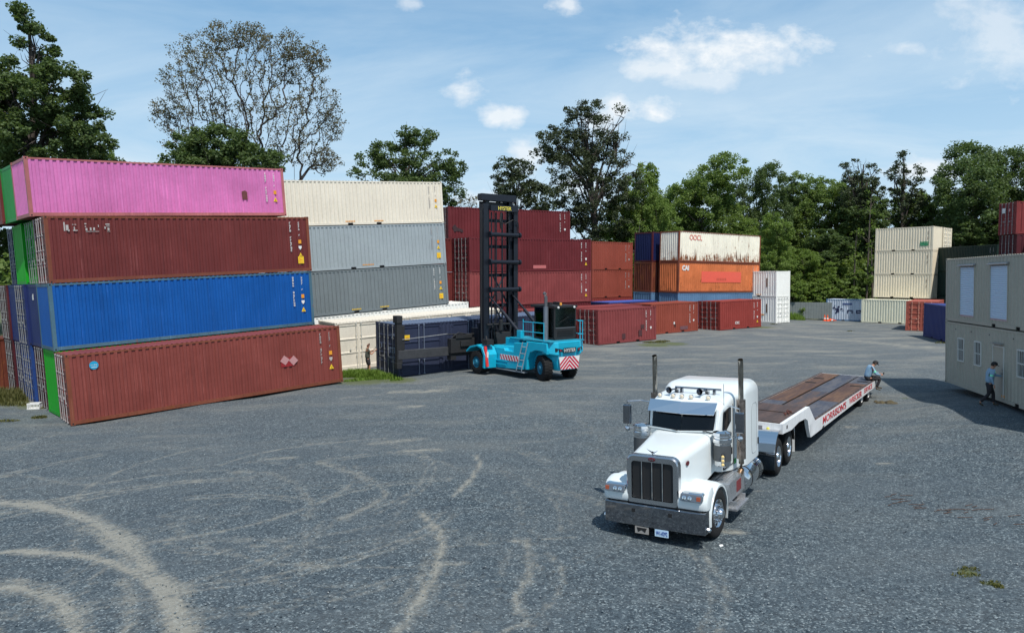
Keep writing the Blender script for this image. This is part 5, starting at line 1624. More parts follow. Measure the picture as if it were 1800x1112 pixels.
def person(label, M, J, top, bottom, cap=True, shorts=False, short_sleeve=False, bands=False, hair=None, boot=M_boot, scale=1.0):
    """J: dict of joint positions in metres; x is where the person faces"""
    root = thing('person', label, 'person', M)
    V = {k: Vector(v) for k, v in J.items()}
    j, e, ix = [], [], {}
    def add(k, p, r, par=None):
        ix[k] = len(j)
        j.append((tuple(p), r))
        if par is not None: e.append((ix[par], ix[k]))
    add('pel', V['pel'], (.085, .060))
    add('wa', V['pel'].lerp(V['chest'], .42), (.105, .080), 'pel')
    add('ch', V['chest'], (.155, .105), 'wa')
    add('nb', V['neck'], (.062, .062), 'ch')
    hd = V['head']
    up = (hd - V['neck']).normalized()
    add('h0', hd - up * .055, (.068, .072), 'nb')
    add('h1', hd + up * .035, (.078, .092), 'h0')
    add('h2', hd + up * .10, (.055, .065), 'h1')
    for s in 'LR':
        sh, el, wr = V['sh' + s], V['el' + s], V['wr' + s]
        add('sh' + s, sh, .058, 'ch')
        add('ua' + s, sh.lerp(el, .45), .046, 'sh' + s)
        add('el' + s, el, .038, 'ua' + s)
        add('fa' + s, el.lerp(wr, .35), .038, 'el' + s)
        add('wr' + s, wr, .025, 'fa' + s)
        hip, kn, an = V['hip' + s], V['kn' + s], V['an' + s]
        add('hp' + s, hip, .050, 'pel')
        add('th' + s, hip.lerp(kn, .45), .060, 'hp' + s)
        add('kn' + s, kn, .052, 'th' + s)
        add('cf' + s, kn.lerp(an, .35), .052, 'kn' + s)
        add('an' + s, an, .036, 'cf' + s)
    body = place(skin_mesh('body', j, e), 'body', M_skin, root)
    # hands with five fingers
    for s in 'LR':
        wr, el = V['wr' + s], V['el' + s]
        d = (wr - el).normalized()
        side = d.cross(Vector((0, 0, 1)))
        side = (side if side.length > .1 else Vector((0, 1, 0))).normalized()
        dn = side.cross(d).normalized()
        hj, he = [(tuple(wr), (.026, .020)), (tuple(wr + d * .05), (.036, .018)), (tuple(wr + d * .085), (.038, .016))], [(0, 1), (1, 2)]
        for f in range(4):
            off = side * ((f - 1.5) * .021)
            ln = (.060, .072, .068, .052)[f]
            b = wr + d * .085 + off
            hj.append((tuple(b), .010)); he.append((2, len(hj) - 1))
            hj.append((tuple(b + d * ln * .6 - dn * .012), .009)); he.append((len(hj) - 2, len(hj) - 1))
            hj.append((tuple(b + d * ln * .85 - dn * .035), .007)); he.append((len(hj) - 2, len(hj) - 1))
        sg = -1 if s == 'L' else 1
        hj.append((tuple(wr + d * .035 + side * sg * .045), .011)); he.append((1, len(hj) - 1))
        hj.append((tuple(wr + d * .075 + side * sg * .062 - dn * .01), .009)); he.append((len(hj) - 2, len(hj) - 1))
        place(skin_mesh('hand', hj, he, 1), 'hand', M_skin, root)
    # face: nose, eyes, mouth, ears
    fw = (V['face'] - hd).normalized() if 'face' in V else Vector((1, 0, 0))
    lt = up.cross(fw).normalized()
    g = G()
    g.loft([[hd + fw * .082 + up * .03 + lt * .008, hd + fw * .082 + up * .03 - lt * .008, hd + fw * .088 - up * .015 - lt * .014, hd + fw * .088 - up * .015 + lt * .014],
            [hd + fw * .095 + up * .02 + lt * .004, hd + fw * .095 + up * .02 - lt * .004, hd + fw * .112 - up * .012 - lt * .010, hd + fw * .112 - up * .012 + lt * .010]])
    g.obj('nose', M_skin, root)
    for q in (-1, 1):
        G().lathe([(.010, 0), (.007, .006), (.001, .008)], hd + fw * .080 + up * .025 + lt * .030 * q, fw, 8).obj('eye', M_black, root)
        G().lathe([(.022, -.01), (.026, .0), (.018, .014), (.001, .014)], hd + lt * .078 * q + up * .005, lt * q, 8).obj('ear', M_skin, root)
    G().loft([[hd + fw * .083 - up * .045 + lt * .022, hd + fw * .083 - up * .045 - lt * .022, hd + fw * .083 - up * .053 - lt * .018, hd + fw * .083 - up * .053 + lt * .018],
              [hd + fw * .092 - up * .046 + lt * .012, hd + fw * .092 - up * .046 - lt * .012, hd + fw * .092 - up * .052 - lt * .01, hd + fw * .092 - up * .052 + lt * .01]]).obj('mouth', mat_simple('lips', lin(150, 90, 80), .6), root)
    # shirt
    j, e, ix = [], [], {}
    def add2(k, p, r, par=None):
        ix[k] = len(j)
        j.append((tuple(p), r))
        if par is not None: e.append((ix[par], ix[k]))
    add2('wa', V['pel'].lerp(V['chest'], -.12), (.198, .165))
    add2('m', V['pel'].lerp(V['chest'], .45), (.190, .150), 'wa')
    add2('ch', V['chest'], (.215, .165), 'm')
    add2('nk', V['chest'].lerp(V['neck'], .62), (.085, .078), 'ch')
    for s in 'LR':
        sh, el, wr = V['sh' + s], V['el' + s], V['wr' + s]
        add2('s' + s, sh, .098, 'ch')
        if short_sleeve:
            add2('u' + s, sh.lerp(el, .60), .080, 's' + s)
        else:
            add2('u' + s, sh.lerp(el, .5), .074, 's' + s)
            add2('e' + s, el, .055, 'u' + s)
            add2('w' + s, el.lerp(wr, .95), .040, 'e' + s)
    place(skin_mesh('shirt', j, e), 'shirt', top, root)
    if bands:
        for s in 'LR':
            sh, el = V['sh' + s], V['el' + s]
            c, d = sh.lerp(el, .62), (el - sh).normalized()
            G().lathe([(.060, -.035), (.070, -.03), (.069, .03), (.058, .035)], c, d, 14).obj('reflective_band', M_green, root, smooth=True)
        c, d = V['pel'].lerp(V['chest'], .98), (V['neck'] - V['chest']).normalized()
        G().loft([[c + d * .06 + Vector((a * .12, b * .17, 0)) for a, b in ((1, -.8), (1, .8), (.1, 1.15), (-1, .8), (-1, -.8), (.1, -1.15))],
                  [c + d * .11 + Vector((a * .11, b * .15, 0)) for a, b in ((1, -.8), (1, .8), (.1, 1.15), (-1, .8), (-1, -.8), (.1, -1.15))]]).obj('shoulder_band', M_green, root, smooth=True)
    # trousers or shorts
    j, e, ix = [], [], {}
    add2('p', V['pel'] + Vector((0, 0, .07)), (.165, .135))
    add2('q', V['pel'] - Vector((0, 0, .03)), (.172, .142), 'p')
    for s in 'LR':
        hip, kn, an = V['hip' + s], V['kn' + s], V['an' + s]
        add2('h' + s, hip, .128, 'q')
        add2('t' + s, hip.lerp(kn, .5), .104, 'h' + s)
        if shorts:
            add2('k' + s, hip.lerp(kn, .88), .092, 't' + s)
        else:
            add2('k' + s, kn, .070, 't' + s)
            add2('c' + s, kn.lerp(an, .5), .064, 'k' + s)
            add2('a' + s, kn.lerp(an, .93), .058, 'c' + s)
    place(skin_mesh('shorts' if shorts else 'trousers', j, e), 'shorts' if shorts else 'trousers', bottom, root)
    for s in 'LR':
        an, kn = V['an' + s], V['kn' + s]
        toe = V['toe' + s]
        fj = [(tuple(an + Vector((0, 0, .0))), (.045, .045)), (tuple(an.lerp(toe, .1) - Vector((0, 0, .035))), (.045, .04)), (tuple(an.lerp(toe, .6) - Vector((0, 0, .01))), (.045, .032)), (tuple(toe), (.038, .024))]
        place(skin_mesh('boot', fj, [(0, 1), (1, 2), (2, 3)], 1), 'boot', boot, root)
    # cap or hair
    if cap:
        g = G()
        secs = []
        for i, (h, r) in enumerate(((.012, .100), (.05, .104), (.09, .094), (.125, .065), (.142, .01))):
            secs.append([hd + up * h + (fw * math.cos(a) * r * 1.12 + lt * math.sin(a) * r * .96) for a in [2 * PI * k / 16 for k in range(16)]])
        g.loft(secs)
        cp = g.obj('cap', M_cap, root, smooth=True)
        G().loft([[hd + up * .03 + fw * .10 + lt * .075, hd + up * .03 + fw * .10 - lt * .075, hd + up * .042 + fw * .10 - lt * .075, hd + up * .042 + fw * .10 + lt * .075],
                  [hd + up * .005 + fw * .19 + lt * .045, hd + up * .005 + fw * .19 - lt * .045, hd + up * .013 + fw * .19 - lt * .045, hd + up * .013 + fw * .19 + lt * .045]]).obj('cap_peak', M_cap, cp)
        g = G()
        secs = []
        for h, r in ((-.045, .070), (-.01, .090), (.03, .094)):
            secs.append([hd - fw * .022 + up * h + (fw * math.cos(a) * r + lt * math.sin(a) * r) for a in [R(75) + (2 * PI - R(150)) * k / 12 for k in range(13)]])
        g.loft(secs, caps=False, closed=False)
        g.obj('hair', mat_simple('dark_hair', (.02, .015, .012), .8), root)
    else:
        g = G()
        secs = []
        for i, (h, r) in enumerate(((.0, .088), (.04, .099), (.085, .092), (.12, .062), (.133, .01))):
            secs.append([hd - fw * .012 + up * h + (fw * math.cos(a) * r * 1.02 + lt * math.sin(a) * r * .94) for a in [2 * PI * k / 16 for k in range(16)]])
        g.loft(secs)
        g.obj('hair', hair, root, smooth=True)
    return root

# the man walking to the office door
wx, wy = 18.72, 28.35
dirw = 90 - (191.8 - 0)   # walks along the wall towards the camera side
Mw = Matrix.Translation((wx, wy, gz(wx, wy) + .0)) @ Matrix.Rotation(R(-14), 4, 'Z')
J = dict(pel=(0, 0, .92), chest=(.05, 0, 1.27), neck=(.08, 0, 1.47), head=(.14, 0, 1.62), face=(.24, 0, 1.59),
         shL=(.04, .19, 1.40), elL=(.28, .24, 1.20), wrL=(.54, .20, 1.16), shR=(.03, -.19, 1.40), elR=(-.02, -.25, 1.12), wrR=(.08, -.24, .87),
         hipL=(0, .10, .86), knL=(.20, .11, .48), anL=(.22, .12, .10), toeL=(.42, .13, .04), hipR=(0, -.10, .86), knR=(-.04, -.11, .48), anR=(-.34, -.11, .14), toeR=(-.20, -.12, .03))
person('man in black cap and blue work shirt reaching for the office door handle', Mw, J, M_hivis, M_trous, bands=True)

# the man sitting on the trailer's rear edge
p_ = ML @ Vector((10.75, .32, 1.01))
Ms = Matrix.Translation(p_) @ Matrix.Rotation(R(-8), 4, 'Z')
J = dict(pel=(0, 0, .12), chest=(.10, 0, .46), neck=(.22, 0, .63), head=(.32, 0, .76), face=(.42, 0, .70),
         shL=(.14, .18, .58), elL=(.34, .24, .34), wrL=(.55, .08, .30), shR=(.14, -.18, .58), elR=(.30, -.22, .30), wrR=(.55, -.06, .25),
         hipL=(.04, .10, .10), knL=(.58, .14, .12), anL=(.50, .12, -.30), toeL=(.70, .12, -.38), hipR=(.04, -.10, .10), knR=(.52, -.12, .08), anR=(.36, -.10, -.34), toeR=(.56, -.11, -.42))
person('man in black cap sitting on the rear edge of the trailer looking at a phone', Ms, J, M_hivis, M_trous, bands=True)
ph = G().box(-.035, .035, -.006, .006, -.07, .07).obj('phone', M_black, None, M=Ms @ Matrix.Translation((.70, .01, .31)) @ Matrix.Rotation(R(60), 4, 'X') @ Matrix.Rotation(R(90), 4, 'Z'))
tag(ph, 'dark phone held by the man sitting on the trailer', 'phone')

# the man with the phone at the container doors
mx, my = -8.12, 40.75
Mm = Matrix.Translation((mx, my, gz(mx, my) + .02)) @ Matrix.Rotation(R(22), 4, 'Z')
J = dict(pel=(0, 0, .93), chest=(-.03, 0, 1.27), neck=(.0, 0, 1.48), head=(.04, 0, 1.63), face=(.14, 0, 1.68),
         shL=(-.02, .19, 1.42), elL=(.16, .22, 1.22), wrL=(.34, .12, 1.38), shR=(-.02, -.19, 1.42), elR=(.16, -.24, 1.16), wrR=(.38, -.16, 1.36),
         hipL=(0, .10, .87), knL=(.05, .12, .48), anL=(.02, .12, .09), toeL=(.20, .14, .03), hipR=(0, -.10, .87), knR=(.08, -.13, .48), anR=(.06, -.14, .09), toeR=(.26, -.15, .03))
person('man in olive t-shirt and dark shorts at the slate blue container doors', Mm, J, M_tee, M_trous, cap=False, shorts=True, short_sleeve=True, hair=mat_simple('cropped_hair', lin(90, 62, 50), .8))
ph = G().box(-.035, .035, -.008, .008, -.07, .07).obj('camera_phone', M_black, None, M=Mm @ Matrix.Translation((.43, -.03, 1.50)) @ Matrix.Rotation(R(90), 4, 'Z'))
tag(ph, 'dark device held up by the man in the olive t-shirt', 'phone')

# ------------------------------------------------------------------ small things on the ground
bx, by = on_ground(61, 718)
g = G()
gzb = gz(bx, by)
for (x0, x1, y0, y1) in ((-.26, .26, -.19, -.175), (-.26, .26, .175, .19), (-.26, -.245, -.175, .175), (.245, .26, -.175, .175)):
    g.box(x0, x1, y0, y1, .22, .28)
    g.box(x0, x1, y0, y1, .0, .05)
    if x1 - x0 > .1:
        for k in range(9): g.box(x0 + .02 + k * .06, x0 + .045 + k * .06, y0, y1, .05, .22)
    else:
        for k in range(6): g.box(x0, x1, y0 + .01 + k * .06, y0 + .035 + k * .06, .05, .22)
g.box(-.25, .25, -.18, .18, .0, .012)
b_ = thing('laundry_basket', 'white plastic basket with slotted sides by the maroon door at far left', 'basket', Matrix.Translation((bx, by, gzb)) @ Matrix.Rotation(R(15), 4, 'Z'))
g.obj('basket_shell', M_white, b_)
M_cone = mat_simple('cone_orange', lin(245, 95, 40), .5)
def cone(px, py, label, tilt=0, h=.75):
    x, y = on_ground(px, py)
    M_ = Matrix.Translation((x, y, gz(x, y) + (.1 if tilt else 0))) @ Matrix.Rotation(R(40), 4, 'Z') @ Matrix.Rotation(R(tilt), 4, 'X')
    r = thing('traffic_cone', label, 'traffic cone', M_, 'traffic cones by the chalky white container')
    G().box(-.2, .2, -.2, .2, 0, .03).lathe([(.15, .03), (.03, h), (.001, h)], (0, 0, 0), (0, 0, 1), 16).obj('cone_body', M_cone, r, smooth=True)
    G().lathe([(.125, 0), (.127, 0), (.099, .16), (.097, .16)], (0, 0, h * .30), (0, 0, 1), 16).obj('reflective_band', M_white, r)
cone(1449.5, 563.5, 'orange traffic cone standing, leftmost of those by the chalky white container')
cone(1454.5, 564, 'orange traffic cone standing, second from the left by the chalky white container')
cone(1459, 564.5, 'orange traffic cone fallen over, right of the standing ones', 86)
cone(1463, 564, 'small orange traffic cone fallen over, rightmost of them', -84, .5)
jx, jy = on_ground(1440, 561)
jk = thing('scrap_pile', 'pile of grey scrap and boards beside the traffic cones', 'scrap', Matrix.Translation((jx, jy + .8, gz(jx, jy) + .0)))
G().box(-1.5, 1.2, -.3, .5, .35, .75, M=Matrix.Rotation(R(4), 4, 'Y')).box(-1.2, 1.0, -.2, .4, .0, .3).obj('scrap_block', mat_simple('scrap_grey', (.12, .12, .12), .8, noise=.5, nscale=3), jk, bevel=.06)
G().box(-1.2, .4, -.35, -.3, .9, 1.15, M=Matrix.Rotation(R(35), 4, 'Y')).obj('leaning_board', M_white, jk)
G().tube([(-.6, 0, .6), (-.75, -.1, 1.7)], .07, 6).tube([(0, .2, .5), (-.7, .1, 1.5)], .04, 6).obj('leaning_pole', mat_simple('pole_tan', (.35, .26, .2), .8), jk)
lx, ly = on_ground(1432, 556)
lw = G().box(-4.5, 4.5, 0, .12, 0, 2.0)
for k in range(30): lw.box(-4.5 + k * .3, -4.38 + k * .3, -.03, -.0005, .02, 1.95)
lwo = lw.obj('sheet_fence', mat_simple('fence_grey', lin(120, 128, 128), .7, noise=.25, nscale=2), None, M=Matrix.Translation((34.8, 88.5, -.3)) @ Matrix.Rotation(R(-14), 4, 'Z'))
tag(lwo, 'low grey sheet metal fence behind the scrap pile and weeds', 'fence')
# crumpled mats near the trailer wheels
def mat_pad(px, py, w, d, label, seed):
    x, y = on_ground(px, py)
    r = random.Random(seed)
    n = 14
    g = G()
    vs = []
    for i in range(n):
        for k in range(n):
            u, v = i / (n - 1), k / (n - 1)
            ed = min(u, v, 1 - u, 1 - v)
            z = .02 + .10 * min(1, ed * 5) * (.5 + .5 * math.sin(u * 7 + seed) * math.cos(v * 6 + u * 3)) + r.uniform(0, .012)
            vs.append(((u - .5) * w + r.uniform(-.01, .01), (v - .5) * d + .06 * math.sin(u * 9) * d, z))
    fs = [(i * n + k, (i + 1) * n + k, (i + 1) * n + k + 1, i * n + k + 1) for i in range(n - 1) for k in range(n - 1)]
    g.add(vs, fs)
    o = g.obj('crumpled_mat', mat_simple('mat_brown', lin(96, 86, 62), .9, noise=.6, nscale=6), None, smooth='full', M=Matrix.Translation((x, y, gz(x, y))) @ Matrix.Rotation(R(-10), 4, 'Z'))
    tag(o, label, 'mat')
mat_pad(1547, 708, .40, .5, 'small dark crumpled mat on the gravel nearer the trailer wheels', 1)
mat_pad(1566, 708.5, .45, .6, 'brown crumpled mat on the gravel further from the trailer wheels', 4)

# ------------------------------------------------------------------ ground sheet
def build_ground():
    # fine grid in the yard, coarse outside
    xs = np.concatenate([np.linspace(-600, -45, 14)[:-1], np.arange(-45, -18, .40), np.arange(-18, 16, .13), np.arange(16, 60, .40), np.linspace(60, 600, 14)])
    ys = np.concatenate([np.linspace(-200, -2, 8)[:-1], np.arange(-2, 7, .4), np.arange(7, 26, .12), np.arange(26, 60, .35), np.arange(60, 100, .8), np.linspace(100, 1400, 18)])
    X, Y = np.meshgrid(xs, ys)
    x, y = X.ravel(), Y.ravel()
    z = ground_z(x, y)
    far = np.clip((np.hypot(x, y - 40) - 75) / 60, 0, 1)
    z = z * (1 - far)
    near = np.clip(1 - np.hypot(x, y - 30) / 60, 0, 1)
    z += near * (.025 * np.sin(x * .9 + np.sin(y * .6)) * np.cos(y * .8 + .5 * x) + .012 * np.sin(2.3 * x + 1.1 * y) * np.sin(1.9 * y))*.8
    n, m = len(ys), len(xs)
    co = np.stack([x, y, z], 1).astype(np.float32)
    idx = np.arange(n * m).reshape(n, m)
    q = np.stack([idx[:-1, :-1], idx[:-1, 1:], idx[1:, 1:], idx[1:, :-1]], -1).reshape(-1, 4).astype(np.int32)
    me = bpy.data.meshes.new('gravel_yard')
    me.vertices.add(len(co)); me.vertices.foreach_set('co', co.ravel())
    me.loops.add(q.size); me.loops.foreach_set('vertex_index', q.ravel())
    me.polygons.add(len(q)); me.polygons.foreach_set('loop_start', np.arange(0, q.size, 4, dtype=np.int32)); me.polygons.foreach_set('loop_total', np.full(len(q), 4, np.int32))
    me.update()
    me.shade_smooth()
    # worn-through dusty tracks: strokes given as polylines on the ground
    strokes = [  # (pixel polyline in the photo, width m, strength)
        ([(-60, 884), (20, 884), (70, 888), (130, 902), (185, 930), (230, 965), (268, 1003), (300, 1040), (325, 1090), (335, 1130)], .55, .95),
        ([(-60, 978), (30, 968), (110, 972), (170, 980), (215, 995), (255, 1015), (290, 1050), (305, 1100), (300, 1140)], .30, .95),
        ([(-60, 1032), (20, 1030), (70, 1040), (110, 1062), (130, 1095), (130, 1140)], .42, .95),
        ([(-40, 1010), (40, 1018), (100, 1034), (150, 1065), (165, 1110)], .22, .6),
        ([(215, 1020), (232, 1050), (225, 1100), (205, 1140)], .35, .65),
        ([(120, 960), (210, 985), (250, 995)], .25, .5),
        ([(0, 833), (60, 838), (120, 850), (170, 852), (250, 838), (330, 828), (400, 825)], .30, .5),
        ([(140, 850), (220, 845), (300, 828), (380, 820)], .16, .4),
        ([(410, 828), (470, 830), (520, 850), (550, 880), (540, 910)], .45, .5),
        ([(560, 812), (620, 830), (660, 850), (680, 870), (650, 890), (600, 912)], .40, .6),
        ([(600, 820), (650, 838), (672, 862)], .3, .5),
        ([(450, 960), (520, 940), (560, 925)], .25, .4),
        ([(490, 992), (560, 986), (620, 978), (665, 975)], .18, .55),
        ([(700, 1110), (740, 1050), (768, 1000), (780, 960), (770, 930), (740, 900)], .40, .75),
        ([(700, 1060), (728, 1030), (752, 990), (762, 960)], .25, .5),
        ([(930, 1100), (910, 1070), (905, 1050), (925, 1020), (935, 990), (925, 950)], .35, .6),
        ([(870, 1060), (880, 1010), (900, 960), (920, 900), (905, 860)], .3, .35),
        ([(800, 870), (830, 840), (845, 815), (835, 800)], .30, .7),
        ([(800, 958), (860, 955), (950, 948), (1010, 944)], .12, .6),
        ([(820, 950), (850, 950)], .5, .45),
        ([(1000, 820), (1040, 800), (1060, 780), (1040, 750), (990, 720)], .5, .4),
        ([(900, 780), (960, 775), (1030, 760), (1080, 760)], .35, .4),
        ([(780, 745), (850, 735), (950, 725), (1040, 718)], .35, .45),
        ([(600, 700), (700, 690), (800, 680), (900, 690), (960, 700)], .40, .55),
        ([(690, 690), (740, 688), (780, 685)], .9, .85),
        ([(705, 714), (740, 713)], .45, .9),
        ([(650, 780), (700, 775), (740, 770)], .5, .7),
        ([(715, 792), (770, 790)], .6, .8),
        ([(470, 806), (515, 804)], .45, .8),
        ([(370, 727), (400, 726)], .35, .8),
        ([(620, 790), (560, 778), (480, 770)], .35, .35),
        ([(850, 700), (930, 700), (1000, 710)], .35, .35),
        ([(1120, 640), (1160, 640)], .8, .7),
        ([(1040, 640), (1130, 655), (1230, 645)], .9, .35),
        ([(1180, 655), (1210, 652)], .5, .6),
        ([(1290, 637), (1340, 640), (1400, 634)], .35, .6),
        ([(1340, 588), (1420, 592), (1520, 600), (1600, 609), (1660, 611)], 1.8, .75),
        ([(1340, 575), (1400, 577), (1460, 580), (1520, 585), (1560, 590)], 1.3, .65),
        ([(1340, 566), (1420, 568), (1500, 572)], 1.2, .45),
        ([(1160, 600), (1260, 590), (1330, 583)], .9, .55),
        ([(1030, 600), (1080, 607), (1160, 603)], .6, .5),
        ([(1020, 622), (1100, 618), (1200, 612), (1300, 605), (1400, 605)], .9, .35),
        ([(1180, 626), (1260, 620), (1340, 622), (1420, 618)], .5, .4),
        ([(1490, 750), (1505, 749)], .3, .7),
        ([(1545, 815), (1565, 814)], .25, .7),
        ([(1275, 935), (1300, 936)], .30, .8),
        ([(1200, 958), (1230, 962)], .4, .6),
        ([(1330, 862), (1345, 862)], .2, .5),
        ([(1495, 753), (1510, 750)], .3, .5),
        ([(1560, 690), (1600, 690)], .3, .3),
        ([(110, 760), (60, 775), (10, 790)], .5, .45),
        ([(30, 810), (120, 790), (240, 780), (340, 770)], .35, .35),
        ([(250, 760), (330, 752), (420, 742)], .3, .3),
        ([(740, 840), (700, 900), (690, 950)], .5, .3),
        ([(600, 860), (560, 890), (540, 930)], .5, .25),
        ([(1400, 930), (1460, 945), (1520, 935)], .5, .12),
    ]
    dust = np.zeros(len(x))
    # many faint turning arcs left by trucks, on the real ground
    ra = random.Random(21)
    arcs_w = []
    for k in range(60):
        cx, cy = ra.uniform(-10, -1), ra.uniform(12, 22)
        rad = ra.uniform(2.8, 7.0)
        a0 = ra.uniform(0, 360)
        sp_ = ra.uniform(35, 110)
        P = np.array([(cx + rad * math.cos(R(a0 + sp_ * i / 10)), cy + rad * .9 * math.sin(R(a0 + sp_ * i / 10))) for i in range(11)])
        wd_ = ra.uniform(.20, .50)
        st_ = ra.uniform(.26, .58)
        for off in ((0,) if ra.random() < .4 else (-.13, .13)):
            arcs_w.append((P + np.array([[math.cos(R(a0 + sp_ * i / 10)) * off, math.sin(R(a0 + sp_ * i / 10)) * off] for i in range(11)]), wd_ * .6, st_))
    rs = np.random.default_rng(3)
    for pts, w, st in strokes + arcs_w:
        P = pts if isinstance(pts, np.ndarray) else np.array([on_ground(px, py) for (px, py) in pts])
        sel = (x > P[:, 0].min() - 3 * w - 1) & (x < P[:, 0].max() + 3 * w + 1) & (y > P[:, 1].min() - 3 * w - 1) & (y < P[:, 1].max() + 3 * w + 1)
        xx, yy = x[sel], y[sel]
        best = np.full(len(xx), 1e9)
        for i in range(len(P) - 1):
            a, b = P[i], P[i + 1]
            d = b - a
            L2 = d @ d + 1e-9
            t = np.clip(((xx - a[0]) * d[0] + (yy - a[1]) * d[1]) / L2, 0, 1)
            dd = np.hypot(xx - a[0] - t * d[0], yy - a[1] - t * d[1])
            best = np.minimum(best, dd)
        wob = 1 + .35 * np.sin(xx * 1.7 + yy * 2.3 + w * 9) * np.sin(yy * 1.3 - xx * .7)
        s_ = st * np.exp(-(best / (w * .62 * wob)) ** 2) * (.82 + .18 * np.cos(best * 24.0))
        dust[sel] = np.maximum(dust[sel], s_)
    at = me.attributes.new('dust', 'FLOAT', 'POINT')
    at.data.foreach_set('value', dust.astype(np.float32))
    # a weedy, damp tint where grass creeps in
    gr = np.zeros(len(x))
    for (px, py, rad) in ((640, 668, 2.2), (700, 668, 1.4), (30, 700, 3.5), (80, 712, 1.5), (1420, 556, 5), (1490, 560, .1), (1150, 606, 1.6), (1180, 604, 1.5), (1700, 1005, .22), (1742, 1025, .18), (1590, 700, .3), (120, 700, 1.0), (1340, 575, 1.5), (1660, 600, .8)):
        gx_, gy_ = on_ground(px, py)
        gr = np.maximum(gr, np.exp(-((x - gx_) ** 2 + (y - gy_) ** 2) / rad ** 2))
    edge = np.clip((y - 88) / 6, 0, 1) + np.clip((-x - 30) / 6, 0, 1) + np.clip((x - 56) / 6, 0, 1)
    at = me.attributes.new('weed', 'FLOAT', 'POINT')
    at.data.foreach_set('value', np.clip(gr + edge, 0, 1).astype(np.float32))
    o = bpy.data.objects.new('gravel_ground', me)
    COL.objects.link(o)
    o['kind'] = 'structure'
    m = bpy.data.materials.new('gravel')
    m.use_nodes = True
    T = NT(m.node_tree)
    out = T.n('ShaderNodeOutputMaterial')
    b = T.n('ShaderNodeBsdfPrincipled')
    T.t.links.new(b.outputs[0], out.inputs[0])
    tc = T.n('ShaderNodeTexCoord')
    v = tc.outputs['Object']
    vor = T.n('ShaderNodeTexVoronoi')
    vor.inputs['Scale'].default_value = 31.0
    T.set(vor, 'Vector', v)
    sep = T.n('ShaderNodeSeparateColor', ins={0: vor.outputs['Color']})
    stone = T.ramp(sep.outputs[0], [(0.0, (.012, .017, .024)), (.30, (.032, .046, .059)), (.6, (.057, .079, .095)), (.85, (.098, .127, .143)), (1.0, (.30, .35, .36))])
    vor2 = T.n('ShaderNodeTexVoronoi')
    vor2.inputs['Scale'].default_value = 9.0
    T.set(vor2, 'Vector', v)
    sep2 = T.n('ShaderNodeSeparateColor', ins={0: vor2.outputs['Color']})
    stone = T.mix(.20, stone, T.ramp(sep2.outputs[0], [(0.0, (.018, .030, .042)), (.5, (.062, .090, .108)), (1.0, (.19, .23, .25))]))
    big = T.noise(v, .16, 5, .6)
    mid = T.noise(v, 1.1, 6, .65)
    stone = T.mix(T.ramp(big, [(.35, 0.0), (.65, .38)]), stone, (.105, .122, .132, 1))
    stone = T.mix(T.ramp(mid, [(.45, 0.0), (.8, .45)]), stone, (.046, .066, .085, 1))
    fine = T.noise(v, 14.0, 6, .75)
    rag = T.noise(v, 3.2, 8, .72)
    da = T.n('ShaderNodeAttribute', attribute_name='dust')
    dm = T.m('ADD', da.outputs['Fac'], T.m('MULTIPLY', T.m('SUBTRACT', rag, .5), 2.3))
    dm = T.m('ADD', dm, T.m('MULTIPLY', T.m('SUBTRACT', fine, .5), 1.3))
    dm = T.ramp(dm, [(.12, 0.0), (.78, 1.0)])
    dm = T.m('MULTIPLY', dm, T.m('MULTIPLY', da.outputs['Fac'], 1.45, clamp=True))
    # a few natural thin dusty patches with distance
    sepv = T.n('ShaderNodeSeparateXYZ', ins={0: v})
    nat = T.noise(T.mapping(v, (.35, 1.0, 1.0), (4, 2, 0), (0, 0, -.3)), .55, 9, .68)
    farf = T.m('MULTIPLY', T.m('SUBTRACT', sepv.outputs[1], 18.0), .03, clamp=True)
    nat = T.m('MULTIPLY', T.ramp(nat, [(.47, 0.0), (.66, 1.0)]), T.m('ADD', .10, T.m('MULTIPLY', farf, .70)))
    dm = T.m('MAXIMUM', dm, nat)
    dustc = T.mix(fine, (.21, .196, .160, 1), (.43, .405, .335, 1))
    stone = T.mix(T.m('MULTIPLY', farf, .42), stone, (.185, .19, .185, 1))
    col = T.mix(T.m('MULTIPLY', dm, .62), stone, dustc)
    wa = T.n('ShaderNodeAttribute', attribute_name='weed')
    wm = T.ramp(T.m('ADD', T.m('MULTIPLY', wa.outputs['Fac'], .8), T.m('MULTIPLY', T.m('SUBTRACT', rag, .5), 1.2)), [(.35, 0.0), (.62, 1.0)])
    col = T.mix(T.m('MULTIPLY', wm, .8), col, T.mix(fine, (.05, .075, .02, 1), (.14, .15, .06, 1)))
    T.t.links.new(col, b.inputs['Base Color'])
    b.inputs['Roughness'].default_value = .92
    b.inputs['Specular IOR Level'].default_value = .25
    bmp = T.n('ShaderNodeBump')
    bmp.inputs['Strength'].default_value = .75
    bmp.inputs['Distance'].default_value = .035
    hsum = T.m('ADD', T.m('MULTIPLY', T.m('SUBTRACT', 1.0, vor.outputs['Distance']), .6), T.m('MULTIPLY', fine, .5))
    hsum = T.m('MULTIPLY', hsum, T.m('SUBTRACT', 1.0, T.m('MULTIPLY', dm, .6)))
    T.t.links.new(hsum, bmp.inputs['Height'])
    T.t.links.new(bmp.outputs[0], b.inputs['Normal'])
    me.materials.append(m)
build_ground()

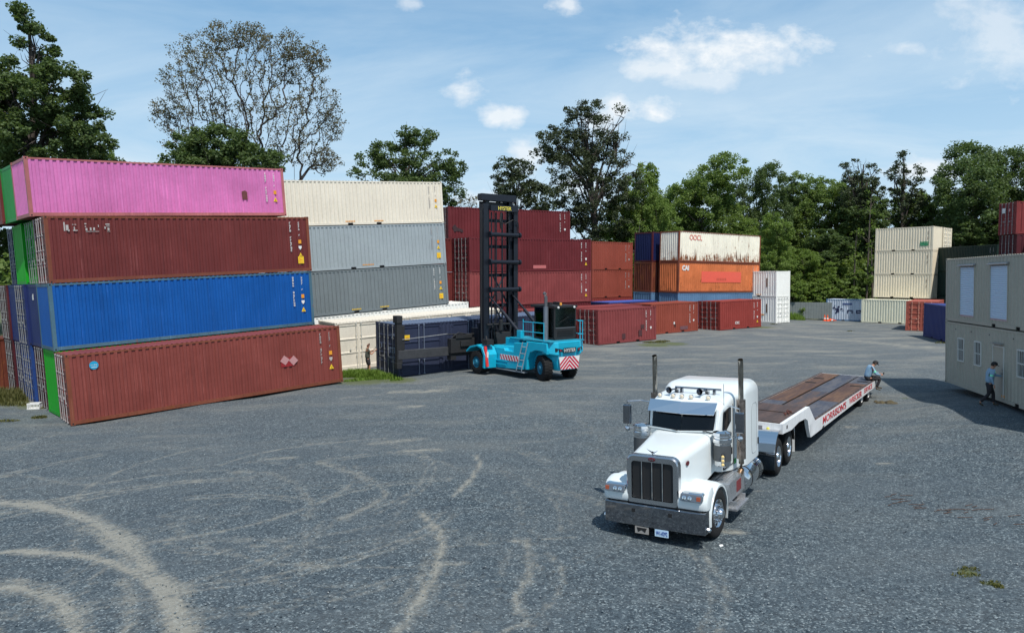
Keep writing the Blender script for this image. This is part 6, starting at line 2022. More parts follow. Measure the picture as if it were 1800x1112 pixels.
# ------------------------------------------------------------------ loose stones, twigs
def numpy_mesh(name, co, faces, n):
    me = bpy.data.meshes.new(name)
    co = np.asarray(co, np.float32)
    faces = np.asarray(faces, np.int32)
    me.vertices.add(len(co)); me.vertices.foreach_set('co', co.ravel())
    me.loops.add(faces.size); me.loops.foreach_set('vertex_index', faces.ravel())
    me.polygons.add(len(faces)); me.polygons.foreach_set('loop_start', np.arange(0, faces.size, n, dtype=np.int32)); me.polygons.foreach_set('loop_total', np.full(len(faces), n, np.int32))
    me.update()
    return me
def stones():
    N = 9000
    y = 7.5 + 22 * rng.random(N) ** 1.5
    x = (rng.random(N) - .5) * 2 * (y * .72 + 1)
    z = ground_z(x, y)
    s = .008 + .016 * rng.random(N) ** 2
    base = np.array([(1, 0, 0), (0, 1, 0), (-1, 0, 0), (0, -1, 0), (0, 0, .8), (0, 0, -.6)], float)
    F = np.array([(0, 1, 4), (1, 2, 4), (2, 3, 4), (3, 0, 4), (1, 0, 5), (2, 1, 5), (3, 2, 5), (0, 3, 5)])
    a = rng.random(N) * 6.28
    st = .6 + .8 * rng.random((N, 3))
    P = base[None] * st[:, None, :] * s[:, None, None]
    c, sn = np.cos(a)[:, None], np.sin(a)[:, None]
    Q = np.stack([P[..., 0] * c - P[..., 1] * sn, P[..., 0] * sn + P[..., 1] * c, P[..., 2]], -1)
    Q += np.stack([x, y, z + s * .4 + .02], -1)[:, None, :]
    faces = (F[None] + (np.arange(N) * 6)[:, None, None]).reshape(-1, 3)
    me = numpy_mesh('loose_stones', Q.reshape(-1, 3), faces, 3)
    m = bpy.data.materials.new('loose_stone')
    m.use_nodes = True
    T = NT(m.node_tree)
    out = T.n('ShaderNodeOutputMaterial')
    b = T.n('ShaderNodeBsdfPrincipled')
    T.t.links.new(b.outputs[0], out.inputs[0])
    ge = T.n('ShaderNodeNewGeometry')
    T.t.links.new(T.ramp(ge.outputs['Random Per Island'], [(0, (.04, .055, .068)), (.6, (.11, .14, .16)), (1, (.32, .34, .34))]), b.inputs['Base Color'])
    b.inputs['Roughness'].default_value = .9
    me.materials.append(m)
    o = bpy.data.objects.new('loose_stones', me)
    COL.objects.link(o)
    tag(o, 'loose grey stones lying on the gravel in the foreground', 'gravel', kind='stuff')
stones()
M_twig = mat_simple('twig', (.10, .06, .045), .9, noise=.4)
tg = G()
r_ = random.Random(9)
for (px, py, n_) in ((1600, 890, 7), (1700, 905, 8), (1765, 915, 5), (1560, 880, 4), (1680, 895, 5)):
    for k in range(n_):
        x, y = on_ground(px + r_.uniform(-40, 40), py + r_.uniform(-9, 9))
        a = r_.uniform(-.4, .5)
        l_ = r_.uniform(.1, .35)
        z = gz(x, y) + .03
        tg.tube([(x, y, z), (x + l_ * math.cos(a), y + l_ * math.sin(a), z + .02)], .009, 5)
tag(tg.obj('twigs', M_twig, None), 'scattered brown twigs and wood scraps on the gravel at right', 'debris', kind='stuff')
x, y = on_ground(1264, 961)
tag(G().lathe([(.001, 0), (.03, 0), (.03, .05), (.02, .09), (.001, .1)], (x, y, gz(x, y) + .02), (1, .3, .1), 10).obj('plastic_cup', M_white, None), 'tiny white scrap on the gravel by the front wheel', 'litter')

# ------------------------------------------------------------------ grass and weeds
def mat_leaf(name, c1, c2, trans=.35, rough=.6):
    m = bpy.data.materials.new(name)
    m.use_nodes = True
    T = NT(m.node_tree)
    out = T.n('ShaderNodeOutputMaterial')
    ge = T.n('ShaderNodeNewGeometry')
    tc = T.n('ShaderNodeTexCoord')
    oi = T.n('ShaderNodeObjectInfo')
    n = T.noise(tc.outputs['Object'], .35, 3, .6)
    f = T.m('ADD', T.m('MULTIPLY', ge.outputs['Random Per Island'], .6), T.m('MULTIPLY', n, .5))
    c = T.mix(f, (*c1, 1), (*c2, 1))
    c = T.mix(T.m('MULTIPLY', oi.outputs['Random'], .35), c, (*[a * .55 for a in c2], 1))
    b = T.n('ShaderNodeBsdfPrincipled')
    b.inputs['Roughness'].default_value = rough
    b.inputs['Specular IOR Level'].default_value = .3
    T.t.links.new(c, b.inputs['Base Color'])
    t = T.n('ShaderNodeBsdfTranslucent')
    T.t.links.new(T.mix(.5, c, (c2[0] * 1.4, c2[1] * 1.5, c2[2] * .6, 1)), t.inputs['Color'])
    ms = T.n('ShaderNodeMixShader')
    ms.inputs[0].default_value = trans
    T.t.links.new(b.outputs[0], ms.inputs[1])
    T.t.links.new(t.outputs[0], ms.inputs[2])
    T.t.links.new(ms.outputs[0], out.inputs[0])
    return m
M_grass = mat_leaf('grass_blade', (.09, .16, .02), (.20, .30, .05))
M_dgrass = mat_leaf('dull_grass_blade', (.07, .085, .02), (.16, .15, .05))
def grass(spots, name, label, mt, cat='grass'):
    co, fa = [], []
    for (x0, y0, rx, ry, rot, n, h) in spots:
        a = rng.random(n) * 6.28
        rr = np.sqrt(rng.random(n))
        lx, ly_ = rx * rr * np.cos(a), ry * rr * np.sin(a)
        x = x0 + lx * math.cos(rot) - ly_ * math.sin(rot)
        y = y0 + lx * math.sin(rot) + ly_ * math.cos(rot)
        z = ground_z(x, y)
        hh = h * (.35 + .8 * rng.random(n)) * (1.1 - .6 * rr ** 3)
        d = rng.random(n) * 6.28
        ln = hh * (.15 + .5 * rng.random(n))
        w = .010 + .012 * rng.random(n)
        px_, py_ = np.cos(d + 1.57) * w, np.sin(d + 1.57) * w
        for k in range(n):
            b = len(co)
            dx, dy = math.cos(d[k]) * ln[k], math.sin(d[k]) * ln[k]
            co += [(x[k] - px_[k], y[k] - py_[k], z[k]), (x[k] + px_[k], y[k] + py_[k], z[k]),
                   (x[k] + dx * .4 + px_[k] * .8, y[k] + dy * .4 + py_[k] * .8, z[k] + hh[k] * .6), (x[k] + dx * .4 - px_[k] * .8, y[k] + dy * .4 - py_[k] * .8, z[k] + hh[k] * .6),
                   (x[k] + dx, y[k] + dy, z[k] + hh[k])]
            fa += [(b, b + 1, b + 2), (b, b + 2, b + 3), (b + 3, b + 2, b + 4)]
    me = numpy_mesh(name, co, fa, 3)
    me.materials.append(mt)
    o = bpy.data.objects.new(name, me)
    COL.objects.link(o)
    tag(o, label, cat, kind='stuff')
def G_(px, py): return on_ground(px, py)
sp = []
for (px, py, rx, ry, n, h) in ((622, 660, 1.0, .9, 2200, .38), (650, 662, .9, .7, 2200, .40), (675, 665, .7, .5, 1000, .32), (638, 668, 1.2, .25, 500, .16), (611, 662, .5, .5, 500, .3), (697, 668, .4, .2, 250, .2)):
    gx_, gy_ = G_(px, py)
    sp.append((gx_, gy_, rx, ry, .6, n, h))
grass(sp, 'grass_patch', 'bright green grass growing between the rust red and slate blue containers', M_grass)
sp = []
for (px, py, rx, ry, n, h) in ((15, 695, 2.2, .9, 2200, .42), (45, 703, 1.4, .6, 1200, .30), (-10, 705, 1.6, 1.0, 1200, .5), (25, 712, 1.2, .4, 500, .2), (70, 734, .35, .2, 260, .12), (10, 740, .6, .2, 200, .10), (88, 716, .5, .2, 200, .10)):
    gx_, gy_ = G_(px, py)
    sp.append((gx_, gy_, rx, ry, .0, n, h))
grass(sp, 'weed_patch', 'dull green weeds at the foot of the containers at far left', M_dgrass)
sp = []
for (px, py, rx, ry, n, h) in ((1399, 562, 1.5, 2.0, 1800, .9), (1415, 560, 1.6, 2.0, 2600, 1.3), (1430, 560, 1.0, 1.6, 1200, 1.0), (1380, 566, .8, .6, 300, .5)):
    gx_, gy_ = G_(px, py)
    sp.append((gx_, gy_ + 1.5, rx, ry, .0, n, h))
grass(sp, 'tall_weeds', 'tall yellowish green weeds between the white short containers and the scrap pile', M_grass, 'weeds')
sp = []
for (px, py, rx, ry, n, h) in ((1150, 602, .9, .3, 300, .16), (1165, 600, .6, .3, 200, .14), (1703, 1000, .22, .12, 60, .06), (1690, 1010, .2, .12, 40, .05), (1712, 1010, .12, .1, 25, .05), (1742, 1024, .22, .1, 50, .05), (1755, 1030, .1, .1, 60, .07), (1655, 603, .5, .3, 90, .15), (1495, 582, .4, .2, 60, .1), (1360, 570, .4, .2, 60, .12)):
    gx_, gy_ = G_(px, py)
    sp.append((gx_, gy_, rx, ry, .0, n, h))
grass(sp, 'sparse_tufts', 'sparse grass tufts pushing up through the gravel', M_dgrass)

# ------------------------------------------------------------------ trees
M_bark = mat_simple('bark', (.13, .105, .085), .95, noise=.45, nscale=3)
M_barkd = mat_simple('dark_bark', (.085, .070, .062), .95, noise=.4, nscale=3)
LF = {
    'dark': mat_leaf('dark_leaf', (.042, .074, .028), (.125, .180, .060), .34),
    'green': mat_leaf('green_leaf', (.092, .148, .040), (.215, .295, .085), .42),
    'light': mat_leaf('light_leaf', (.095, .155, .030), (.215, .300, .075), .40),
    'brown': mat_leaf('browning_leaf', (.095, .088, .055), (.180, .160, .090), .30),
    'oak': mat_leaf('oak_leaf', (.035, .055, .025), (.080, .100, .050), .22),
    'pine': mat_leaf('pine_leaf', (.020, .048, .018), (.055, .100, .035), .15),
}
def leaf_mesh(name, clumps, per, rad, size, flat=.7):
    """clumps: (n,3) centres; quads folded around random directions"""
    rg = np.random.default_rng(abs(hash(name)) % 1000 if False else sum(map(ord, name)))
    C = np.repeat(np.asarray(clumps)[:, :3], per, 0)
    n = len(C)
    crad = np.repeat(np.asarray(clumps)[:, 3] if np.asarray(clumps).shape[1] > 3 else np.full(len(clumps), rad), per)
    d = rg.normal(size=(n, 3))
    d /= np.linalg.norm(d, axis=1, keepdims=True)
    r = rg.random(n) ** .45
    P = C + d * (r * crad)[:, None] * np.array([1, 1, flat])
    s = size * (.6 + .8 * rg.random(n))
    a = rg.normal(size=(n, 3)); a[:, 2] *= .6
    a /= np.linalg.norm(a, axis=1, keepdims=True)
    nn_ = d * .5 + rg.normal(size=(n, 3)) * .8 + np.array([0, 0, .9])
    b = np.cross(nn_, a)
    b /= np.linalg.norm(b, axis=1, keepdims=True) + 1e-9
    w = s * .38
    V = np.stack([P - a * s[:, None] * .5, P + b * w[:, None], P + a * s[:, None] * .5, P - b * w[:, None]], 1)
    F = np.arange(n * 4).reshape(n, 4)
    return numpy_mesh(name, V.reshape(-1, 3), F, 4)

def crown_clumps(lobes, n, rg, inner=.25, cr=(.6, 1.2)):
    """lobes: list of (cx,cy,cz,rx,ry,rz); clumps mainly on the skin of the union"""
    vol = np.array([l[3] * l[5] for l in lobes])
    out = []
    tries = 0
    while len(out) < n and tries < n * 30:
        tries += 1
        l = lobes[rg.choice(len(lobes), p=vol / vol.sum())]
        d = rg.normal(size=3)
        d /= np.linalg.norm(d)
        r = 1.0 if rg.random() > inner else rg.random() ** .5
        r *= .88 + .22 * rg.random()
        p = np.array(l[:3]) + d * np.array(l[3:6]) * r
        depth = min(np.linalg.norm((p - np.array(q[:3])) / np.array(q[3:6])) for q in lobes)
        if depth < .62 and rg.random() > inner: continue
        out.append((*p, cr[0] + (cr[1] - cr[0]) * rg.random()))
    return np.array(out)

def limbs(g, base, lobes, rg, r0, fork, n=12, twigs=None):
    """trunk with limbs that reach into the lobes"""
    top = Vector((0, 0, fork))
    g.tube([(0, 0, -.5), (0, 0, 0), (rg.normal() * .1, rg.normal() * .1, fork * .5), tuple(top)], [r0 * 1.35, r0 * 1.1, r0 * .85, r0 * .7], 10)
    for i in range(n):
        l = lobes[i % len(lobes)]
        tgt = Vector(l[:3]) + Vector(rg.normal(size=3)) * .35 * l[3]
        st = Vector((0, 0, fork * (.55 + .45 * rg.random())))
        mid = st.lerp(tgt, .5) + Vector((rg.normal() * .4, rg.normal() * .4, .1 * (tgt - st).length))
        rr = r0 * (.28 + .3 * rg.random())
        g.tube([st, st.lerp(mid, .5) + Vector((0, 0, .1)), mid, tgt], [rr, rr * .75, rr * .5, rr * .15], 6)
        for k in range(3):
            e_ = mid.lerp(tgt, rg.random()) + Vector(rg.normal(size=3)) * l[3] * .45
            g.tube([mid, mid.lerp(e_, .5) + Vector(rg.normal(size=3)) * .2, e_], [rr * .4, rr * .25, rr * .07], 5)

PROTO = {}
def proto(kind, seed, H, W, zlow, leaf, nclump, per, size, shape='broad', gap=0.0):
    """mesh pair for a tree of height H, crown width W, lowest foliage at zlow"""
    rg = np.random.default_rng(seed)
    lobes = []
    nl = 9 if shape != 'wall' else 13
    for i in range(nl):
        t = (i + .5) / nl
        z = zlow + (H - zlow) * (.12 + .80 * t)
        if shape == 'cone': wr = (1 - t) * .9 + .12
        elif shape == 'wall': wr = .85 if t < .75 else .6
        else: wr = math.sin(PI * (.18 + .72 * t)) ** .7
        a = rg.random() * 6.28
        rad = W / 2 * wr * (.25 + .45 * rg.random())
        s_ = W * (.17 + .10 * rg.random()) * (.6 + .5 * wr)
        lobes.append((math.cos(a) * rad, math.sin(a) * rad, min(z, H - s_ * .8), s_, s_, s_ * (.75 + .3 * rg.random())))
    cl = crown_clumps(lobes, nclump, rg, .22, (W * .045, W * .085))
    crown = leaf_mesh(kind, cl, per, .9, size)
    g = G()
    limbs(g, None, lobes, rg, max(.16, H * .016), zlow + (H - zlow) * .35, 14)
    trunk = g.mesh(kind + '_trunk', True)
    PROTO[kind] = (crown, trunk, leaf)

proto('broad_a', 21, 20, 12, 3, 'green', 420, 115, .24)
proto('broad_b', 22, 20, 11, 2, 'green', 420, 115, .24)
proto('broad_c', 23, 20, 13, 4, 'dark', 420, 115, .24)
proto('wall_a', 24, 18, 10, .5, 'green', 480, 115, .24, 'wall')
proto('wall_b', 25, 18, 9, .5, 'dark', 480, 115, .24, 'wall')
proto('light_a', 26, 14, 9, .5, 'light', 380, 105, .21, 'wall')
proto('bush', 27, 6, 6, .1, 'light', 220, 60, .26, 'wall')

def tree(kind, x, y, H, W, label, leaf=None, rot=0.0, ground=None, bark=None, name='tree', group=None, cat='tree'):
    crown, trunk, lf = PROTO[kind]
    h0 = {'broad_a': 20, 'broad_b': 20, 'broad_c': 20, 'wall_a': 18, 'wall_b': 18, 'light_a': 14, 'bush': 6}[kind]
    w0 = {'broad_a': 12, 'broad_b': 11, 'broad_c': 13, 'wall_a': 10, 'wall_b': 9, 'light_a': 9, 'bush': 6}[kind]
    M_ = Matrix.Translation((x, y, ground if ground is not None else 0)) @ Matrix.Rotation(rot, 4, 'Z') @ Matrix.Diagonal((W / w0, W / w0, H / h0, 1))
    r = thing(name, label, cat, M_, group)
    place(crown, 'crown', LF[leaf or lf], r, share=True)
    place(trunk, 'trunk', bark or M_bark, r, share=True)
    return r

def at_px(px, D):
    return (px - 900) / FPX * D
def top_h(py, D):
    return (476 - py) / FPX * D + CAMH

# hero trees with their own shape
def hero(label, x, y, lobes, trunkpath, r0, nclump, per, size, leaf, limbs_n, cr, bark=None, bare=(), name='tree', inner=.22):
    rg = np.random.default_rng(int(abs(x * 10)) + 5)
    root = thing(name, label, 'tree', Matrix.Translation((x, y, -.3)))
    cl = crown_clumps(lobes, nclump, rg, inner, cr)
    me = leaf_mesh('crown%d' % int(x * 10), cl, per, .9, size)
    place(me, 'crown', LF[leaf], root)
    g = G()
    tp = [Vector(p) for p in trunkpath]
    g.tube(tp, [r0 * (1 - .75 * i / (len(tp) - 1)) for i in range(len(tp))], 10)
    for i in range(limbs_n):
        l = lobes[i % len(lobes)]
        tgt = Vector(l[:3]) + Vector(rg.normal(size=3)) * .3 * l[3]
        # leave the trunk below the target
        zc = min(tgt.z - .5, tp[-1].z) * (.55 + .35 * rg.random())
        st = tp[0].lerp(tp[-1], max(.15, min(.95, zc / tp[-1].z)))
        for a_, b_ in zip(tp[:-1], tp[1:]):
            if a_.z <= zc <= b_.z: st = a_.lerp(b_, (zc - a_.z) / (b_.z - a_.z + 1e-6))
        mid = st.lerp(tgt, .5) + Vector((rg.normal() * .3, rg.normal() * .3, .12 * (tgt - st).length))
        rr = r0 * (.22 + .22 * rg.random())
        g.tube([st, st.lerp(mid, .5), mid, mid.lerp(tgt, .5), tgt], [rr, rr * .8, rr * .55, rr * .35, rr * .12], 6)
        for k in range(4):
            b0 = mid.lerp(tgt, rg.random())
            e_ = b0 + Vector(rg.normal(size=3)) * l[3] * .55 + Vector((0, 0, l[3] * .3))
            g.tube([b0, b0.lerp(e_, .5) + Vector(rg.normal(size=3)) * .12, e_], [rr * .32, rr * .2, rr * .05], 4)
    for path, r_ in bare:
        g.tube([Vector(p) for p in path], [r_ * (1 - .85 * i / (len(path) - 1)) for i in range(len(path))], 5)
    g.obj('trunk', bark or M_barkd, root, smooth=True)
    return root

def px_lobes(D, base_px, lst, depth=1.0):
    """lobes from (px, py, rx_px, ry_px, dy) as seen at distance D; local origin is below base_px"""
    out = []
    bx_ = at_px(base_px, D)
    for (px, py, rx, ry, dy) in lst:
        k = (D + dy) / FPX
        out.append(((px - 900) * k - bx_, dy, (476 - py) * k + CAMH + .3, rx * k, rx * k * depth, ry * k))
    return out

D = 62
lob = px_lobes(D, 70, [(68, 42, 20, 20, 0), (84, 88, 26, 30, 0), (62, 132, 40, 34, 0), (120, 150, 40, 30, -1), (14, 150, 34, 34, 1), (80, 190, 80, 45, 0), (150, 215, 42, 30, 1), (165, 250, 34, 26, 0), (20, 215, 70, 55, -1), (90, 255, 95, 45, 0), (-20, 180, 45, 60, 1), (100, 300, 100, 50, 2), (-10, 290, 80, 50, 0)])
hero('tall dense dark green tree at the far left above the pink container', at_px(70, D), D, lob, [(0, 0, 0), (.2, 0, 6), (-.1, 0, 14), (.1, 0, 22), (0, 0, 26)], .45, 560, 150, .235, 'dark', 34, (.40, .85))

D = 66
rg_ = np.random.default_rng(77)
lob = px_lobes(D, 450, [(350, 100, 38, 30, 0), (400, 75, 36, 26, 0), (450, 75, 34, 26, 1), (505, 90, 42, 26, 0), (330, 150, 40, 34, 0), (395, 130, 45, 36, -1), (455, 130, 50, 40, 0), (515, 130, 36, 34, 1), (560, 110, 26, 26, 0), (305, 205, 30, 34, 1), (360, 200, 45, 36, 0), (430, 200, 55, 40, 1), (500, 200, 50, 40, -1), (560, 180, 38, 42, 0), (585, 220, 26, 34, 1), (330, 255, 34, 30, 0), (540, 260, 50, 36, 0), (470, 265, 55, 36, 1), (575, 285, 30, 22, 0)])
def sparse_oak():
    root = thing('tree', 'large sparse oak with thin browning leaves and visible branches, behind the pink container', 'tree', Matrix.Translation((at_px(450, D), D, -.3)))
    rg = np.random.default_rng(5)
    L = np.array(lob)
    pts = []
    while len(pts) < 2300:
        l = L[rg.integers(len(L))]
        d = rg.normal(size=3); d /= np.linalg.norm(d)
        pts.append(l[:3] + d * l[3:6] * (rg.random() ** .4) * np.array([1.05, .9, 1.05]))
    pts = np.array(pts)
    fork = np.array([0, 0, 6.0])
    nodes = [np.array([0, 0, 0.]), np.array([.05, 0, 3.]), fork]
    par = [-1, 0, 1]
    for (dx, dy, zt_) in ((-7.0, .3, 14.), (-5.0, -.5, 18.), (-2.6, .8, 21.), (-.6, -.6, 22.), (1.8, .7, 21.), (3.9, -.5, 19.), (6.0, .4, 16.), (-6.6, -.4, 10.5), (6.4, -.2, 11.5), (.4, 1.2, 16.), (-3.6, -1.0, 14.), (3.4, 1.0, 14.)):
        e = np.array([dx, dy, zt_])
        p0 = 2
        for k in range(1, 8):
            t = k / 7
            q = fork + (e - fork) * np.array([t ** .85 if False else t, t, t]) + np.array([dx * .10 * math.sin(PI * t) * -1, 0, .06 * zt_ * math.sin(PI * t)]) + rg.normal(size=3) * .12
            nodes.append(q); par.append(p0); p0 = len(nodes) - 1
    order = np.argsort(np.linalg.norm((pts - fork) * np.array([1, 1, .8]), axis=1))
    arr = np.zeros((len(nodes) + 2 * len(pts), 3)); n = len(nodes); arr[:n] = nodes
    tips = []
    for i in order:
        p = pts[i]
        dv = p - arr[2:n]
        d = np.linalg.norm(dv, axis=1)
        # prefer parents that lie below and inward
        cosf = (dv @ ((p - fork) / (np.linalg.norm(p - fork) + 1e-6))) / (d + 1e-6)
        j = int(np.argmin(d * (1.6 - cosf))) + 2
        mid = arr[j] * .5 + p * .5 + np.array([0, 0, -.05 * d[j - 2]]) + rg.normal(size=3) * .06 * d[j - 2]
        arr[n] = mid; par.append(j); arr[n + 1] = p; par.append(n)
        tips.append(n + 1)
        n += 2
    w = np.zeros(n)
    isl = np.ones(n, bool)
    for i in range(n):
        if par[i] >= 0: isl[par[i]] = False
    w[isl] = 1
    for i in range(n - 1, 0, -1): w[par[i]] += w[i]
    r = .0095 * w ** .5 + .007
    g = G()
    for i in range(1, n):
        a_, b_ = arr[par[i]], arr[i]
        ra, rb = min(r[par[i]], r[i] * 1.35), r[i]
        if np.linalg.norm(b_ - a_) < .02: continue
        g.tube([tuple(a_), tuple(b_)], [ra, rb], 8 if rb > .1 else (5 if rb > .03 else 3), caps=False)
    print('oak segs', n)
    g.obj('trunk', mat_simple('oak_bark', (.075, .062, .060), .95, noise=.3, nscale=3), root)
    t = np.array([arr[i] for i in tips])
    rad = np.linalg.norm((t - fork) / np.array([8.5, 3, 17]), axis=1)
    keep = rg.random(len(t)) < np.clip(.20 + .62 * rad, 0, 1)
    t = t[keep]
    cl = np.concatenate([t, .28 + .22 * rg.random((len(t), 1))], 1)
    me = leaf_mesh('oak_crown', cl, 12, .45, .15)
    place(me, 'crown', LF['brown'], root)
sparse_oak()
D = 60
lob = px_lobes(D, 400, [(350, 262, 40, 26, 0), (400, 262, 45, 30, 0), (440, 285, 60, 26, 1), (340, 300, 50, 30, 0), (400, 310, 70, 40, 0)])
hero('low dark green tree in front of the sparse oak', at_px(400, D), D, lob, [(0, 0, 0), (.2, 0, 6), (0, 0, 13)], .25, 260, 120, .22, 'dark', 10, (.4, .8))
D = 72
lob = px_lobes(D, 720, [(680, 270, 26, 14, 0), (655, 285, 26, 12, 0), (700, 285, 34, 20, 0), (690, 310, 50, 24, 1), (645, 305, 22, 12, 0), (740, 250, 18, 16, 0), (755, 240, 14, 12, 1), (715, 245, 14, 16, 0), (740, 295, 34, 26, 0), (785, 280, 18, 14, 0), (800, 296, 18, 14, 0), (770, 320, 36, 26, 0), (790, 345, 24, 16, 0), (720, 345, 60, 30, 0)])
hero('ragged tree with a bare spire at its top, behind the cream container', at_px(720, D), D, lob, [(0, 0, 0), (.2, 0, 8), (-.2, 0, 14), (-.3, 0, 18.6)], .3, 330, 80, .21, 'dark', 26, (.35, .8),
     bare=[([(-.3, 0, 15), (-.2, 0, 18.5), (-.15, 0, 20.3)], .06), ([(-.3, 0, 17), (-.6, 0, 18.4), (-.8, .1, 19.4)], .03), ([(-.25, 0, 17.4), (.1, 0, 18.8), (.25, 0, 19.8)], .03)])
D = 88
lob = px_lobes(D, 812, [(800, 350, 16, 10, 0), (830, 348, 10, 8, 0), (815, 362, 22, 10, 0)])
hero('thin pale bush top just above the maroon container', at_px(812, D), D, lob, [(0, 0, 0), (.2, 0, 8), (0, 0, 13)], .15, 30, 20, .22, 'brown', 10, (.3, .6))
D = 88
lob = px_lobes(D, 905, [(890, 292, 18, 12, 0), (915, 300, 20, 14, 0), (885, 318, 18, 14, 0), (905, 330, 34, 20, 0), (935, 335, 20, 14, 1), (950, 350, 26, 20, 0), (900, 355, 28, 16, 0)])
hero('small oak with open clumps of leaves just above the lift truck mast', at_px(905, D), D, lob, [(0, 0, 0), (.3, 0, 7), (.1, 0, 14), (-.2, 0, 17)], .26, 200, 45, .26, 'oak', 22, (.35, .85))
D = 92
lob = px_lobes(D, 1040, [(1005, 205, 22, 16, 0), (1030, 195, 20, 14, 0), (1018, 225, 34, 20, 0), (960, 245, 24, 18, 0), (985, 262, 40, 24, 1), (950, 275, 18, 16, 0), (1035, 255, 36, 26, 0), (1000, 300, 44, 28, 0), (1060, 290, 34, 30, 1), (1065, 215, 10, 8, 0), (1090, 200, 12, 8, 0), (1080, 250, 14, 12, 0), (1100, 282, 14, 10, 0), (1020, 340, 55, 36, 0), (1060, 370, 60, 50, 2), (985, 360, 40, 40, 1), (1040, 420, 60, 40, 2), (1090, 330, 34, 30, 0)])
hero('tall ragged oak with a bare crown on its right, behind the maroon containers', at_px(1045, D), D, lob, [(0, 0, 0), (.2, 0, 8), (-.2, 0, 14), (-.9, 0, 19), (-1.4, 0, 23)], .48, 560, 90, .23, 'oak', 40, (.4, 1.0),
     bare=[([(0, 0, 14), (1.6, 0, 17), (2.6, 0, 20.5), (2.9, 0, 24)], .16), ([(1.6, 0, 17), (3.4, 0, 19.5), (4.4, 0, 22.6)], .09), ([(2.6, 0, 20), (2.0, 0, 22.5), (2.2, 0, 25)], .07),
           ([(1.2, 0, 16.2), (3.6, 0, 17.6), (5.2, 0, 18.4), (6.6, 0, 17.6)], .10), ([(3.6, 0, 17.6), (5.0, 0, 16.7), (6.3, 0, 17.0)], .06), ([(5.2, 0, 18.4), (6.2, 0, 19.4), (6.8, 0, 19.2)], .04),
           ([(2.6, 0, 20.5), (3.6, 0, 22.8), (3.8, 0, 24.6)], .05), ([(-.6, 0, 16.5), (-3.4, 0, 16.6), (-5.0, 0, 15.8)], .07), ([(2.2, 0, 19), (1.2, 0, 21), (.6, 0, 24.5)], .06), ([(3.4, 0, 19.5), (4.6, 0, 20.4), (5.2, 0, 21.6)], .04)])

# trees closing the yard, left to right: (proto, px, D, top py, width px, leaf, label)
wall = [
    ('light_a', 1130, 94, 292, 110, 'light', 'light green tree right of the tall ragged oak'),
    ('light_a', 1165, 90, 345, 80, 'light', 'yellowish green young tree left of the rusty stack'),
    ('wall_a', 1085, 96, 335, 120, 'green', 'green tree behind the brick red short containers'),
    ('broad_b', 1215, 106, 305, 120, 'green', 'broad green tree behind the left end of the rusty stack'),
    ('broad_a', 1262, 104, 276, 150, 'green', 'rounded bright green tree, tallest behind the rusty stack'),
    ('broad_c', 1325, 108, 292, 110, 'dark', 'dark green tree behind the right end of the rusty stack'),
    ('wall_a', 1300, 102, 380, 90, 'light', 'lighter green tree just above the rusty stack'),
    ('wall_b', 1385, 112, 308, 100, 'dark', 'dark tree between the rusty stack and the tall weeds'),
    ('broad_b', 1425, 110, 300, 120, 'green', 'green tree with a ragged top above the tall weeds'),
    ('light_a', 1362, 92, 380, 90, 'light', 'bright yellow-green tree right behind the white short containers'),
    ('wall_a', 1470, 108, 318, 110, 'green', 'green tree in the middle of the right hand wood'),
    ('wall_b', 1455, 99, 400, 110, 'dark', 'dark understorey tree above the chalky white container'),
    ('light_a', 1425, 95, 440, 100, 'light', 'low light green tree behind the tall weeds'),
    ('wall_b', 1515, 104, 330, 110, 'dark', 'dark tree left of the cream stack'),
    ('wall_a', 1500, 112, 302, 90, 'green', 'slim green tree with a thin top left of the cream stack'),
    ('broad_b', 1590, 108, 328, 110, 'green', 'green tree behind the top of the cream stack'),
    ('wall_b', 1640, 106, 350, 120, 'dark', 'dark tree right of the cream stack'),
    ('broad_c', 1715, 96, 250, 190, 'dark', 'big rounded dark tree behind the forest green containers'),
    ('broad_c', 1800, 98, 268, 150, 'dark', 'dark tree at the upper right corner'),
    ('wall_b', 1690, 92, 390, 130, 'dark', 'dark low tree behind the forest green containers'),
    ('wall_b', 1770, 94, 360, 130, 'dark', 'dark tree behind the maroon stack at the right edge'),
    ('wall_b', 1570, 100, 400, 110, 'dark', 'dark low tree just behind the cream stack'),
    ('broad_c', 1860, 92, 270, 150, 'dark', 'dark tree just beyond the right edge of the picture'),
    ('wall_a', 960, 98, 372, 120, 'dark', 'dark green tree behind the maroon stack near the mast'),
    ('wall_b', 1150, 104, 345, 110, 'dark', 'dark tree between the young yellowish tree and the rusty stack'),
    ('light_a', 1135, 88, 420, 80, 'light', 'slender light sapling clump beside the brick red short containers'),
    ('light_a', 190, 90, 262, 60, 'light', 'small light green tree top seen far behind the pink container'),
    ('wall_b', -40, 66, 200, 170, 'dark', 'dark tree beyond the left edge of the picture'),
    ('bush', 1395, 90, 500, 60, 'light', 'light green bush right of the white short containers'),
    ('bush', 1430, 93, 495, 70, 'light', 'light green bush behind the scrap pile'),
    ('bush', 1470, 95, 490, 80, 'green', 'green bush behind the chalky white container'),
    ('bush', 1510, 97, 480, 70, 'green', 'green bush between the chalky white container and the cream stack'),
]
for i, (k, px, D_, ty, wpx, lf, lb) in enumerate(wall):
    tree(k, at_px(px, D_), D_, top_h(ty, D_) + .3, wpx / FPX * D_ * 1.05, lb, lf, rot=i * 1.7, ground=-.3)
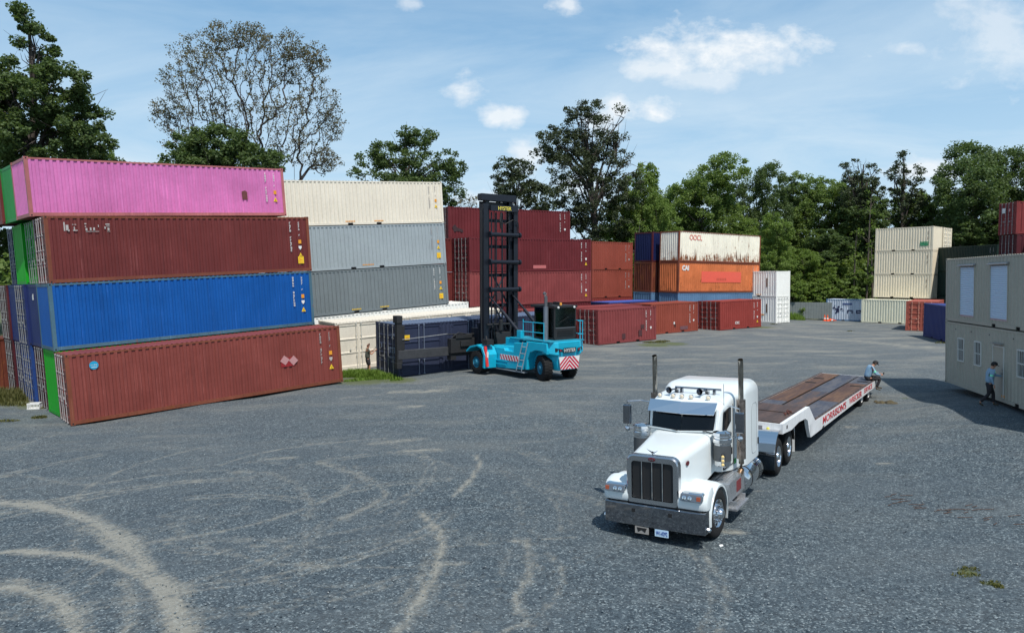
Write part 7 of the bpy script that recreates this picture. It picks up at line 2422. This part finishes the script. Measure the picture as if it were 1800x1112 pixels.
# two thin-topped trees that stick out of the wood
for (px, ty, lb) in ((1510, 280, 'thin half bare tree with small leaf clumps, left of the cream stack'), (1580, 270, 'thin tree with a ragged open top above the cream stack')):
    D = 104
    if px == 1510:
        L_ = [(1480, 292, 8, 6, 0), (1500, 286, 8, 5, 0), (1520, 290, 9, 7, 0), (1535, 300, 8, 8, 0), (1490, 312, 16, 10, 0), (1512, 325, 22, 16, 0), (1530, 345, 20, 18, 0), (1490, 350, 20, 20, 0)]
    else:
        L_ = [(1582, 276, 9, 6, 0), (1575, 292, 10, 8, 0), (1590, 300, 8, 8, 0), (1565, 310, 12, 10, 0), (1608, 300, 8, 8, 0), (1602, 318, 10, 10, 0), (1582, 335, 22, 16, 0), (1610, 350, 16, 14, 0), (1575, 370, 28, 20, 0)]
    hero(lb, at_px(px, D), D, px_lobes(D, px, L_), [(0, 0, 0), (.2, 0, 9), (0, 0, 16), (.1, 0, top_h(ty + 8, D))], .28, 150, 36, .27, 'oak', 26, (.3, .7))
# dense shade inside the wood
def wood_mass():
    rg = np.random.default_rng(8)
    C = []
    for (x0, x1, y0, y1, h, n) in ((12, 80, 106, 118, 12, 420), (-2, 26, 96, 104, 9, 170), (30, 76, 99, 106, 7, 260), (-60, -30, 60, 80, 9, 120)):
        for i in range(n):
            C.append((rg.uniform(x0, x1), rg.uniform(y0, y1), h * rg.random() ** .8, 1.1 + .8 * rg.random()))
    me = leaf_mesh('wood_mass', np.array(C), 70, 1.2, .42)
    me.materials.append(LF['green'])
    o = bpy.data.objects.new('undergrowth', me)
    COL.objects.link(o)
    tag(o, 'dark mass of undergrowth filling the wood behind the yard', 'undergrowth', kind='stuff')
wood_mass()
# slim pale trunks standing in front of the wood
for (px, py0, py1, lean) in ((1523, 330, 535, .3), (1535, 420, 540, -.5), (1500, 400, 540, .2), (1115, 380, 530, .6), (1122, 410, 530, -.4)):
    D_ = 96 if px > 1300 else 84
    x = at_px(px, D_)
    h = top_h(py0, D_)
    r = thing('sapling', {1523: 'tall pale trunk showing in the wood left of the cream stack', 1535: 'thin leaning trunk nearest the cream stack', 1500: 'thin dark trunk above the chalky white container', 1115: 'slim pale sapling right of the brick red short containers', 1122: 'slim leaning sapling beside the navy container end'}[px], 'tree', Matrix.Translation((x, D_, -.3)))
    g = G().tube([(0, 0, 0), (lean * .3, 0, h * .4), (lean * .6, .1, h * .75), (lean, 0, h)], [.13, .11, .08, .03], 6)
    rg = np.random.default_rng(px)
    for k in range(7):
        z = h * (.4 + .55 * rg.random())
        d = Vector((rg.normal(), rg.normal(), .9)).normalized() * (1 + rg.random() * 1.5)
        g.tube([(lean * z / h, 0, z), tuple(Vector((lean * z / h, 0, z)) + d)], [.035, .01], 4)
    g.obj('trunk', M_bark, r)
    me = leaf_mesh('sapling%d' % px, np.array([(lean + rg.normal() * .7, rg.normal() * .6, h * (.6 + .4 * rg.random()), .5) for _ in range(14)]), 16, .5, .24)
    place(me, 'crown', LF['light'], r)
